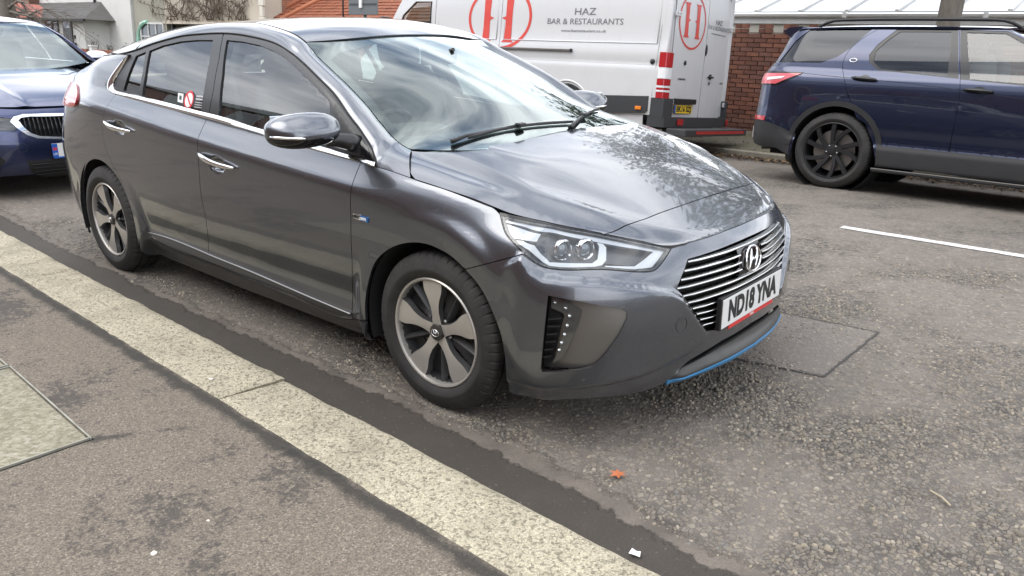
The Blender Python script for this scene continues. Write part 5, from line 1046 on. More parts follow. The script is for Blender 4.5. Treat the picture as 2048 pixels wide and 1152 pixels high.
# --- door mirrors
def mirror_mesh():
    u=np.linspace(-math.pi,math.pi,49)[:-1]; v=np.linspace(-math.pi/2,math.pi/2,25); f=lambda w_,m:np.sign(w_)*np.abs(w_)**m
    V=[];F=[]
    for vv in v:
        for uu in u:
            X=f(np.cos(vv),.72)*f(np.cos(uu),.85); Y=f(np.cos(vv),.72)*f(np.sin(uu),.85); Z=f(np.sin(vv),.72)
            x=.085*X; y=.137*Y; z=.064*Z
            if X<0: x*=.55
            y0=y; z*=1-.22*max(0,-y0/.137)**1.5*(1 if Z>0 else .4); x-=.035*max(0,-y0/.137)**2      # sweeps back and thins towards the tip
            z+=.010*(y0/.137)*(1 if Z<0 else 0)
            if Z>0: x-=.75*z*(.3+.7*max(0,X))
            V.append((x,y,z))
    n=48
    for i in range(24):
        for k in range(n): F.append((i*n+k,i*n+(k+1)%n,(i+1)*n+(k+1)%n,(i+1)*n+k))
    V=np.array(V); c,s_=math.cos(-.25),math.sin(-.25); R=np.array([[c,-s_,0],[s_,c,0],[0,0,1]]); 
    return V,F,R
MV,MF,MR=mirror_mesh(); mc=np.array([-.515,-1.025,1.035])
def sub_mirror(name,cond,m,grow=0.,parent=None,mirror=False):
    keep=[f for f in MF if cond(MV[list(f)].mean(0))]; V=(MV*(1+grow))@MR.T; me=mesh(name,V,keep,True); 
    bm=bmesh.new(); bm.from_mesh(me); bmesh.ops.delete(bm,geom=[v for v in bm.verts if not v.link_faces],context='VERTS'); bm.to_mesh(me); bm.free(); return link(name,me,m,parent)
for sy in (1,-1):
    DM=empty('door_mirror',(mc[0],mc[1]*sy,mc[2]) if sy>0 else (-.64,.955,1.0),0 if sy>0 else math.radians(-62),HB); DM.scale=(1,sy,1)   # the far mirror is folded in
    sub_mirror('mirror_cap',lambda p:p[2]>-.022-.010*p[1]/.137 and p[0]>-.05,P_GREY,.012,DM)
    sub_mirror('mirror_base',lambda p:True,M_GLOSS,0,DM)
    V=(MV)@MR.T; q=[]
    mb=MB(); L_=[]
    for y in np.linspace(-.132,-.03,10):
        t=(-y/.137); x=.085*math.sqrt(max(0,1-min(1,(abs(y)/.140))**2.2))*1.02-.035*max(0,t)**2+.004; L_.append(np.array([x,y,-.020+.004*t])@MR.T)
    mb.tube(L_,[.003]+[.0055]*8+[.002],6); mb.build('mirror_indicator',M_CHROME,DM,smooth=True)
    mb=MB(); mb.box((-.052,0,0),(.006,.22,.105),None,.02); o=mb.build('mirror_glass',mat('mirror_silver',(.8,.82,.84),.02,1.),DM); o.rotation_euler=(0,0,-.25)
    if sy<0: continue
    mb=MB(); mb.tube([(.0,.10,-.045),(-.005,.15,-.052),(.01,.19,-.06),(.03,.235,-.075)],[.022,.028,.034,.040],12); mb.build('mirror_arm',M_FRAME,DM,smooth=True)
# triangular sail panel the mirror stands on
side_part('mirror_sail',panel_arrays(lambda s,z,e=0.:Bp(s,z,np.asarray(e)-.0025),Bn,A('sail'),(),.02,.008),M_BLK)
side_part('quarter_light',panel_arrays(lambda s,z,e=0.:Bp(s,z,np.asarray(e)-.002),Bn,A('qlite'),(),.02,.004),M_GLOSS)
# --- scuttle and wipers
cow=sym(np.concatenate([sl(np.array([(-.10,0),(-.11,-.2),(-.16,-.38),(-.25,-.55),(-.34,-.66),(-.33,-.72),(-.25,-.72)]),.03),np.array([(-.16,-.60),(-.06,-.45),(.0,-.28),(.03,-.1),(.035,0)])]))
link('scuttle_panel',to_mesh('scuttle_panel',panel_arrays(lambda x,y,e=0.:np.stack([x,y,np.minimum(wind(x,y)-.010,hood(x,y)-.016)],-1),hn,cow,(),.03,0)),M_BLK,HB)
def wiper(p_a,p_b,piv):
    """blade between two screen points and the arm from its pivot"""
    Wp=tag(empty('wiper',(0,0,0),0,HB)); t=np.linspace(0,1,14); xy_=np.array(p_a)[None]*(1-t)[:,None]+np.array(p_b)[None]*t[:,None]; q=wp(xy_[:,0],xy_[:,1],.007+0*t); mb=MB(); mb.tube(q,[.003]+[.005]*12+[.003],6); mb.build('wiper_blade',M_BLK,Wp,smooth=True)
    q2=wp(xy_[:,0],xy_[:,1],.013+0*t); mb=MB(); mb.tube(q2,[.002]+[.0035]*12+[.002],5); mb.build('wiper_spoiler',mat('wiper_grey',(.05,.05,.052),.35),Wp,smooth=True)
    mid=xy_[6]; pm_=wp(np.array([mid[0]]),np.array([mid[1]]),np.array([.016]))[0]; pv=wp(np.array([piv[0]]),np.array([piv[1]]),np.array([.012]))[0]
    mb=MB(); mb.tube([pv,pv*.8+pm_*.2+np.array([0,0,.008]),pm_],[.010,.007,.0045],8); mb.build('wiper_arm',M_BLK,Wp,smooth=True)
    mb=MB(); mb.box(pm_,(.03,.045,.014),None,.005); mb.build('wiper_clip',M_BLK,Wp)
wiper((-.128,-.545),(-.071,.067),(-.148,-.615)); wiper((-.040,-.01),(-.187,.437),(-.030,.0))
# --- cabin
M_TRIM=mat('cabin_trim',(.055,.055,.056),.7); M_SEAT=mat('seat_cloth',(.075,.075,.078),.9); M_HEAD=mat('headlining',(.30,.29,.27),.95)
def blob(name,c,d,m,parent,pw=.55,rot=None,n=(20,12)):
    u=np.linspace(-math.pi,math.pi,n[0],endpoint=False); v=np.linspace(-math.pi/2,math.pi/2,n[1]); f=lambda w_,k:np.sign(w_)*np.abs(w_)**k; V=[];F=[]
    for a in v:
        for b in u: V.append((d[0]/2*f(np.cos(a),pw)*f(np.cos(b),pw),d[1]/2*f(np.cos(a),pw)*f(np.sin(b),pw),d[2]/2*f(np.sin(a),pw)))
    k=n[0]; F=[(i*k+j,i*k+(j+1)%k,(i+1)*k+(j+1)%k,(i+1)*k+j) for i in range(n[1]-1) for j in range(k)]
    V=np.array(V)
    if rot is not None: V=V@np.array(Matrix.Rotation(rot,3,'Y')).T
    o=link(name,mesh(name,V,F,True),m,parent,c); return o
DSH=np.array([(-.30,.62),(-.30,.90),(-.42,.935),(-.58,.94),(-.68,.905),(-.72,.80),(-.70,.55)])
mb=MB(); mb.prism(DSH,lambda x,z:(x,-.72,z),lambda x,z:(x,.72,z)); mb.build('dashboard',M_TRIM,HB,angle=50)
blob('instrument_cowl',(-.66,-.37,.945),(.22,.40,.09),M_TRIM,HB)
for y in (-.37,.37):
    ST=empty('front_seat',(-1.2,y,.35),0,HB)
    blob('seat_cushion',(.10,0,.10),(.52,.50,.20),M_SEAT,ST); blob('seat_back',(-.20,0,.50),(.16,.50,.72),M_SEAT,ST,rot=-.30); blob('head_rest',(-.33,0,.915),(.11,.27,.19),M_SEAT,ST,rot=-.25)
ST=empty('rear_seat',(-2.15,0,.35),0,HB); blob('seat_cushion',(.12,0,.10),(.5,1.25,.2),M_SEAT,ST,.35); blob('seat_back',(-.18,0,.45),(.16,1.25,.62),M_SEAT,ST,.35,-.4)
for y in (-.40,.40): blob('head_rest',(-.34,y,.80),(.10,.25,.15),M_SEAT,ST,rot=-.3)
SW=empty('steering_wheel',(-.83,-.37,.87),0,HB); SW.rotation_euler=(0,math.radians(-66),0)
mb=MB(); mb.tube([(.185*math.cos(t),.185*math.sin(t),0) for t in np.linspace(0,2*math.pi,49)],.014,10,False); mb.build('wheel_rim',M_BLK,SW,smooth=True)
mb=MB(); mb.lathe([(.0001,.03),(.06,.026),(.075,.0),(.07,-.03)],'z',24); mb.tube([(0,-.17,0),(0,.17,0)],.017,8); mb.tube([(0,0,0),(-.17,0,0)],.017,8); mb.build('wheel_hub',M_TRIM,SW,smooth=True)
mb=MB(); 
for x,y in ((-.85,.02),): mb.box((x,y,1.262),(.03,.23,.07),None,.015); mb.tube([(x+.02,y,1.275),(x+.10,y,1.30)],.01,6)
mb.build('rear_view_mirror',M_BLK,HB)
mb=MB(); V=[];F=[]
for i,(x,hw) in enumerate(((-.935,.13),(-.87,.12),(-.80,.075))): 
    for y in (-hw,0,hw): V.append(tuple(wp(np.array([x]),np.array([y*1.]),np.array([-.008]))[0]))
mb.add(V,[(0,1,4,3),(1,2,5,4),(3,4,7,6),(4,5,8,7)]); mb.build('sensor_cover',M_GLOSS,HB)
link('headlining',to_mesh('headlining',panel_arrays(lambda x,y,e=0.:np.stack([x,y,roof(x,y)-.035],-1),rn,sym(np.array([(-1.03,0),(-1.05,-.3),(-1.13,-.5),(-1.5,-.5),(-2.3,-.5),(-2.45,0)])),(),.06,0)),M_HEAD,HB)
for sy in (-1,1):
    mb=MB(); mb.tube([(-1.50,sy*.77,.75),(-1.52,sy*.755,.98),(-1.545,sy*.67,1.2),(-1.56,sy*.60,1.34)],[.04,.035,.03,.03],8); mb.build('centre_pillar_trim',M_TRIM,HB,smooth=True)
    mb=MB(); mb.tube([(-1.52,sy*.70,1.15),(-1.47,sy*.69,.8),(-1.43,sy*.66,.5)],.02,4); mb.build('seat_belt',mat('belt_webbing',(.12,.12,.12),.8),HB)
MB().box((-2.85,0,.98),(.9,1.1,.02)).build('parcel_shelf',M_TRIM,HB)
# paper notices inside the rear door glass
q=A('sticker'); 
def stick(u0,u1,v0,v1,m,nm,e=-.0105):
    P=lambda u,v:(q[0]*(1-u)+q[1]*u)*(1-v)+(q[3]*(1-u)+q[2]*u)*v
    arr=panel_arrays(lambda s,z,ee=0.:Bp(s,z,np.asarray(ee)+e),Bn,[P(u0,v0),P(u0,v1),P(u1,v1),P(u1,v0)],(),.02,0); return link(nm,to_mesh(nm,arr),m,HB)
stick(0,1,.1,1,mat('sticker_black',(.02,.02,.022),.5),'window_sticker'); stick(.02,.26,.18,.92,M_WHITE,'window_sticker',-.0098); stick(.09,.19,.36,.70,mat('sticker_green',(.03,.08,.06),.5),'window_sticker',-.009)
c=(q[0]+q[1]+q[2]+q[3])/4+np.array([.003,-.004]); t=np.linspace(0,2*math.pi,25)[:-1]
arr=panel_arrays(lambda s,z,ee=0.:Bp(s,z,np.asarray(ee)-.0096),Bn,[(c[0]+.043*math.cos(a),c[1]+.043*math.sin(a)) for a in t],[[(c[0]+.033*math.cos(a),c[1]+.033*math.sin(a)) for a in t]],.02,0); link('no_smoking_ring',to_mesh('r',arr),mat('sticker_red',(.6,.03,.04),.5),HB)
arr=panel_arrays(lambda s,z,ee=0.:Bp(s,z,np.asarray(ee)-.0097),Bn,[(c[0]+.033*math.cos(a),c[1]+.033*math.sin(a)) for a in t],(),.02,0); link('no_smoking_disc',to_mesh('d',arr),M_WHITE,HB)
arr=panel_arrays(lambda s,z,ee=0.:Bp(s,z,np.asarray(ee)-.0092),Bn,[(c[0]-.027,c[1]+.02),(c[0]-.02,c[1]+.027),(c[0]+.027,c[1]-.02),(c[0]+.02,c[1]-.027)],(),.02,0); link('no_smoking_bar',to_mesh('b',arr),mat('sticker_red',(.6,.03,.04),.5),HB)
for k,(wd,dz) in enumerate(((.075,.022),(.080,.009),(.07,-.006),(.072,-.017),(.066,-.028))):
    hgt=.008 if k<2 else .0035; arr=panel_arrays(lambda s,z,ee=0.:Bp(s,z,np.asarray(ee)-.0096),Bn,[(c[0]+.06,c[1]+dz-hgt/2),(c[0]+.06+wd,c[1]+dz-hgt/2),(c[0]+.06+wd,c[1]+dz+hgt/2),(c[0]+.06,c[1]+dz+hgt/2)],(),.03,0); link('sticker_print',to_mesh('p',arr),mat('sticker_pale',(.45,.45,.47),.5),HB)
# ================= blue saloon behind the hatchback
def shell_tools(S):
    return (lambda s,z,e=0.:S.pos(s,z,np.asarray(e)+0*np.asarray(s))),(lambda s,z:S.normal(s,z))
P_BLUE=paint('dark_blue_metallic',(.022,.031,.085),.75,.22,.04); P_NAVY=paint('navy_metallic',(.016,.022,.050),.72,.22,.04)
SA=tag(empty('saloon_car',(-6.0,0,0)),'dark blue saloon with chrome kidney-shaped grille parked behind the grey hatchback','car')
Sp,Sn=shell_tools(SAL); ss=lambda x:SAL.s_of(x)
def off_pos(P_,d): return lambda s,z,e=0.:P_(s,z,np.asarray(e)+d)
def arch(S,cx,cz,r,a0=190,a1=-10,n=26): return [(S.s_of(cx+r*math.cos(math.radians(t))),cz+r*math.sin(math.radians(t))) for t in np.linspace(a0,a1,n)]
def pair(name,arr,m,par):
    me=to_mesh(name,arr); link(name,me,m,par); link(name,me,m,par,None,True)
xs_=np.linspace(-3.7,-.62,40)
top=[(ss(x),min(.965,float(s_zr(x)))) for x in np.linspace(-3.9,-.62,30)]
body=top+[(ss(-.45),.90),(ss(0),.878),(ss(.3),.835),(ss(.45),.79),(ss(.45),.60),(ss(.40),.44)]+arch(SAL,0,.335,.365,15,195)+[(ss(-.6),.2),(ss(-2.4),.2)]+arch(SAL,-2.975,.335,.365,-15,195)[0:]+[(ss(-3.6),.25),(SAL.s_of(-3.9,.78),.25),(SAL.s_of(-3.9,.78),.97)]
pair('body_side',panel_arrays(Sp,Sn,body,(),.03,.012),P_BLUE,SA)
for a,b in ((-1.75,-.66),(-2.9,-1.80)):
    pl=[(ss(x),1.0) for x in (a,b)]+[(ss(x),max(1.005,float(s_zr(x))-.055)) for x in np.linspace(b,a,14)]
    pair('side_window',panel_arrays(off_pos(Sp,-.006),Sn,pl,(),.05,0),M_DKGL,SA)
pl=[(ss(x),.965) for x in np.linspace(-3.65,-.60,30)]+[(ss(x),max(.975,float(s_zr(x)))) for x in np.linspace(-.60,-3.65,60)]
h1=[(ss(x),1.0) for x in (-2.9,-.66)]+[(ss(x),max(1.005,float(s_zr(x))-.055)) for x in np.linspace(-.66,-2.9,24)]
pair('window_surround',panel_arrays(Sp,Sn,pl,[h1],.03,.01),P_BLUE,SA)
pair('waist_chrome',panel_arrays(off_pos(Sp,.003),Sn,[(ss(-3.3),.975),(ss(-.62),.975),(ss(-.62),.995),(ss(-3.3),.995)],(),.03,.006),M_CHROME,SA)
sL=SAL.L; K_=np.array(SO['kidney']); Kin=np.array(SO['kidney_in'])
def clampL(P,g=.006): P=np.array(P,float); P[:,0]=np.minimum(P[:,0],sL-g); return P
Kc=clampL(K_,.02); Ki=clampL(Kin,.035)
fb=[(ss(.45),.79),(SAL.s_of(.66,.76),.755),(SAL.s_of(.77,.6),.735),(SAL.s_of(.83,.4),.72),(sL,.715),(sL,.2),(SAL.s_of(.77,.6),.2),(ss(.45),.22),(ss(.40),.44),(ss(.45),.6)]
IN=clampL(SO['intake'],0.); IN[1,0]=sL;IN[2,0]=sL
lampP=np.concatenate([np.array([[ss(.35),.80],[SAL.s_of(.55,.83),.735]]),clampL(SO['lamp'])[1:4],[[SAL.s_of(.6,.8),.60],[ss(.40),.66]]])
fogP=np.array([[SAL.s_of(.66,.76),.40],[SAL.s_of(.765,.61),.37],[SAL.s_of(.78,.58),.33],[SAL.s_of(.74,.65),.25],[SAL.s_of(.63,.78),.25]])
arr=panel_arrays(Sp,Sn,fb,[Kc,lampP,fogP],.022,.012); link('front_bumper',to_mesh('b',both_sides(arr)),P_BLUE,SA)
# kidneys: chrome surround, upright blades
pair('kidney_frame',panel_arrays(off_pos(Sp,.010),Sn,Kc,[Ki],.018,.030),M_CHROME,SA)
pair('kidney_back',panel_arrays(off_pos(Sp,-.035),Sn,Kc,(),.05,0),M_DARK,SA)
for k,s in enumerate(np.linspace(Ki[:,0].min()+.012,sL-.045,13)):
    z0=float(np.interp(s,[Ki[0,0],Ki[-1,0],Ki[-2,0],Ki[-3,0],sL],[Ki[0,1]-.02,Ki[-1,1],Ki[-2,1],Ki[-3,1],Ki[-3,1]])); z1=float(np.interp(s,[Ki[0,0],Ki[1,0],Ki[2,0],sL],[Ki[0,1],Ki[1,1],Ki[2,1],Ki[3,1]]))
    mb=MB(); zt_=np.linspace(z0+.004,z1-.004,7); q=Sp(s+0*zt_,zt_,-.004); n_=Sn(s+0*zt_,zt_); t_=np.array([-n_[0][1],n_[0][0],0])*.004
    V=[];F=[]
    for i in range(7): V+=[q[i]-t_,q[i]+t_,q[i]+t_-n_[i]*.03,q[i]-t_-n_[i]*.03]
    for i in range(6):
        for j in range(4): F.append((4*i+j,4*i+(j+1)%4,4*i+4+(j+1)%4,4*i+4+j))
    mb.add(V,F); o=mb.build('kidney_blade',M_GLOSS,SA); link('kidney_blade',o.data,None,SA,None,True)
pair('headlight',panel_arrays(off_pos(Sp,-.035),Sn,lampP,(),.03,.02),M_LHOUSE,SA); pair('headlight_lens',panel_arrays(off_pos(Sp,.0),Sn,inset(lampP,.003),(),.03,.01),M_LENS,SA)
c_=lampP.mean(0)
for f_ in (-.06,.06):
    mb=MB(); mb.lathe([(.040,0),(.042,.012),(.034,.014),(.0001,.006)],'x',20); o=mb.build('headlight_ring',M_SILV,SA,smooth=True); p=Sp(np.array(c_[0]+f_),np.array(c_[1]-.01),-.022); n_=Sn(np.array([c_[0]+f_]),np.array([c_[1]]))[0]; o.matrix_local=Matrix.Translation(Vector(p))@Vector((1,0,0)).rotation_difference(Vector(n_)).to_matrix().to_4x4()
pair('fog_grille',panel_arrays(off_pos(Sp,-.03),Sn,fogP,(),.04,.02),M_BLK,SA)
arr=panel_arrays(off_pos(Sp,.004),Sn,IN,(),.03,.006); link('lower_grille',to_mesh('i',both_sides(arr)),M_BLK,SA)
for k in range(4):
    z=.195+k*.03; mb=MB(); s=np.linspace(IN[0,0]+.02+.01*(3-k),sL,20); q=Sp(s,z+0*s,.008); q2=q*[1,-1,1]; mb.tube(list(q)+list(q2[::-1][1:]),.0045,5); mb.build('lower_grille_bar',M_GLOSS,SA,smooth=True)
# bonnet, screen, roof
shp,shn=hf(s_hood); swp,swn=hf(s_wind); srp,srn=hf(s_roof)
hfe=np.array([(.735,0),(.72,-.2),(.68,-.42),(.58,-.62),(.42,-.745),(.2,-.80),(-.1,-.835),(-.5,-.845),(-.62,-.80),(-.60,-.70),(-.52,-.5),(-.44,-.25),(-.42,0)])
link('bonnet',to_mesh('bn',panel_arrays(shp,shn,inset(sym(smoothline(hfe,.04)),.002),(),.035,.014)),P_BLUE,SA)
wx=np.linspace(-1.33,-.62,30); wo_=np.concatenate([[(-1.27,0),(-1.28,-.3),(-1.33,-.55)],np.stack([wx,-s_yr(wx)+.002],1),[(-.58,-.70),(-.48,-.5),(-.40,-.25),(-.38,0)]]); wo2=inset(sym(wo_),.0)
SWS=link('windscreen',to_mesh('ws',panel_arrays(swp,swn,inset(wo2,.004),(),.05,.005)),M_GLASSF,SA)
link('black_border',to_mesh('bb',panel_arrays(lambda x,y,e=0.:swp(x,y,np.asarray(e)-.004),swn,inset(wo2,.004),[inset(wo2,.06)],.05,0)),M_GLOSS,SWS)
rx=np.linspace(-1.34,-2.75,30); ro_=np.concatenate([[(-1.275,0),(-1.285,-.3),(-1.335,-.55)],np.stack([rx,-s_yr(rx)+.003],1),[(-2.85,-.45),(-2.9,0)]]); link('roof',to_mesh('rf',panel_arrays(srp,srn,inset(sym(ro_),.003),(),.05,.01)),P_BLUE,SA)
rx=np.linspace(-2.76,-3.5,20); ro_=np.concatenate([[(-2.905,0),(-2.855,-.45)],np.stack([rx,-s_yr(rx)+.003],1),[(-3.55,-.5),(-3.6,0)]]); link('rear_screen',to_mesh('rs',panel_arrays(srp,srn,sym(ro_),(),.06,.01)),M_DKGL,SA)
bx=np.array([(-3.56,0),(-3.52,-.55),(-3.6,-.75),(-3.9,-.74),(-4.0,-.4),(-4.02,0)]); link('boot_lid',to_mesh('bl',panel_arrays(*hf(lambda x,y:1.05-.10*np.abs(y)**2-.25*np.clip(-3.75-x,0,1)),sym(bx),(),.06,.02)),P_BLUE,SA)
# bonnet emblem: ring with quartered disc
p=np.array([.725,0,float(s_hood(np.array(.725),np.array(0.)))+.004]); EB=empty('bonnet_emblem',tuple(p),0,SA); EB.rotation_euler=(0,math.radians(28),0)
mb=MB(); mb.lathe([(.0001,.003),(.036,.003),(.041,.001),(.041,-.006)],'z',28); mb.build('emblem_rim',M_CHROME,EB,angle=40)
for k in range(4):
    mb=MB(); P_=[(0,0)]+[(.025*math.cos(t),.025*math.sin(t)) for t in np.linspace(k*math.pi/2,(k+1)*math.pi/2,8)]; mb.prism(P_,lambda x,y:(x,y,.0031),lambda x,y:(x,y,.0045)); mb.build('emblem_quarter',M_WHITE if k%2 else mat('emblem_blue',(.02,.13,.42),.3),EB)
# number plate: only its blue end is visible past the grey car
SPL=MB().box((0,0,0),(.52,.111,.004),None,.0018).build('number_plate',M_PLW,SA); SPL.matrix_local=frame_m((.885,0,.390),(0,1,0),(0,0,1)); MB().box((-.238,0,.0012),(.044,.109,.003)).build('plate_band',M_BLUEBAND,SPL); text('band_letters','UK',.028,M_WHITE,SPL,Matrix.Translation((-.238,-.03,.0028)))
MB().box((-.238,.012,.0013),(.032,.022,.0035)).build('band_flag',mat('flag_red',(.5,.03,.05),.5),SPL); MB().box((0,-.06,-.003),(.50,.012,.01)).build('plate_strip',M_BLUEBAND,SPL)
for mir in (1,-1):
    s,z=SO['cap'][0]; t=np.linspace(0,2*math.pi,25); q=Sp(s+.035*np.cos(t),z+.035*np.sin(t),.0005); q[:,1]*=mir; mb=MB(); mb.tube(q,.0013,5,False); mb.build('bumper_cap_ring',mat('groove',(.02,.02,.021),.5),SA,smooth=True)
for sy in (1,-1):
    DM=empty('door_mirror',(-.95,-1.0*sy,1.045),0,SA); DM.scale=(1,sy,1); sub_mirror('mirror_cap',lambda p:p[2]>-.0,mat('mirror_pale',(.55,.55,.57),.2,.3,1.),.012,DM); sub_mirror('mirror_base',lambda p:True,P_BLUE,0,DM); mb=MB(); mb.tube([(.0,.09,-.05),(.02,.17,-.06)],[.02,.03],10); mb.build('mirror_arm',M_BLK,DM,smooth=True)
def plain_wheel(parent,loc,R,rr,wd,name='wheel',spokes=5,twin=True,m=None,flip=False,curve=.0,f=None):
    W=empty(name,loc,math.pi if flip else 0,parent); tyre_mb(R,rr,wd).build('tyre',M_TYRE,W,angle=38); f=-wd*.44; m=m or M_RIMD
    mb=MB(); mb.lathe([(rr-.002,f+.01),(rr+.001,f-.003),(rr-.006,f-.006),(rr-.014,f+.004),(rr-.016,f+.03),(rr-.03,.03),(rr-.03,wd*.45)],'y',64); mb.build('rim',m,W,angle=35)
    for k in range(spokes):
        for q in ((-1,1) if twin else (0,)):
            mb=MB(); V=[];F=[]; a0=math.radians(90+360/spokes*k); pts=[]
            for i,r in enumerate(np.linspace(.045,rr-.010,9)):
                u=i/8; off=q*(math.radians(9)+u*math.radians(9))+curve*u; a=a0+off; w2=.016+.006*u; d=np.array([math.cos(a),math.sin(a)]); n2=np.array([-d[1],d[0]]); y=f+.022*(1-u)**1.5+.004
                for t_,dy in ((-1.25,.030),(-1,.0),(1,.0),(1.25,.030)): p=d*r+n2*w2*t_; V.append((p[0],y+dy,p[1]))
            for i in range(8):
                for j in range(3): F.append((4*i+j,4*i+4+j,4*i+5+j,4*i+1+j))
            mb.add(V,F); mb.build('spoke',m,W,angle=45)
    mb=MB(); mb.lathe([(.0001,f+.012),(.03,f+.013),(.034,f+.02),(.075,f+.024),(.085,f+.05)],'y',32); mb.build('hub',m,W,angle=40)
    for k in range(5):
        a=2*math.pi*(k+.5)/5+.3; mb=MB(); mb.lathe([(.0001,-.008),(.007,-.007),(.011,0),(.011,.02)],'y',8,(.057*math.cos(a),f+.022,.057*math.sin(a))); mb.build('wheel_nut',mat('nut_steel',(.30,.29,.28),.35,.9),W,smooth=True)
    mb=MB(); mb.lathe([(.06,f+.09),(rr*.74,f+.09),(rr*.74,f+.12),(.06,f+.12)],'y',32,closed=True); mb.build('brake_disc',M_DISC,W,angle=40); return W
for x in (0,-2.975):
    plain_wheel(SA,(x,-.80,.335),.335,.235,.24,m=M_RIMS); plain_wheel(SA,(x,.80,.335),.335,.235,.24,m=M_RIMS,flip=True)
MB().box((-1.6,0,.24),(4.2,1.4,.06)).build('underbody',M_DARK,SA)
for cx in (0,-2.975):
    for sy in (-1,1): 
        mb=MB(); mb.lathe([(.38,sy*.90),(.39,sy*.55),(.0001,sy*.55)],'y',32,(cx,0,.335)); mb.build('wheel_housing',M_DARK,SA,smooth=True)
blob('seat_back',(-1.9,-.37,.85),(.2,.5,.8),M_SEAT,SA); blob('seat_back',(-1.9,.37,.85),(.2,.5,.8),M_SEAT,SA); MB().box((-.95,0,.85),(.5,1.4,.2),None,.05).build('dashboard',M_TRIM,SA); blob('rear_bench',(-2.8,0,.8),(.25,1.3,.7),M_SEAT,SA,.35)
# ================= navy off-roader across the road
OR=tag(empty('off_road_car',mat=far(-.811,3.385,0)),'navy blue off-road estate with black spoked wheels parked across the road','car')
Op,On=shell_tools(OFF); os_=lambda x:OFF.s_of(x); O_=lambda n:np.array(OO[n],float)
M_CLAD=mat('dark_cladding',(.028,.028,.030),.55); dirty(M_CLAD,(.018,.018,.020),.25,5,(.045,.04,.034),(.45,.65)); OL_=OFF.L
rshut=smoothline(O_('rshut'),.03); bsh=smoothline(O_('bshut'),.03)
roof_z=1.645; rear_s=OFF.s_of(-.985,.72)
oarch=arch(OFF,0,.40,.455,196,-6,40)
q_body=[(rear_s,1.0),(rear_s,roof_z),(os_(-.5),roof_z),(os_(.2),roof_z)]+list(map(tuple,rshut))+[(os_(.30),.70),(os_(.41),.50)]+oarch[::-1]+list(map(tuple,O_('bump')[::-1]))+[(rear_s,.66)]
qh=O_('qwin'); 
pair('rear_quarter',panel_arrays(Op,On,inset(q_body,.002),[inset(qh,-.006),],.03,.012),P_NAVY,OR)
pair('side_window',panel_arrays(off_pos(Op,-.008),On,inset(qh,-.012),(),.05,0),M_DKGL,OR)
rdp=list(map(tuple,rshut))+[(os_(.30),.70),(os_(.41),.53),(os_(.43),.490),(os_(1.105),.490)]+list(map(tuple,bsh[::-1][int(len(bsh)*.30):]))
pair('rear_door',panel_arrays(Op,On,inset(rdp,.002),[inset(O_('rframe'),.001)],.03,.012),P_NAVY,OR)
pair('rear_door_frame',panel_arrays(off_pos(Op,-.004),On,O_('rframe'),[O_('rglass')],.03,.008),M_FRAME,OR); pair('side_window',panel_arrays(off_pos(Op,-.010),On,inset(O_('rglass'),-.01),(),.05,0),M_DKGL,OR)
fdp=list(map(tuple,bsh[:int(len(bsh)*.74)]))+[(os_(1.11),.49),(os_(1.74),.488),(os_(2.08),.488),(os_(2.13),.75),(os_(2.10),1.18),(os_(1.92),1.22),(os_(1.55),1.56),(os_(1.36),roof_z-.01)]
pair('front_door',panel_arrays(Op,On,inset(fdp,.002),[inset(O_('fframe'),.001)],.03,.012),P_NAVY,OR)
pair('front_door_frame',panel_arrays(off_pos(Op,-.004),On,O_('fframe'),[O_('fglass')],.03,.008),M_FRAME,OR); pair('side_window',panel_arrays(off_pos(Op,-.010),On,inset(O_('fglass'),-.01),(),.05,0),M_GLASS,OR)
fw=[(os_(2.09),.45),(os_(2.14),.75),(os_(2.11),1.19),(os_(2.35),1.17),(os_(3.0),1.10),(OFF.s_of(3.3,.9),1.06),(OFF.s_of(3.3,.9),.55)]+arch(OFF,2.75,.40,.455,20,180,24)
pair('front_wing',panel_arrays(Op,On,fw,(),.05,.012),P_NAVY,OR)
arr=panel_arrays(Op,On,[(OFF.s_of(3.3,.9)+.004,1.06),(OL_,1.06),(OL_,.3),(OFF.s_of(3.3,.9)+.004,.35)],(),.06,.01); link('front_end',to_mesh('fe',both_sides(arr)),P_NAVY,OR)
# cladding: arch lip, sill, rear bumper
al=[(os_(.535*math.cos(math.radians(t))*.0+.50*math.cos(math.radians(t))),.40+.50*math.sin(math.radians(t))) for t in np.linspace(178,-2,40)]; ai=[(os_(.447*math.cos(math.radians(t))),.40+.447*math.sin(math.radians(t))) for t in np.linspace(-2,178,40)]
pair('wheel_arch_cladding',panel_arrays(off_pos(Op,.012),On,al+ai,(),.03,.02),M_CLAD,OR)
al2=[(os_(2.75+.50*math.cos(math.radians(t))),.40+.50*math.sin(math.radians(t))) for t in np.linspace(178,2,30)]; ai2=[(os_(2.75+.447*math.cos(math.radians(t))),.40+.447*math.sin(math.radians(t))) for t in np.linspace(2,178,30)]
pair('wheel_arch_cladding',panel_arrays(off_pos(Op,.012),On,al2+ai2,(),.04,.02),M_CLAD,OR)
pair('door_cladding',panel_arrays(off_pos(Op,.016),On,[(os_(.45),.493),(os_(1.11),.495),(os_(1.75),.492),(os_(2.25),.49),(os_(2.25),.27),(os_(1.8),.255),(os_(1.1),.285),(os_(.47),.285)],(),.04,.02),M_CLAD,OR)
bump=O_('bump'); pl=[(0.0,.665),(rear_s,.665)]+[tuple(p) for p in bump]+[(os_(-.42),.50),(os_(-.452),.40),(os_(-.45),.30),(os_(-.6),.36),(os_(-.8),.36),(rear_s,.40),(0.0,.42)]
arr=panel_arrays(off_pos(Op,.004),On,pl,(),.03,.02); link('rear_bumper',to_mesh('rb',both_sides(arr)),M_CLAD,OR)
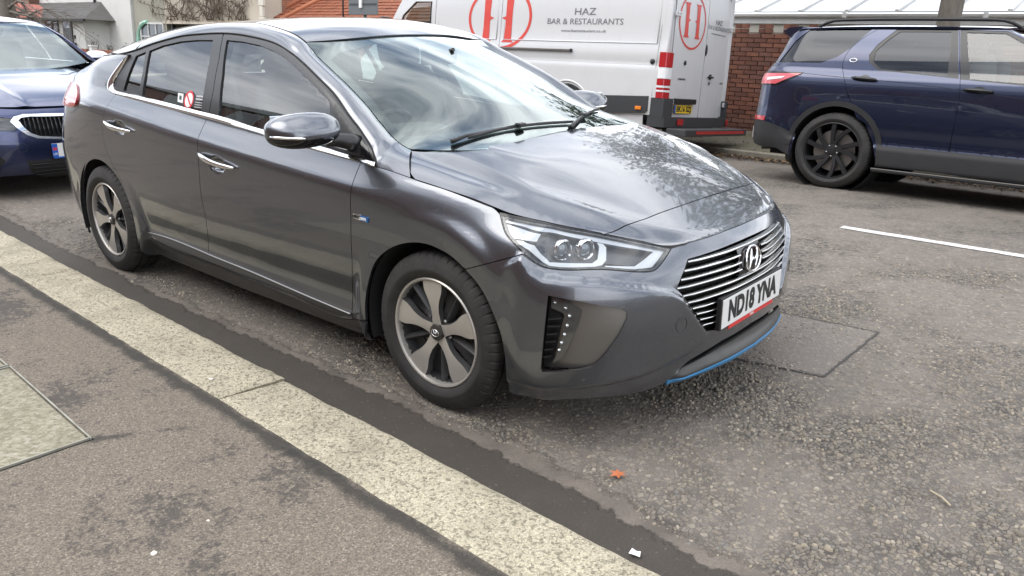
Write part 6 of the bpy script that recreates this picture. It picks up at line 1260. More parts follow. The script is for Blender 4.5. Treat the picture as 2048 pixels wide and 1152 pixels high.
arr=panel_arrays(off_pos(Op,-.004),On,[(0.,.67),(0.,1.6),(rear_s-.01,1.6),(rear_s-.01,.67)],(),.05,0); link('tailgate',to_mesh('tg',both_sides(arr)),P_NAVY,OR)
pair('silver_tow_trim',panel_arrays(off_pos(Op,.012),On,[(rear_s-.28,.57),(rear_s+.02,.57),(rear_s+.08,.42),(rear_s-.28,.42)],(),.04,.01),M_SATIN,OR)
pair('mud_flap',panel_arrays(off_pos(Op,-.02),On,[(os_(-.47),.48),(os_(-.43),.48),(os_(-.41),.20),(os_(-.50),.23)],(),.04,.015),M_BLK,OR)
lp=O_('lamp'); pair('tail_lamp',panel_arrays(off_pos(Op,.010),On,[(rear_s-.06,1.145),(os_(-.80),1.15),(os_(-.53),1.157),(os_(-.44),1.158),(os_(-.56),1.112),(os_(-.72),1.04),(rear_s-.06,1.03)],(),.03,.012),mat('pale_red_lens',(.60,.10,.12),.12,0,.8),OR)
pair('lamp_bezel',panel_arrays(off_pos(Op,.005),On,[(rear_s-.07,1.165),(os_(-.80),1.17),(os_(-.42),1.172),(os_(-.54),1.10),(os_(-.71),1.025),(rear_s-.07,1.015)],(),.03,.012),M_GLOSS,OR)
pair('lamp_lens_stripe',panel_arrays(off_pos(Op,.014),On,[(os_(-.84),1.105),(os_(-.62),1.125),(os_(-.66),1.10),(os_(-.84),1.075)],(),.03,.006),M_WHITE,OR)
pair('rear_reflector',panel_arrays(off_pos(Op,.010),On,[(rear_s-.02,.70),(os_(-.78),.69),(os_(-.78),.645),(rear_s-.02,.65)],(),.03,.01),M_RED,OR)
s,z=O_('fuel')[0]; t=np.linspace(0,2*math.pi,33); q=Op(s+.088*np.cos(t),z+.088*np.sin(t),.001); mb=MB(); mb.tube(q,.0025,5,False); mb.build('fuel_flap_groove',M_SEAL,OR,smooth=True)
cre=smoothline(O_('crease'),.04); mb=MB(); q=Op(cre[:,0],cre[:,1],.0005); mb.tube(q,.0022,5); o=mb.build('waist_groove',M_SEAL,OR,smooth=True); link('waist_groove',o.data,None,OR,None,True)
hd=O_('hand')
for a,b in ((hd[0],hd[1]),(hd[2],hd[3])):
    t=np.linspace(0,1,9); q=Op(a[0]+(b[0]-a[0])*t,a[1]+(b[1]-a[1])*t,.012+.028*np.sin(math.pi*np.clip(t,.03,.97))**.5); mb=MB(); mb.tube(q,[.010]+[.017]*7+[.010],8); o=mb.build('door_handle',M_GLOSS,OR,smooth=True); link('door_handle',o.data,None,OR,None,True)
    m_=(a+b)/2; arr=panel_arrays(off_pos(Op,.0015),On,[(m_[0]+.055*math.cos(x),m_[1]+.004+.034*math.sin(x)) for x in np.linspace(0,2*math.pi,20)[:-1]],(),.03,0); pair('handle_bowl',arr,M_GLOSS,OR)
s,z=O_('badge')[0]; mb=MB(); q=Op(s+.035*np.cos(t if False else np.linspace(0,2*math.pi,25)),z+.018*np.sin(np.linspace(0,2*math.pi,25)),.004); mb.tube(q,.004,6,False); mb.build('pillar_badge',M_CHROME,OR,smooth=True)
# side step
mb=MB(); mb.box((1.25,-1.0,.245),(1.62,.10,.03),None,.012); o=mb.build('side_step',M_BLK,OR); mb=MB(); mb.box((1.25,-1.05,.262),(1.62,.012,.012),None,.004); mb.build('step_edge',M_SATIN,OR); mb=MB(); mb.box((1.25,1.0,.245),(1.62,.10,.03),None,.012); mb.build('side_step',M_BLK,OR)
# roof with rails and spoiler
def o_roof(x,y): x=np.asarray(x,float); y=np.abs(y); zc=CS([-.8,-.4,.2,1.0,1.5,1.8],[1.655,1.690,1.71,1.712,1.69,1.64])(x); return zc-.055*(y/.80)**2.6
rpo=np.array([(1.48,0),(1.45,-.5),(1.34,-.79),(.8,-.80),(.2,-.80),(-.4,-.79),(-.62,-.76),(-.70,-.5),(-.74,0)]); OR_ROOF=link('roof',to_mesh('orf',panel_arrays(*hf(o_roof),sym(rpo),(),.06,.02)),P_NAVY,OR)
for sy in (-1,1):
    xs2=np.linspace(-.42,1.45,26); lift=np.clip(np.minimum((xs2+.42)/.16,(1.45-xs2)/.16),0,1)**.6; mb=MB(); mb.tube([(x,sy*.72,float(o_roof(x,.72))+.005+.058*l) for x,l in zip(xs2,lift)],.016,8); mb.build('roof_rail',M_BLK,OR_ROOF,smooth=True)
spv=[(-.60,1.655),(-.74,1.640),(-.80,1.60),(-.70,1.53),(-.62,1.60)]; mb=MB(); mb.prism(spv,lambda x,z:(x,-.74,z),lambda x,z:(x,.74,z)); mb.build('spoiler',P_NAVY,OR,angle=40)
owp,own=hf(lambda x,y:CS([1.3,1.6,2.0,2.3],[1.72,1.58,1.33,1.15])(np.asarray(x,float))-.10*np.abs(y)**2.2); link('windscreen',to_mesh('ows',panel_arrays(owp,own,sym([(1.49,0),(1.46,-.5),(1.36,-.76),(1.7,-.80),(2.1,-.83),(2.2,-.5),(2.28,0)]),(),.08,.01)),M_GLASSF,OR)
link('bonnet',to_mesh('obn',panel_arrays(*hf(lambda x,y:CS([1.9,2.4,3.0,3.5,3.62],[1.20,1.185,1.15,1.09,1.05])(np.asarray(x,float))-.06*np.abs(y)**2.4),sym([(3.6,0),(3.52,-.5),(3.3,-.82),(2.6,-.93),(2.1,-.94),(2.2,-.5),(2.26,0)]),(),.08,.015)),P_NAVY,OR)
for x in (0,2.75):
    plain_wheel(OR,(x,-.855,.392),.392,.290,.285,spokes=5,m=mat('black_alloy',(.016,.016,.017),.38,.2),curve=-.28); plain_wheel(OR,(x,.855,.392),.392,.290,.285,spokes=5,m=MATS['black_alloy'],flip=True,curve=-.28)
    for sy in (-1,1): mb=MB(); mb.lathe([(.46,sy*.955),(.47,sy*.60),(.0001,sy*.60)],'y',36,(x,0,.40)); mb.build('wheel_housing',M_DARK,OR,smooth=True)
MB().box((1.35,0,.34),(4.2,1.5,.10)).build('underbody',M_DARK,OR); mb=MB(); mb.tube([(-.95,-.5,.33),(-.80,-.5,.35),(-.5,-.5,.36)],.03,10); mb.build('exhaust',M_BLK,OR,smooth=True); MB().box((-.86,-.62,.40),(.06,.05,.07),None,.01).build('tow_eye',M_BLK,OR)
for y in (-.4,.4): blob('seat_back',(1.15,y,1.0),(.2,.52,.9),M_SEAT,OR); blob('head_rest',(1.08,y,1.5),(.12,.28,.18),M_SEAT,OR)
blob('rear_bench',(.25,0,.95),(.25,1.3,.9),M_SEAT,OR,.35); MB().box((1.95,0,1.0),(.4,1.6,.25),None,.05).build('dashboard',M_TRIM,OR)
for sy in (1,-1):
    DM=empty('door_mirror',(1.98,-1.06*sy,1.24),0,OR); DM.scale=(1,sy,1.3); sub_mirror('mirror_cap',lambda p:p[2]>-.02,P_NAVY,.012,DM); sub_mirror('mirror_base',lambda p:True,M_GLOSS,0,DM)
# ================= white panel van across the road (rear end at x=0, nose towards -x, near side y<0)
VN=tag(empty('panel_van',mat=far(-3.576,4.61,0)),'white high-roof panel van with red circular logo parked half on the far pavement','van')
def vwhite():
    m=mat('van_white',(.72,.72,.71),.32,0,.6,cr=.08); t=NT(m); v=t.coord('Object'); n=t.noise(v,2.5,7,.65); sp=t.n('ShaderNodeSeparateXYZ'); t.l(v,sp.inputs[0]); lo=t.n('ShaderNodeMapRange',{'From Min':1.3,'From Max':.5,'To Min':.03,'To Max':.30}); t.l(sp.outputs['Z'],lo.inputs[0])
    vs=t.coord('Object',(3.,3.,.25)); st=t.noise(vs,3.,5,.6); d=t.math('MULTIPLY',t.ramp(n,[(.42,0.),(.7,1.)]),lo.outputs[0]); d=t.math('ADD',d,t.math('MULTIPLY',t.ramp(st,[(.55,0.),(.8,1.)]),.14)); c=t.mix(d,(.68,.68,.685),(.45,.42,.38)); t.l(c,t.b.inputs['Base Color']); return m
VW=vwhite()
# side profile: half width against height
VPF=CS([.30,.50,.58,.80,1.10,1.19,1.23,1.30,1.40,1.46,1.52,1.9,2.2,2.45,2.60,2.70],[.94,.968,.975,.985,.988,.982,.972,.978,.978,.970,.962,.945,.925,.89,.82,.70])
def v_pos(a,z,e=0.): return np.stack([a,-(VPF(z)+np.asarray(e)+0*a),z+0*a],-1)
def v_nrm(a,z):
    d=(VPF(np.asarray(z)+.004)-VPF(np.asarray(z)-.004))/.008; n=np.stack([0*a,-np.ones_like(a),-d],-1); return n/np.linalg.norm(n,axis=-1,keepdims=True)
va=[(-.02,.58),(-.02,2.62),(-4.52,2.62),(-4.52,.58),(-2.05,.58)]
ar=[(-1.62+.42*math.cos(math.radians(t)),.46+.44*math.sin(math.radians(t))) for t in np.linspace(165,15,24)]
body=[(-.02,.55),(-.02,2.62),(-4.50,2.62),(-4.50,.50),(-2.03,.52)]+ar+[(-1.2,.53)]
def vpair(name,arr,m,par=None): me=to_mesh(name,arr); link(name,me,m,par or VN); link(name,me,m,par or VN,None,True)
sdoor=[(-4.49,.62),(-4.49,2.35),(-3.03,2.35),(-3.03,.62)]
vpair('side_panel',panel_arrays(v_pos,v_nrm,[(-.02,.55),(-.02,2.62),(-3.024,2.62),(-3.024,.52),(-2.03,.52)]+ar+[(-1.2,.53)],(),.06,.012),VW)
vpair('front_side_panel',panel_arrays(v_pos,v_nrm,[(-3.034,.52),(-3.034,2.62),(-4.50,2.62),(-4.50,.50)],(),.06,.012),VW)
cab=[(-4.515,.50),(-4.515,2.62),(-4.9,2.6),(-5.2,2.35),(-5.75,1.55),(-5.9,1.30),(-5.9,.5),(-5.55,.45)]
vpair('cab_side',panel_arrays(v_pos,v_nrm,cab,[[(-4.62,1.40),(-4.62,2.08),(-5.0,2.08),(-5.30,1.86),(-5.52,1.40)]],.06,.012),VW); vpair('cab_window',panel_arrays(off_pos(v_pos,-.01),v_nrm,[(-4.60,1.38),(-4.60,2.10),(-5.02,2.10),(-5.33,1.87),(-5.55,1.38)],(),.1,0),M_GLASS)
mb=MB(); mb.tube([(-4.62,-VPF(1.40)-.002,1.40),(-4.62,-VPF(2.08)-.002,2.08),(-5.0,-VPF(2.08)-.002,2.08),(-5.30,-VPF(1.86)-.002,1.86),(-5.52,-VPF(1.4)-.002,1.40),(-4.62,-VPF(1.40)-.002,1.40)],.012,6); mb.build('cab_window_seal',M_SEAL,VN)
vpair('lower_skirt',panel_arrays(off_pos(v_pos,-.02),v_nrm,[(-.3,.34),(-.3,.56),(-1.15,.56),(-1.2,.34)],(),.1,.01),VW)
# roof, front, floor
def v_roof(x,y): return 2.745-.16*(np.abs(y)/.72)**3+0*np.asarray(x,float)
link('roof',to_mesh('vr',panel_arrays(*hf(v_roof),[(-.02,-.76),(-.02,.76),(-4.95,.76),(-4.95,-.76)],(),.12,.01)),VW,VN)
link('windscreen',to_mesh('vw',panel_arrays(*hf(lambda x,y:2.68+(np.asarray(x,float)+4.95)*1.45-.15*np.abs(y)**2),[(-4.96,-.74),(-4.96,.74),(-5.72,.86),(-5.72,-.86)],(),.12,.01)),M_GLASSF,VN)
mb=MB(); mb.prism([(-5.7,1.55),(-6.2,1.30),(-6.45,1.1),(-6.55,.7),(-6.5,.35),(-5.6,.35),(-5.6,1.5)],lambda x,z:(x,-.93,z),lambda x,z:(x,.93,z)); mb.build('nose',VW,VN,angle=40)
MB().box((-2.9,0,.42),(5.6,1.7,.12)).build('underbody',M_DARK,VN)
mb=MB(); 
for z in (1.215,1.455): pass
# side features: moulding, sliding rail, arch pressing, lamps
pr_=[(-.03,.535),(-.06,.79),(-.20,.795),(-1.16,.765),(-1.22,.60),(-1.16,.495),(-.25,.575)]
vpair('side_moulding',panel_arrays(off_pos(v_pos,.020),v_nrm,[(-.215,.80),(-1.18,.76),(-1.215,.66),(-1.18,.50),(-.26,.565),(-.215,.60)],(),.05,.03),mat('van_grey_plastic',(.055,.057,.062),.5))
o=MB().box((-2.30,-1.0,1.372),(1.42,.035,.032),None,.006).build('sliding_rail',M_SATIN,VN); MB().box((-1.595,-1.0,1.372),(.03,.04,.045),None,.008).build('rail_end',M_BLK,VN)
mb=MB(); mb.tube([(-1.62+.45*math.cos(math.radians(t)),-VPF(.46+.5*math.sin(math.radians(t)))-.004,.46+.48*math.sin(math.radians(t))) for t in np.linspace(160,20,24)],.014,8); mb.build('arch_pressing',VW,VN,smooth=True)
for z,a,b in ((.995,-.2,-4.4),): pass
mb=MB(); mb.box((-.352,-1.012,.632),(.095,.016,.048),None,.007); mb.build('side_marker',M_AMBER,VN)
mb=MB(); mb.lathe([(.0001,-.016),(.02,-.014),(.036,-.004),(.036,.02)],'y',18,(-.215,-.985,1.262)); mb.build('door_stop',M_BLK,VN,smooth=True)
mb=MB()
for (x0,x1) in ((-.18,-2.95),(-3.10,-4.42)):
    mb.tube([(x0,-VPF(1.50)-.001,1.50),(x1,-VPF(1.50)-.001,1.50),(x1,-VPF(2.28)-.001,2.28),(x0,-VPF(2.28)-.001,2.28),(x0,-VPF(1.50)-.001,1.50)],.009,6)
mb.build('panel_swage',VW,VN,smooth=True)
mb=MB(); mb.tube([(-.03,-VPF(1.215)-.001,1.215),(-4.5,-VPF(1.215)-.001,1.215)],.0025,4); mb.tube([(-.17,-VPF(.8)-.001,.80),(-.145,-VPF(1.4)-.001,1.40),(-.14,-VPF(2.5)-.001,2.5)],.003,4); mb.build('panel_groove',mat('van_groove',(.18,.18,.18),.6),VN)
# rear face: doors, lamps, bumper, step
def r_x(y,z): return -.035*(np.abs(y)/.95)**2.5-.045*np.clip(z-1.55,0,None)**1.6
def r_pos(y,z,e=0.): return np.stack([r_x(y,z)+np.asarray(e)+0*y,y,z+0*y],-1)
def r_nrm(y,z):
    h=.004; n=np.stack([np.ones_like(y),-(r_x(y+h,z)-r_x(y-h,z))/(2*h),-(r_x(y,z+h)-r_x(y,z-h))/(2*h)],-1); return n/np.linalg.norm(n,axis=-1,keepdims=True)
SY=.105
def yd(y): return y
lw=-.80
LD=[(lw,.80),(lw,2.55),(SY,2.60),(SY,.53),(-.62,.50),(-.70,.56),(-.71,.78)]
RDp=[(SY+.012,.53),(SY+.012,2.60),(.86,2.55),(.90,.80),(.88,.56),(.83,.515)]
for nm,pl in (('rear_door',LD),('rear_door',RDp)): link(nm,to_mesh(nm,panel_arrays(r_pos,r_nrm,inset(pl,.003),(),.05,.02)),VW,VN)
MB().box((-.10,0,1.55),(.10,1.80,2.0)).build('door_aperture',M_DARK,VN)
# corner posts with lamps
for sy in (-1,1):
    mb=MB(); V=[];F=[]; zz_=[.55,.80,1.2,1.6,2.0,2.4,2.62]
    for z in zz_:
        w_=float(VPF(z)); pts=[(-.03,-w_),(-.012,-w_+.004),(-.004,-w_+.03),(r_x(np.array(w_-.06),np.array(z))+.0,-w_+.07),(float(r_x(np.array(.84),np.array(z)))-.004,-(.815))]
        V+=[(p[0],p[1]*(-sy),z) for p in pts]
    for i in range(len(zz_)-1):
        for j in range(4): F.append((5*i+j,5*i+j+1,5*i+6+j,5*i+5+j))
    mb.add(V,F); mb.build('corner_post',VW,VN,angle=60)
    for k,(z0,z1,m) in enumerate(((1.195,1.39,M_RED),(1.045,1.190,M_WHITE),(.955,1.040,M_RED),(.925,.951,M_WHITE),(.895,.921,M_RED),(.868,.892,M_WHITE),(.785,.864,M_RED))):
        mb=MB(); V=[];F=[]
        for z in (z0,z1):
            w_=float(VPF(z))+.012; 
            for x,y in (((-.105,-w_),(-.02,-w_),(.010,-w_+.02),(.018,-w_+.07),(.016,-w_+.165),(-.03,-w_+.165),(-.105,-w_+.05)) if sy<0 else ((-.115,-w_),(-.05,-w_),(-.03,-w_+.01),(-.026,-w_+.02),(-.028,-w_+.03),(-.06,-w_+.04),(-.115,-w_+.05))): V.append((x,y*(-sy),z))
        n=7
        for j in range(n): F.append((j,(j+1)%n,n+(j+1)%n,n+j))
        F.append(tuple(range(n-1,-1,-1))); F.append(tuple(range(n,2*n))); mb.add(V,F); mb.build('tail_lamp',m,VN,angle=50)
M_VGREY=MATS['van_grey_plastic']
bp=[(.0,-.99),(.05,-.96),(.085,-.80),(.10,-.5),(.10,.5),(.085,.80),(.05,.96),(.0,.99),(-.20,.99),(-.22,.96),(-.05,.9),(-.05,-.9),(-.22,-.96),(-.20,-.99)]
mb=MB(); mb.prism(bp,lambda x,y:(x,y,.395),lambda x,y:(x,y,.535)); mb.prism([(-.17,-.995),(.03,-.985),(.05,-.93),(.04,-.74),(-.17,-.74)],lambda x,y:(x,y,.53),lambda x,y:(x,y,.785)); mb.prism([(-.17,.995),(.03,.985),(.05,.96),(.04,.91),(-.17,.91)],lambda x,y:(x,y,.53),lambda x,y:(x,y,.785)); mb.build('rear_bumper',M_VGREY,VN,angle=40)
MB().box((.108,-.60,.47),(.012,.16,.085),None,.004).build('bumper_reflector',M_RED,VN); MB().box((.09,.93,.47),(.012,.05,.085),None,.004).build('bumper_reflector',M_RED,VN)
ST_=MB().box((.26,0.0,.345),(.30,1.95,.095),None,.012).build('rear_step',M_VGREY,VN); MB().box((.413,.10,.35),(.008,1.55,.045),None,.002).build('step_reflector',M_RED,ST_)
for y in (-.6,.6): MB().box((.05,y,.33),(.4,.06,.05)).build('step_bracket',M_BLK,ST_)
for z,y in ((1.905,-.815),(.745,-.76),(1.84,.875),(.73,.90)):
    mb=MB(); mb.box((.012,y,z),(.03,.13 if y<0 else .05,.07),None,.008); o=mb.build('door_hinge',VW,VN)
    for q in (-.035,.035): MB().box((.029,y+q*(1 if y<0 else .4),z),(.006,.012,.012)).build('hinge_bolt',M_BLK,VN)
mb=MB(); mb.lathe([(.0001,.010),(.03,.008),(.034,0)],'x',16,(.0,-.455,1.28)); mb.build('lock_cover',M_BLK,VN,smooth=True)
mb=MB(); V=[]; mb.lathe([(.0001,.014),(.03,.010),(.04,0)],'x',16,(.0,0,0)); o=mb.build('grab_recess',M_BLK,VN,smooth=True); o.location=(.0,SY+.03,1.49); o.scale=(1,.9,2.1)
mb=MB(); mb.box((.02,.345,1.12),(.03,.15,.028),None,.012); mb.box((.010,.345,1.125),(.02,.05,.075),None,.02); mb.build('door_handle',M_BLK,VN); MB().box((.012,.33,1.03),(.015,.02,.045),None,.006).build('key_lock',M_BLK,VN)
VP=MB().box((0,0,0),(.52,.111,.005),None,.002).build('number_plate',M_PLY,VN); VP.matrix_local=frame_m((.022,-.40,.645),(0,1,0),(0,0,1)); text('plate_letters','EK16 SZJ',.100,M_INK,VP,Matrix.Translation((.02,0,.003)),width=.43,bold=.005); MB().box((-.238,0,.0012),(.044,.109,.0045)).build('plate_band',M_BLUEBAND,VP)
MB().box((.025,-.38,.755),(.05,.62,.075),None,.012).build('plate_lamp_bar',M_BLK,VN)
rear_m=lambda y,z,e=.006:frame_m(tuple(r_pos(np.array([y]),np.array([z]),e)[0]),(0,1,0),(-.02,0,1))
text('door_letters','SPRINTER',.034,mat('badge_dark',(.05,.05,.05),.4),VN,rear_m(-.50,1.057),width=.21,shear=.3,bold=.001); text('door_letters','313',.034,MATS['badge_dark'],VN,rear_m(.79,1.045),width=.09,bold=.001)
M_LRED=mat('logo_red',(.62,.06,.045),.4); M_LGREY=mat('logo_grey',(.16,.16,.17),.45)
def ring(c,a,b,wd,fn,m,name):
    t=np.linspace(0,2*math.pi,65)[:-1]; V=[];F=[]
    for q in t: V+=[fn(c[0]+(a-wd)*math.cos(q),c[1]+(b-wd)*math.sin(q)),fn(c[0]+a*math.cos(q),c[1]+b*math.sin(q))]
    n=len(t); F=[(2*i,2*i+1,(2*((i+1)%n))+1,2*((i+1)%n)) for i in range(n)]; return link(name,mesh(name,V,F,True),m,VN)
sfn=lambda a,z,e=.004:tuple(v_pos(np.array([a]),np.array([z]),e)[0]); rfn=lambda y,z,e=.005:tuple(r_pos(np.array([y]),np.array([z]),e)[0])
def serif_H(cx,cz,h,w,fn,mirror=1):
    """two flared stems with pointed half bars, the logo's open H"""
    st=w*.155
    for sgn in (-1,1):
        x0=cx+sgn*w*.32; prof=[]
        for t_,k in ((-1,1.75),(-.94,1.45),(-.85,1.05),(-.3,.95),(.3,.95),(.85,1.05),(.94,1.45),(1,1.75)): prof.append((t_,k))
        V=[];F=[]
        for t_,k in prof: V+=[fn(x0-st*k*.62,cz+t_*h/2),fn(x0+st*k*.62,cz+t_*h/2)]
        F=[(2*i,2*i+1,2*i+3,2*i+2) for i in range(len(prof)-1)]; link('logo_letter',mesh('logo_letter',V,F),M_LRED,VN)
        bx=x0-sgn*st*.5; V=[fn(bx,cz-h*.045),fn(bx,cz+h*.045),fn(bx-sgn*w*.13,cz+h*.012)]; link('logo_letter',mesh('logo_letter',V,[(0,1,2)]),M_LRED,VN)
ring((-3.075,1.835),.66,.50,.052,sfn,M_LRED,'logo_ring'); serif_H(-3.10,1.82,.72,.72,sfn)
ring((-.345,1.84),.375,.375,.028,rfn,M_LRED,'logo_ring'); serif_H(-.355,1.85,.46,.48,rfn)
side_m=lambda a,z,e=.004:frame_m(sfn(a,z,e),(1,0,0),(0,.05,1))
for body,a,z,sz,wd in (('HAZ',-1.435,1.915,.135,.37),('BAR & RESTAURANTS',-1.44,1.778,.115,1.34),('www.hazrestaurant.co.uk',-1.44,1.65,.055,.80)): text('van_letters',body,sz,M_LGREY,VN,side_m(a,z),width=wd)
for body,y,z,sz,wd in (('HAZ',.46,1.895,.10,.21),('BAR & RESTAURANTS',.47,1.815,.085,.68),('www.hazrestaurant.co.uk',.47,1.735,.035,.48)): text('van_letters',body,sz,M_LGREY,VN,rear_m(y,z),width=wd)
for x in (-1.62,-5.35):
    plain_wheel(VN,(x,-.83,.345),.345,.21,.23,spokes=8,twin=False,m=M_SATIN); plain_wheel(VN,(x,.83,.345),.345,.21,.23,spokes=8,twin=False,m=M_SATIN,flip=True)
for sy in (1,-1): MB().box((-5.55,-1.14*sy,1.62),(.12,.22,.40),None,.04).build('door_mirror',M_BLK,VN)
# ================= far pavement, walls, houses (true vertical leans a little against the cambered road)
HA=math.radians(3.17); HF=Matrix.Translation((0,3.3,0))@Matrix.Rotation(-HA,4,'X')
def hfr(x=0,y=0,z=0,rz=0): return HF@Matrix.Translation((x,y,z))@Matrix.Rotation(rz,4,'Z')
def mossy():
    m=mat('far_pavement',(.12,.11,.08),.9); t=NT(m); v=t.coord('Object'); n=t.noise(v,2.2,6,.65); f=t.noise(v,60.,4,.65); l=t.n('ShaderNodeTexVoronoi',{'Vector':v,'Scale':14.})
    c=t.mix(t.ramp(n,[(.35,0.),(.65,1.)]),(.17,.15,.115),(.13,.125,.065)); c=t.mix(.7,c,t.ramp(f,[(.3,.6),(.7,1.25)]),'MULTIPLY'); c=t.mix(t.math('MULTIPLY',t.ramp(l.outputs['Color'],[(.78,0.),(.86,1.)]),.7),c,(.10,.062,.035)); t.l(c,t.b.inputs['Base Color']); t.l(t.bump(f,.5,.01),t.b.inputs['Normal']); return m
sheet('far_pavement',np.r_[-160,-60,-20,np.arange(-10,8.1,.5),20,60,160],np.r_[8.43,8.9,9.5,10.2,10.9,11.6],lambda X,Y:-.338+.012*(Y-8.4)+.004*fbm(X*2,Y*2,3,4),mossy())
FK=tag(empty('far_kerb'),kind='structure'); fkm=mat('worn_kerb',(.26,.24,.19),.85); dirty(fkm,(.30,.275,.22),.6,7,(.12,.10,.06),(.75,.95))
for k in range(-12,9):
    x0=k*1.0-.2; MB().box((x0+.497,8.375,-.46),(.988,.13,.25+random.uniform(-.006,.006)),None,.012).build('kerb_stone',fkm,FK)
# dead leaves drifted along the far kerb and over the pavement
def leafmat(name,stops):
    m=mat(name,(.2,.1,.05),.8); t=NT(m); g=t.n('ShaderNodeNewGeometry'); t.l(t.ramp(g.outputs['Random Per Island'],stops),t.b.inputs['Base Color']); return m
def leaf_mass(name,P,size,m,flat=False,seed=1,hang=False):
    rng=np.random.default_rng(seed); n=len(P); s=size*rng.uniform(.6,1.3,(n,1)); 
    d=rng.normal(size=(n,3)); 
    if flat: d[:,2]*=.15
    if hang: d[:,2]=-np.abs(d[:,2])*1.5-1.2
    d/=np.linalg.norm(d,axis=1,keepdims=True); u=rng.normal(size=(n,3)); 
    if flat: u=np.stack([0*d[:,0],0*d[:,0],np.ones(n)],1)+.35*u
    w_=np.cross(d,u); w_/=np.linalg.norm(w_,axis=1,keepdims=True); nn=np.cross(w_,d)
    A_=P-d*s*.5; B_=P+w_*s*.24+nn*s*.05; C_=P+d*s*.55; D_=P-w_*s*.24+nn*s*.05
    V=np.stack([A_,B_,C_,D_],1).reshape(-1,3); me=bpy.data.meshes.new(name); me.vertices.add(len(V)); me.vertices.foreach_set('co',V.ravel()); L_=np.arange(n)[:,None]*4+np.array([[0,1,2,0,2,3]]); me.loops.add(n*6); me.loops.foreach_set('vertex_index',L_.ravel()); me.polygons.add(2*n); me.polygons.foreach_set('loop_start',np.arange(2*n)*3); me.polygons.foreach_set('loop_total',np.full(2*n,3)); me.update(calc_edges=True); return me
n=5200; lx=RNG.uniform(-9,3,n); ly=8.30-np.abs(RNG.normal(0,.22,n)); lx2=RNG.uniform(-9,3,900); ly2=RNG.uniform(8.45,10.3,900); P=np.concatenate([np.stack([lx,ly,road_z(ly)+.012+RNG.uniform(0,.03,n)],1),np.stack([lx2,ly2,-.325+0*lx2+RNG.uniform(0,.01,900)],1)])
tag(link('fallen_leaves',leaf_mass('fallen_leaves',P,.055,leafmat('dead_leaf',[(0.,(.035,.024,.018)),(.5,(.07,.045,.028)),(.85,(.13,.08,.04)),(1.,(.24,.14,.06))]),True,3),MATS['dead_leaf']),'dark fallen leaves drifted along the far kerb','leaves',kind='stuff')
# --- brick wall with stepped coping
def brickmat(name,cols,mortar=None):
    m=mat(name,(.25,.1,.06),.85); t=NT(m); o=t.n('ShaderNodeObjectInfo'); v=t.coord('Object'); n=t.noise(v,18.,6,.7); f=t.noise(v,120.,3,.6)
    c=t.ramp(o.outputs['Random'],[(i/(len(cols)-1),k) for i,k in enumerate(cols)]); c=t.mix(t.math('MULTIPLY',t.ramp(n,[(.4,0.),(.75,1.)]),.55),c,(.05,.032,.026)); c=t.mix(.5,c,t.ramp(f,[(.3,.75),(.7,1.2)]),'MULTIPLY'); t.l(c,t.b.inputs['Base Color']); t.l(t.bump(f,.5,.006),t.b.inputs['Normal']); return m
BRK=brickmat('old_red_brick',[(.13,.052,.036),(.20,.078,.05),(.27,.105,.065),(.16,.07,.05),(.22,.10,.075)]); MORT=mat('mortar',(.19,.155,.125),.95)
def brick_course(name,cols,sc,bw=.235,bh=.075):
    """distant brickwork, too small to tell the bricks apart"""
    m=mat(name,(.25,.1,.06),.85); t=NT(m); v=t.coord('Object'); mp_=t.n('ShaderNodeMapping'); t.l(v,mp_.inputs[0]); mp_.inputs['Rotation'].default_value=(math.radians(90),0,0)
    b=t.n('ShaderNodeTexBrick',{'Vector':mp_,'Scale':1.,'Mortar Size':.008,'Brick Width':bw,'Row Height':bh,'Color1':(*cols[0],1),'Color2':(*cols[1],1),'Mortar':(*cols[2],1)}); n=t.noise(v,4.,5,.6); c=t.mix(.6,b,t.ramp(n,[(.3,.7),(.7,1.2)]),'MULTIPLY'); t.l(c,t.b.inputs['Base Color']); return m
BW=tag(empty('brick_wall',mat=hfr(0,7.2,-.02)),'old red brick wall with stepped battlement coping between van and navy car','wall')
MB().box((-2.,.13,.87),(20,.19,1.74)).build('wall_core',MORT,BW)
MB().box((-8.35,.10,.86),(7.3,.215,1.715)).build('wall_stretch',brick_course('brick_far',((.20,.08,.05),(.14,.055,.04),(.17,.14,.115)),1),BW); MB().box((2.55,.10,.86),(10.9,.215,1.715)).build('wall_stretch',MATS['brick_far'],BW)
bm_=MB().box((0,0,0),(.217,.10,.0655),None,.004); bm0=None
def add_brick(x,z,w_=.217,parent=BW,y=.0):
    global bm0
    if bm0 is None: o=bm_.build('brick',BRK,parent); bm0=o.data
    else: o=link('brick',bm0,None,parent)
    o.location=(x+random.uniform(-.002,.002),y+random.uniform(-.004,.006),z+random.uniform(-.0015,.0015)); o.scale=(w_/.217,1,1); o.rotation_euler=(0,random.uniform(-.006,.006),0)
for r in range(23):
    z=.0375+r*.0745; off=.0 if r%2 else .1175
    for k in range(8):
        x=-4.72+k*.2285+off
        if x>-2.85: continue
        add_brick(x,z)
for k,x in enumerate(np.arange(-4.62,-2.8,.425)):
    for j in range(2):
        for q in (-.055,.055): add_brick(x+q,1.79+.075*j-.03,.105,y=.05)
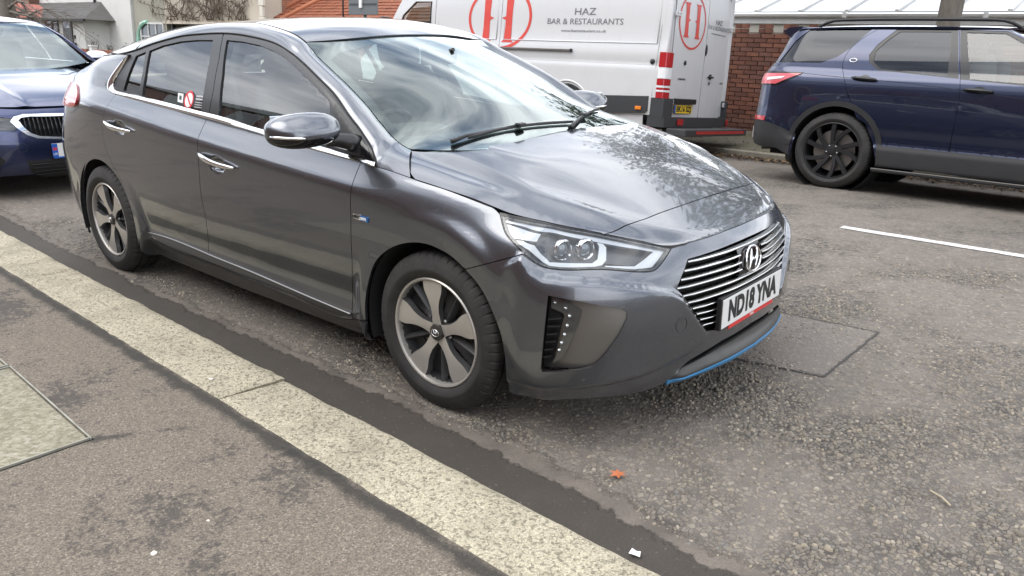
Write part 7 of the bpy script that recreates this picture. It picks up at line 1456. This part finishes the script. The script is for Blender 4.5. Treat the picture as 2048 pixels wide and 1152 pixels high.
# --- white lean-to with ribbed clear roof behind the wall
LT=tag(empty('lean_to',mat=hfr(0,8.2,0)),'white lean-to with pale ribbed translucent roof and gutter behind the brick wall','lean-to')
upvc=mat('white_upvc',(.78,.77,.74),.35); dirty(upvc,(.80,.79,.76),.22,4,(.45,.42,.36),(.3,.5))
MB().box((-1.0,.12,1.25),(13.6,.08,1.5)).build('lean_to_wall',mat('cream_panel',(.62,.58,.50),.6),LT)
MB().box((-1.0,.03,2.0),(13.8,.03,.17),None,.005).build('fascia',upvc,LT)
mb=MB(); t_=np.linspace(-math.pi,0,9); prof=[(.055*math.cos(a),.055*math.sin(a)) for a in t_]; V=[];F=[]
for x in (-7.9,5.9): V+=[(x,-.05+p[0],2.07+p[1]) for p in prof]
F=[(i,i+1,9+i+1,9+i) for i in range(8)]; mb.add(V,F); mb.build('gutter',upvc,LT,smooth=True)
sl_a=math.atan2(1.05,3.6); roofpoly=glassmat('polycarbonate',(.80,.82,.83),ior=1.5)
pc_m=mat('ribbed_polycarbonate',(.50,.52,.55),.25,0,.5); dirty(pc_m,(.50,.525,.56),.5,3,(.30,.30,.27),(.2,.45))
for k in range(17):
    x=-7.6+k*.80; o=MB().box((0,1.85,0),(.76,3.75,.02)).build('roof_panel',pc_m,LT); o.location=(x+.40,0,2.115); o.rotation_euler=(sl_a,0,0)
    o=MB().box((0,1.85,.02),(.065,3.78,.05),None,.012).build('glazing_bar',upvc,LT); o.location=(x,0,2.115); o.rotation_euler=(sl_a,0,0)
for k in range(7):
    MB().box((-7+k*2.1,-.05,2.05),(.07,.135,.085),None,.01).build('gutter_bracket',upvc,LT)
# --- evergreen tree on the far pavement
TR=tag(empty('evergreen_tree',mat=hfr(-.74,6.0,-.03)),'tree with grey trunk rising behind the navy off-roader','tree')
def bark():
    m=mat('bark',(.14,.12,.10),.9); t=NT(m); v=t.coord('Object',(1,1,.25)); n=t.noise(v,22.,6,.7); c=t.mix(n,(.055,.047,.04),(.25,.22,.185)); t.l(c,t.b.inputs['Base Color']); t.l(t.bump(n,.8,.02),t.b.inputs['Normal']); return m
BK=bark()
mb=MB(); mb.tube([(0,0,-.1),(.01,.0,.5),(.0,.01,1.3),(.02,0,2.2),(-.05,.02,3.0),(-.12,.02,3.8)],[.21,.165,.148,.142,.13,.11],14); mb.build('trunk',BK,TR,smooth=True)
mb=MB(); br=[]
random.seed(5)
for k in range(15):
    a=random.uniform(0,6.28); z0=random.uniform(2.3,3.8); l=random.uniform(1.4,3.1); e=np.array([math.cos(a)*l*1.15-.9,math.sin(a)*l*.8,random.uniform(.5,2.4)]); p0=np.array([0,0,z0]); p1=p0+e*.5+np.array([0,0,.35]); p2=p0+e; mb.tube([p0,p1,p2],[.06,.035,.012],6); br+=[(p0,p1,p2)]
    for j in range(4): b_=p1*(1-j/4)+p2*(j/4); c_=b_+np.array([random.uniform(-.8,.8),random.uniform(-.8,.8),random.uniform(-.3,.7)]); mb.tube([b_,c_],[.02,.006],5); br.append((b_,(b_+c_)/2,c_))
mb.build('branches',BK,TR,smooth=True)
cl=[]; rg=np.random.default_rng(9)
for k in range(250):
    u=rg.normal(size=3); u/=np.linalg.norm(u); r=rg.uniform(.25,1)**.45; c=np.array([-1.15,.3,4.9])+u*r*np.array([3.3,2.2,2.15]); 
    if c[2]<2.75: continue
    cl.append(c+rg.normal(size=(20,3))*rg.uniform(.16,.34)*np.array([1.2,1.2,.7]))
lm_=leafmat('evergreen_leaf',[(0.,(.020,.035,.016)),(.5,(.035,.06,.024)),(.85,(.055,.085,.035)),(1.,(.10,.12,.05))])
link('crown',leaf_mass('crown',np.concatenate(cl),.21,lm_,seed=4),lm_,TR)
# dry drooping leaf tips hanging over the back of the van
tips=[]; mb=MB()
for k in range(12):
    x=-4.85+random.uniform(0,1.0); top=np.array([x+.74,-.9+random.uniform(-.3,.3),2.62+random.uniform(-.05,.12)]); ln=random.uniform(.18,.52); q=[top+np.array([random.uniform(-.02,.02),0,-ln*i/4]) for i in range(5)]; mb.tube([top+np.array([.9,.3,.5]),top],.008,4); mb.tube(q,.003,4)
    for p in q[1:]: tips.append(p+rg.normal(size=(7,3))*np.array([.035,.035,.03]))
mb.build('hanging_twigs',BK,TR); lm2=leafmat('dry_leaf_tip',[(0.,(.06,.05,.03)),(.5,(.13,.11,.06)),(1.,(.22,.18,.10))]); link('hanging_leaves',leaf_mass('hanging_leaves',np.concatenate(tips),.10,lm2,seed=6,hang=True),lm2,TR)
# --- sign seen from behind, on its post
SG=tag(empty('road_sign',mat=hfr(-12.85,6.1,-.06)),'grey back of a rectangular sign on a post above the hatchback roof','sign')
MB().box((0,0,2.45),(1.02,.02,.95),None,.006).build('sign_plate',mat('sign_grey',(.12,.13,.135),.45),SG); mb=MB(); mb.tube([(0,.06,-.1),(0,.06,3.1)],.04,12); mb.build('post',mat('dark_post',(.04,.042,.045),.5),SG,smooth=True)
for z in (2.2,2.7): MB().box((0,-.0,z),(.95,.035,.04)).build('sign_channel',MATS['dark_post'],SG)
MB().box((-.05,-.03,2.22),(.09,.04,.2),None,.01).build('sign_clip',M_WHITE,SG)
# --- houses beyond, on the far side up the street
def render_mat(name,col,st=.18):
    m=mat(name,col,.85); t=NT(m); v=t.coord('Object'); n=t.noise(v,.9,7,.65); f=t.noise(v,40.,4,.6); c=t.mix(t.math('MULTIPLY',t.ramp(n,[(.45,0.),(.75,1.)]),st),tuple(col),(.33,.31,.27)); c=t.mix(.4,c,t.ramp(f,[(.3,.88),(.7,1.08)]),'MULTIPLY'); t.l(c,t.b.inputs['Base Color']); t.l(t.bump(f,.3,.01),t.b.inputs['Normal']); return m
R_WHITE=render_mat('white_render',(.66,.65,.62),.22); R_CREAM=render_mat('cream_render',(.60,.53,.43),.3); R_GREY=render_mat('stained_render',(.40,.38,.31),.5)
SLATE=mat('slate_roof',(.10,.10,.10),.7); dirty(SLATE,(.11,.105,.10),.5,3,(.05,.048,.04),(.5,.8)); TILE=mat('clay_tile',(.30,.09,.045),.8); dirty(TILE,(.33,.105,.05),.6,4,(.12,.05,.03),(.6,.9)); WIN=mat('dark_pane',(.04,.045,.05),.08,0,.5); UP=upvc
def quad(mb,P): mb.add(P,[(0,1,2,3)])
def shingles(name,parent,m,o,ux,uy,nx,ny,w_,h_,clip=None,th=.02,parent_name=None):
    """rows of overlapping tiles as one mesh: too many to pick apart at this distance"""
    o=np.array(o,float);ux=np.array(ux,float);uy=np.array(uy,float); nrm=np.cross(ux,uy); nrm/=np.linalg.norm(nrm); mb=MB()
    for j in range(ny):
        for i in range(nx):
            a=(i+(.5 if j%2 else 0))*w_; b=j*h_
            if clip and not clip(a+w_/2,b+h_/2): continue
            t0=th*random.uniform(.8,1.3); p=[o+ux*(a+.01)+uy*b+nrm*t0,o+ux*(a+w_-.01)+uy*b+nrm*t0,o+ux*(a+w_-.01)+uy*(b+h_*1.15)+nrm*.004,o+ux*(a+.01)+uy*(b+h_*1.15)+nrm*.004]; q=[p[0]-nrm*t0,p[1]-nrm*t0]; mb.add(p+q,[(0,1,2,3),(4,5,1,0)])
    ob=mb.build(name,m,parent); ob['kind']='stuff'; return ob
H1=tag(empty('white_house',mat=hfr(0,11,0)),'white rendered house with slate roofed porch and black drainpipe','house')
MB().box((-39.6,4.0,3.0),(10.1,8.0,7.6)).build('wall',R_WHITE,H1)
PCH=[(-48.6,2.02),(-38.9,2.02)]
MB().box((-41.2,-.55,.85),(8.8,1.1,2.3)).build('porch_wall',R_WHITE,H1)
mb=MB(); quad(mb,[(-45.6,-1.35,1.97),(-36.1,-1.35,1.97),(-37.4,-.0,2.80),(-45.6,-.0,2.80)]); quad(mb,[(-36.1,-1.35,1.97),(-36.1,.0,1.97),(-37.4,.0,2.80),(-37.4,.0,2.80)]); mb.build('porch_roof',SLATE,H1)
shingles('porch_slate',H1,SLATE,(-45.5,-1.37,1.96),(1,0,0),(0,.851,.524),37,9,.25,.18,lambda a,b:a<9.3-b*.85,.012)
MB().box((-40.85,-1.37,1.935),(9.5,.08,.10)).build('porch_gutter',M_BLK,H1)
def window(parent,x,z,w_,h_,y,nx=2,nz=2,m=None,fr=.07,name='window'):
    W=empty(name,(x,y,z),0,parent); MB().box((0,.03,0),(w_,.03,h_)).build('pane',WIN,W); m=m or UP
    mb=MB(); mb.box((0,0,h_/2),(w_+fr,.07,fr)); mb.box((0,0,-h_/2),(w_+fr,.09,fr)); mb.box((-w_/2,0,0),(fr,.068,h_)); mb.box((w_/2,0,0),(fr,.068,h_))
    for i in range(1,nx): mb.box((-w_/2+w_*i/nx,.004,0),(fr*.7,.06,h_))
    for j in range(1,nz): mb.box((0,.006,h_/2-h_*.36*j),(w_,.058,fr*.6))
    mb.build('frame',m,W); return W
M_BFR=mat('black_frame',(.03,.03,.03),.5)
window(H1,-40.3,1.2,1.4,1.5,-1.12,2,2,M_BFR,.09); D_=empty('front_door',(-38.52,-1.13,.92),0,H1); MB().box((0,0,0),(.95,.06,1.95)).build('door_leaf',mat('dark_door',(.035,.037,.04),.4),D_); MB().box((0,-.035,.80),(.75,.01,.28)).build('door_light',WIN,D_); 
for q in (-.22,.0,.22): MB().box((q,-.036,-.15),(.10,.012,1.3)).build('door_panel',mat('door_panel_grey',(.12,.12,.12),.4),D_)
MB().box((-37.85,-1.13,1.2),(.10,.05,.16)).build('letter_box',M_BLK,H1); MB().box((-37.8,-1.16,.85),(.12,.06,.2)).build('wall_lamp',M_BLK,H1); 
mb=MB(); mb.tube([(-37.93,-.06,6.5),(-37.93,-.06,-.2)],.055,10); o=mb.build('drainpipe',M_BLK,H1,smooth=True)
for z in (.4,1.9,3.3): MB().box((-37.93,-.04,z),(.16,.10,.05)).build('pipe_clip',M_BLK,H1)
mb=MB(); quad(mb,[(-45,-.4,6.7),(-34.4,-.4,6.7),(-34.4,4,9.5),(-45,4,9.5)]); quad(mb,[(-34.4,8.4,6.7),(-45,8.4,6.7),(-45,4,9.5),(-34.4,4,9.5)]); mb.build('roof',SLATE,H1)
for x in (-42.5,-36.2): window(H1,x,4.6,1.6,1.4,-.02,3,2)
H0=tag(empty('brick_house',mat=hfr(0,11,0)),'red brick house with pink gable roof behind the bare tree','house')
BRF=brick_course('brown_brick',((.20,.10,.065),(.15,.075,.05),(.24,.20,.16)),1)
MB().box((-51.5,3.0,2.6),(14.0,7.0,7.0)).build('wall',BRF,H0); mb=MB(); mb.prism([(-46.0,2.0),(-41.0,2.0),(-43.4,2.68)],lambda x,z:(x,-1.5,z),lambda x,z:(x,-.45,z)); mb.build('bay_gable',mat('faded_pink_tile',(.42,.16,.13),.8),H0); MB().box((-48.2,-1.2,.85),(4.4,1.2,2.2)).build('bay_wall',BRF,H0); window(H0,-46.6,1.25,1.3,1.2,-1.83,2,2); mb=MB(); quad(mb,[(-59,-1,6.1),(-44,-1,6.1),(-44,3,9),(-59,3,9)]); mb.build('roof',TILE,H0); window(H0,-49.0,4.3,1.6,1.3,-.52,3,2)
H2=tag(empty('ivy_house',mat=hfr(0,11,0)),'cream house with bare ivy stems and green arched window','house')
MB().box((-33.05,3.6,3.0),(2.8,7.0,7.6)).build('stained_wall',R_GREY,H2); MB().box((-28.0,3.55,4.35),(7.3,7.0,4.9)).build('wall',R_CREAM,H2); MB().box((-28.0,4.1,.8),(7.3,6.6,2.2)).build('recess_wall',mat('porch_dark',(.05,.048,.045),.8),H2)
for x in (-31.2,-29.7,-28.2,-26.5): MB().box((x,.15,1.0),(.14,.14,1.85)).build('porch_post',M_BFR,H2)
MB().box((-28.0,.0,1.93),(7.2,.14,.09)).build('porch_beam',R_CREAM,H2)
window(H2,-32.85,1.15,2.0,1.5,.06,3,2)
mb=MB(); gm_=mat('mint_paint',(.35,.62,.48),.5); pts=[(-34.15,.2),(-34.15,1.2)]+[(-33.2-.95*math.cos(a),1.2+.75*math.sin(a)) for a in np.linspace(0,math.pi/2,8)]; mb.tube([(x,.04,z) for x,z in pts],.085,6); mb.build('arch_trim',gm_,H2); MB().box((-34.15,0,.6),(.26,.16,.12)).build('arch_band',gm_,H2)
mb=MB(); quad(mb,[(-34.6,-.3,6.8),(-24.2,-.3,6.8),(-24.2,3.8,9.4),(-34.6,3.8,9.4)]); mb.build('roof',TILE,H2)
for k in range(9): MB().box((-24.33,-.06,.2+k*.36),(.30 if k%2 else .2,.10,.33),None,.01).build('quoin',render_mat('pale_quoin',(.66,.62,.54),.2),H2)
# bare ivy on the facade
mb=MB(); random.seed(11)
for k in range(30):
    x=random.uniform(-32.4,-25.0); z=2.05; p=[(x,-.03,z)]; dx=random.uniform(-.25,.25)
    for i in range(14):
        dx+=random.uniform(-.55,.55); dx=max(-1.2,min(1.2,dx)); x+=dx*.30; z+=random.uniform(-.03,.22); p.append((x,-.03-random.uniform(0,.05),z))
    mb.tube(p,[.022*(1-i/18) for i in range(len(p))],4)
    for i in range(2,len(p)-1):
        q=p[i]
        for j in range(3): a=random.uniform(0,6.28); l=random.uniform(.12,.42); mb.tube([q,(q[0]+math.cos(a)*l*.5,q[1]-.02,q[2]+math.sin(a)*l*.5),(q[0]+math.cos(a)*l,q[1]-.01,q[2]+math.sin(a)*l*.8-.1)],[.010,.007,.003],3)
iv=mb.build('ivy_stems',mat('ivy_bark',(.10,.075,.055),.9),H2)
H3=tag(empty('tiled_house',mat=hfr(0,11,0)),'low house with orange clay tiled hipped roof left of van','house')
MB().box((-18.4,4.2,.9),(12.2,7,2.3)).build('wall',brick_course('orange_brick',((.34,.12,.06),(.26,.09,.05),(.3,.26,.2)),1),H3); mb=MB(); quad(mb,[(-24.8,.3,2.05),(-11.9,.3,2.05),(-13.5,4,4.6),(-22.6,4,4.6)]); quad(mb,[(-24.8,7.8,2.05),(-24.8,.3,2.05),(-22.6,4,4.6),(-22.6,4,4.6)]); quad(mb,[(-11.9,.3,2.05),(-11.9,7.8,2.05),(-13.5,4,4.6),(-13.5,4,4.6)]); mb.build('roof',TILE,H3)
up_=np.array([0,3.7,2.55]); up_/=np.linalg.norm(up_); shingles('roof_tile',H3,TILE,(-24.7,.28,2.06),(1,0,0),tuple(up_),58,9,.22,.19,lambda a,b:a>b*.60+.1 and a<12.6-b*.4,.03)
mb=MB(); mb.tube([(-24.8,.28,2.08),(-22.6,3.98,4.65)],.10,8); mb.build('hip_ridge',mat('ridge_tile',(.42,.15,.075),.75),H3,smooth=True); mb=MB(); mb.tube([(-23.7,.30,2.1),(-21.9,2.6,3.75)],.09,8); mb.build('hip_ridge',MATS['ridge_tile'],H3,smooth=True); MB().box((-18.4,.22,2.0),(12.8,.1,.1)).build('gutter',M_BLK,H3); mb=MB(); mb.tube([(-20.3,.4,2.05),(-20.3,.4,4.2)],.03,6); mb.build('flue_pipe',M_BLK,H3)
MB().box((-24.75,2.4,2.6),(.9,3.2,5.0)).build('chimney_wall',MATS['orange_brick'],H3)
# garden walls
GB=brickmat('garden_brick',[(.30,.10,.055),(.38,.14,.075),(.26,.09,.055)])
gbm=None
for nm,x0,x1,lab in (('garden_wall',-34.3,-32.0,'short orange brick garden wall left of the white gatepost'),('garden_wall',-31.4,-27.0,'longer orange brick garden wall right of the white gatepost')):
    GW=tag(empty(nm,mat=hfr(0,8,0)),lab,'wall'); MB().box(((x0+x1)/2,.12,.2),(x1-x0,.2,1.05)).build('wall_core',MORT,GW)
    for r in range(6):
        z=.715-r*.078
        for k in range(int((x1-x0)/.24)):
            b=MB().box((0,0,0),(.225,.08,.066),None,.004).build('brick',GB,GW) if gbm is None else link('brick',gbm,None,GW); gbm=gbm or b.data; b.location=(x0+.12+k*.24+(.12 if r%2 else 0),.0+random.uniform(-.005,.005),z)
GP=tag(empty('gatepost',mat=hfr(-31.7,8.05,0)),'small white gatepost between the two orange garden walls','gatepost'); MB().box((0,0,.35),(.22,.22,1.0),None,.01).build('shaft',UP,GP); MB().box((0,0,.87),(.28,.28,.06),None,.02).build('cap',UP,GP)
def shrub(x,y,z,h,n_,lab,seed):
    random.seed(seed); S_=tag(empty('bare_shrub',mat=hfr(x,y,z)),lab,'shrub','bare shrubs above the garden walls'); mb=MB()
    for k in range(n_):
        a=random.uniform(0,6.28); l=h*random.uniform(.6,1.); p0=(0,0,0); p1=(math.cos(a)*.12*l,math.sin(a)*.12*l,l*.5); p2=(math.cos(a)*.3*l,math.sin(a)*.3*l,l); mb.tube([p0,p1,p2],[.014,.01,.004],4); mb.tube([p1,(p1[0]+random.uniform(-.2,.2)*l,p1[1],p1[2]+.3*l)],[.008,.003],3)
    mb.build('stems',mat('ivy_bark',(.10,.075,.055),.9),S_); rg_=np.random.default_rng(seed); lm3=leafmat('winter_leaf',[(0.,(.03,.03,.02)),(1.,(.09,.08,.05))]); link('leaves',leaf_mass('lv',rg_.normal(size=(50,3))*np.array([.16,.16,.25])*h+np.array([0,0,h*.7]),.06,lm3,seed=seed),lm3,S_)
for k,(x,h,lab) in enumerate(((-32.3,.7,'leafy low shrub on the left garden wall beside the gatepost'),(-31.0,.55,'dark shrub at the foot of the black drainpipe'),(-29.6,.45,'small twiggy shrub right of the drainpipe'),(-28.8,.6,'twiggy shrub nearest the stained house corner'))): shrub(x,8.4,.45,h,14,lab,30+k)
# --- bare tree, upper left
BT=tag(empty('bare_tree',mat=hfr(-38.4,7.4,-.1)),'bare winter tree with fine twigs above the blue saloon','tree'); random.seed(21); mb=MB(); tw=MB()
mb.tube([(-.1,0,0),(0,0,1.2),(.1,0,2.2),(-.25,0,3.2),(-.6,0,4.6)],[.34,.30,.33,.30,.22],10)
def grow(p,d,l,r,dep):
    q=[np.array(p)]; d=np.array(d,float)
    for i in range(4): d=d+np.array([random.uniform(-.25,.25),random.uniform(-.15,.15),random.uniform(-.22,.16)]); d/=np.linalg.norm(d); q.append(q[-1]+d*l/4)
    (mb if r>.02 else tw).tube(q,[r*(1-.15*i) for i in range(5)],6 if r>.02 else 3)
    if dep>0:
        for k in range(3 if dep>1 else 4): b=q[random.randint(1,4)]; dd=d+np.array([random.uniform(-.9,.9),random.uniform(-.5,.5),random.uniform(-.6,.35)]); grow(b,dd/np.linalg.norm(dd),l*.68,r*.52,dep-1)
for k in range(9): a=random.uniform(-1,1); grow((0,0,random.uniform(1.9,3.6)),(a*1.3+.35,random.uniform(-.4,.4),random.uniform(-.15,.5)),random.uniform(2.2,3.6),.075,4)
mb.build('trunk',BK,BT,smooth=True); tw.build('twigs',mat('twig_bark',(.12,.085,.065),.9),BT)
# dark conifer behind the van cab
CT=tag(empty('dark_tree',mat=hfr(-14.2,15,0)),'dark leafy tree behind the tiled roof beside van cab','tree'); mb=MB(); mb.tube([(0,0,0),(0,0,3)],[.2,.1],8); mb.build('trunk',BK,CT); rg=np.random.default_rng(3); pts=[]
for k in range(60): u=rg.normal(size=3); u/=np.linalg.norm(u); c=np.array([0,0,4.2])+u*np.array([1.6,1.6,1.9])*rg.uniform(.3,1); pts.append(c+rg.normal(size=(40,3))*.25)
link('crown',leaf_mass('cr2',np.concatenate(pts),.14,lm_,seed=8),lm_,CT)
# ================= houses on the near side: behind the camera, seen only as reflections in the paintwork
NB=brick_course('near_brick',((.20,.075,.05),(.15,.055,.04),(.18,.15,.12)),1)
for k,x in enumerate((-26.6,-18.2,-9.8,-1.4,7.0)):
    N=tag(empty('terraced_house',(x,-12.5,PZ)),['end house of the red brick terrace, furthest up the street behind the camera','second red brick terraced house from the far end behind the camera','middle red brick terraced house behind the camera','red brick terraced house directly behind the camera','red brick terraced house furthest down the street behind the camera'][k],'house','terraced houses behind the near pavement')
    MB().box((0,-3.5,3.7),(8.3,7,7.4)).build('wall',NB,N); mb=MB(); mb.prism([(.3,7.4),(-3.5,10.4),(-7.3,7.4)],lambda y,z:(-4.15,y,z),lambda y,z:(4.15,y,z)); mb.build('roof',SLATE,N)
    for wx in (-2.3,2.0):
        for z in (1.5,4.2,6.4): window(N,wx,z,1.6,1.5,.03,2,2)
    MB().box((.1,.03,1.05),(.95,.08,2.1)).build('front_door',mat('dark_door',(.035,.037,.04),.4),N); MB().box((-2.3,.5,1.2),(2.6,1.0,2.4)).build('bay',NB,N)
GWL=tag(empty('front_garden_wall',(0,-9.0,PZ)),'low brick garden wall behind the near pavement','wall'); MB().box((0,0,.45),(60,.22,.9)).build('wall_core',NB,GWL); MB().box((0,0,.93),(60,.3,.07)).build('coping',mat('coping_stone',(.35,.33,.29),.8),GWL)
tag(link('front_gardens',mesh('fg',[(-60,-5.9,PZ-.01),(60,-5.9,PZ-.01),(60,-30,PZ-.01),(-60,-30,PZ-.01)],[(3,2,1,0)]),MATS['soil_and_grass']),kind='structure')
# ================= small things in the foreground
# inspection covers set into the pavement
CONC=mat('cover_concrete',(.30,.27,.19),.85); 
def _cc():
    t=NT(CONC); v=t.coord('Object'); vo=t.n('ShaderNodeTexVoronoi',{'Vector':v,'Scale':85.}); n=t.noise(v,6.,6,.65); f=t.noise(v,180.,3,.6); c=t.ramp(vo.outputs['Color'],[(0.,(.20,.18,.12)),(.5,(.33,.30,.21)),(1.,(.46,.43,.34))]); c=t.mix(.5,c,t.ramp(f,[(.3,.7),(.7,1.2)]),'MULTIPLY'); c=t.mix(t.math('MULTIPLY',t.ramp(n,[(.45,0.),(.7,1.)]),.45),c,(.14,.125,.08)); t.l(c,t.b.inputs['Base Color']); t.l(t.bump(vo.outputs['Distance'],.4,.004),t.b.inputs['Normal'])
_cc(); STEEL=mat('galvanised_frame',(.34,.33,.28),.5,.6); dirty(STEEL,(.36,.35,.29),.6,12,(.12,.10,.07),(.4,.7))
def cover(x0,x1,y0,y1,lab,slot):
    rz=math.atan(KSL*1.4); C_=tag(empty('inspection_cover',((x0+x1)/2,(y0+y1)/2,PZ+.0035),rz),lab,'cover'); a,b=x1-x0,y1-y0; z=.006
    MB().box((0,0,z-.01),(a-.03,b-.03,.02)).build('concrete_infill',CONC,C_)
    for (cx,cy,dx,dy) in ((0,b/2-.006,a,.006),(0,-b/2+.006,a,.006),(a/2-.006,0,.006,b-.012),(-a/2+.006,0,.006,b-.012)): MB().box((cx,cy,z-.008),(dx,dy,.024)).build('frame_edge',STEEL,C_)
    for (cx,cy,dx,dy) in ((0,b/2-.001,a+.012,.005),(a/2+.001,0,.005,b),(-a/2-.001,0,.005,b)): MB().box((cx,cy,z-.013),(dx,dy,.02)).build('dirt_joint',M_DARK,C_)
    if slot: o=MB().box((a/2-.10,-b/2+.30,z+.002),(.07,.05,.003)).build('lifting_plate',STEEL,C_); mb=MB(); mb.lathe([(.0001,.0012),(.010,.0012),(.012,0)],'z',14,(a/2-.10,-b/2+.30,z+.0035)); o=mb.build('lifting_hole',M_DARK,C_); o.scale=(1.5,1,1); o.location=(-(a/2-.10)*.5,0,0)
cover(-1.385,-.553,-2.55,-1.905,'pale concrete inspection cover with metal edge in the pavement','slot'); cover(-2.25,-1.395,-2.54,-1.87,'second concrete inspection cover at the left picture edge',None)
# maple-like orange leaf on the road
LF=[(0,.030),(.008,.012),(.028,.016),(.015,.0),(.030,-.012),(.010,-.010),(.004,-.030),(-.006,-.010),(-.026,-.018),(-.014,.0),(-.028,.014),(-.008,.012)]
V=[(x,y,.004+.05*abs(x)*random.uniform(.6,1)+.006*random.random()) for x,y in LF]+[(0,0,.003)]; n=len(LF); o=link('fallen_leaf',mesh('leaf',V,[(i,(i+1)%n,n) for i in range(n)]),mat('orange_leaf',(.42,.13,.05),.7)); o.location=(.81,-.834,.008); o.rotation_euler=(0,0,.6); tag(o,'single curled orange leaf lying on the road','leaf')
# pale chips of stone and paper
def bit(x,y,z,s,lab,name='pebble',m=None,flat=.5,seed=0):
    random.seed(seed); bm=bmesh.new(); bmesh.ops.create_icosphere(bm,subdivisions=1,radius=s)
    for v in bm.verts: v.co*=random.uniform(.7,1.2); v.co.z*=flat
    me=bpy.data.meshes.new(name); bm.to_mesh(me); bm.free(); o=link(name,me,m or mat('pale_stone',(.66,.62,.53),.8)); o.location=(x,y,z+s*flat*.6); tag(o,lab,'pebble'); return o
bit(-.672,-1.424,PZ+.004,.011,'small white stone chip on the granite kerb','pebble',seed=1); bit(.187,-2.081,PZ+.003,.010,'pale round pebble on the pavement near the camera','pebble',seed=2); bit(.161,-1.913,PZ+.003,.006,'tiny pale stone chip on the pavement beside the kerb','pebble',seed=3); bit(-1.036,-1.809,PZ+.003,.007,'grey brown pebble between inspection cover and kerb','pebble',mat('grey_stone',(.2,.18,.15),.8),seed=4)
random.seed(3); V=[(-.03,-.012,.0),(.0,-.02,.012),(.028,-.006,.004),(.02,.014,.02),(-.006,.02,.006),(-.026,.012,.018),(.0,.0,.008)]; o=link('paper_scrap',mesh('ps',V,[(0,1,6),(1,2,6),(2,3,6),(3,4,6),(4,5,6),(5,0,6)]),mat('scrap_white',(.72,.72,.68),.8)); o.location=(1.075,-1.15,.010); o.scale=(.6,.6,.6); tag(o,'crumpled white paper scrap in the gutter beside the kerb','litter')
mb=MB(); mb.tube([(1.62,-.25,.010),(1.66,-.275,.014),(1.69,-.30,.010)],.0035,5); o=mb.build('twig',mat('pale_twig',(.40,.34,.24),.8)); tag(o,'short pale twig lying on the road at right','twig')

for _n_,_k in (('road_asphalt',.84),('road_chippings',.86),('repair_asphalt',1.15),('road_silt',.74),('gutter_asphalt',.66),('pavement_asphalt',(.74,.72,.69)),('granite',(.84,.82,.76)),('cover_concrete',.76),('far_pavement',.8),('worn_kerb',.8),('van_white',.90),('tyre_rubber',.70),('black_plastic',.7),('satin_window_frame',.7),('machined_alloy',.80),('dark_alloy',.62),('satin_silver',.75),('sill_plastic',.7),('chin_grey',.7),('strip_grey',.7),('dark_blue_metallic',1.2),('navy_metallic',1.3),('old_red_brick',.85),('plate_white',.85),('dark_cladding',.7),('van_grey_plastic',.7),('white_upvc',.85),('cream_panel',.8),('ribbed_polycarbonate',.8),('clay_tile',.85),('stained_render',.85),('cream_render',.88)): tone(_n_,_k)
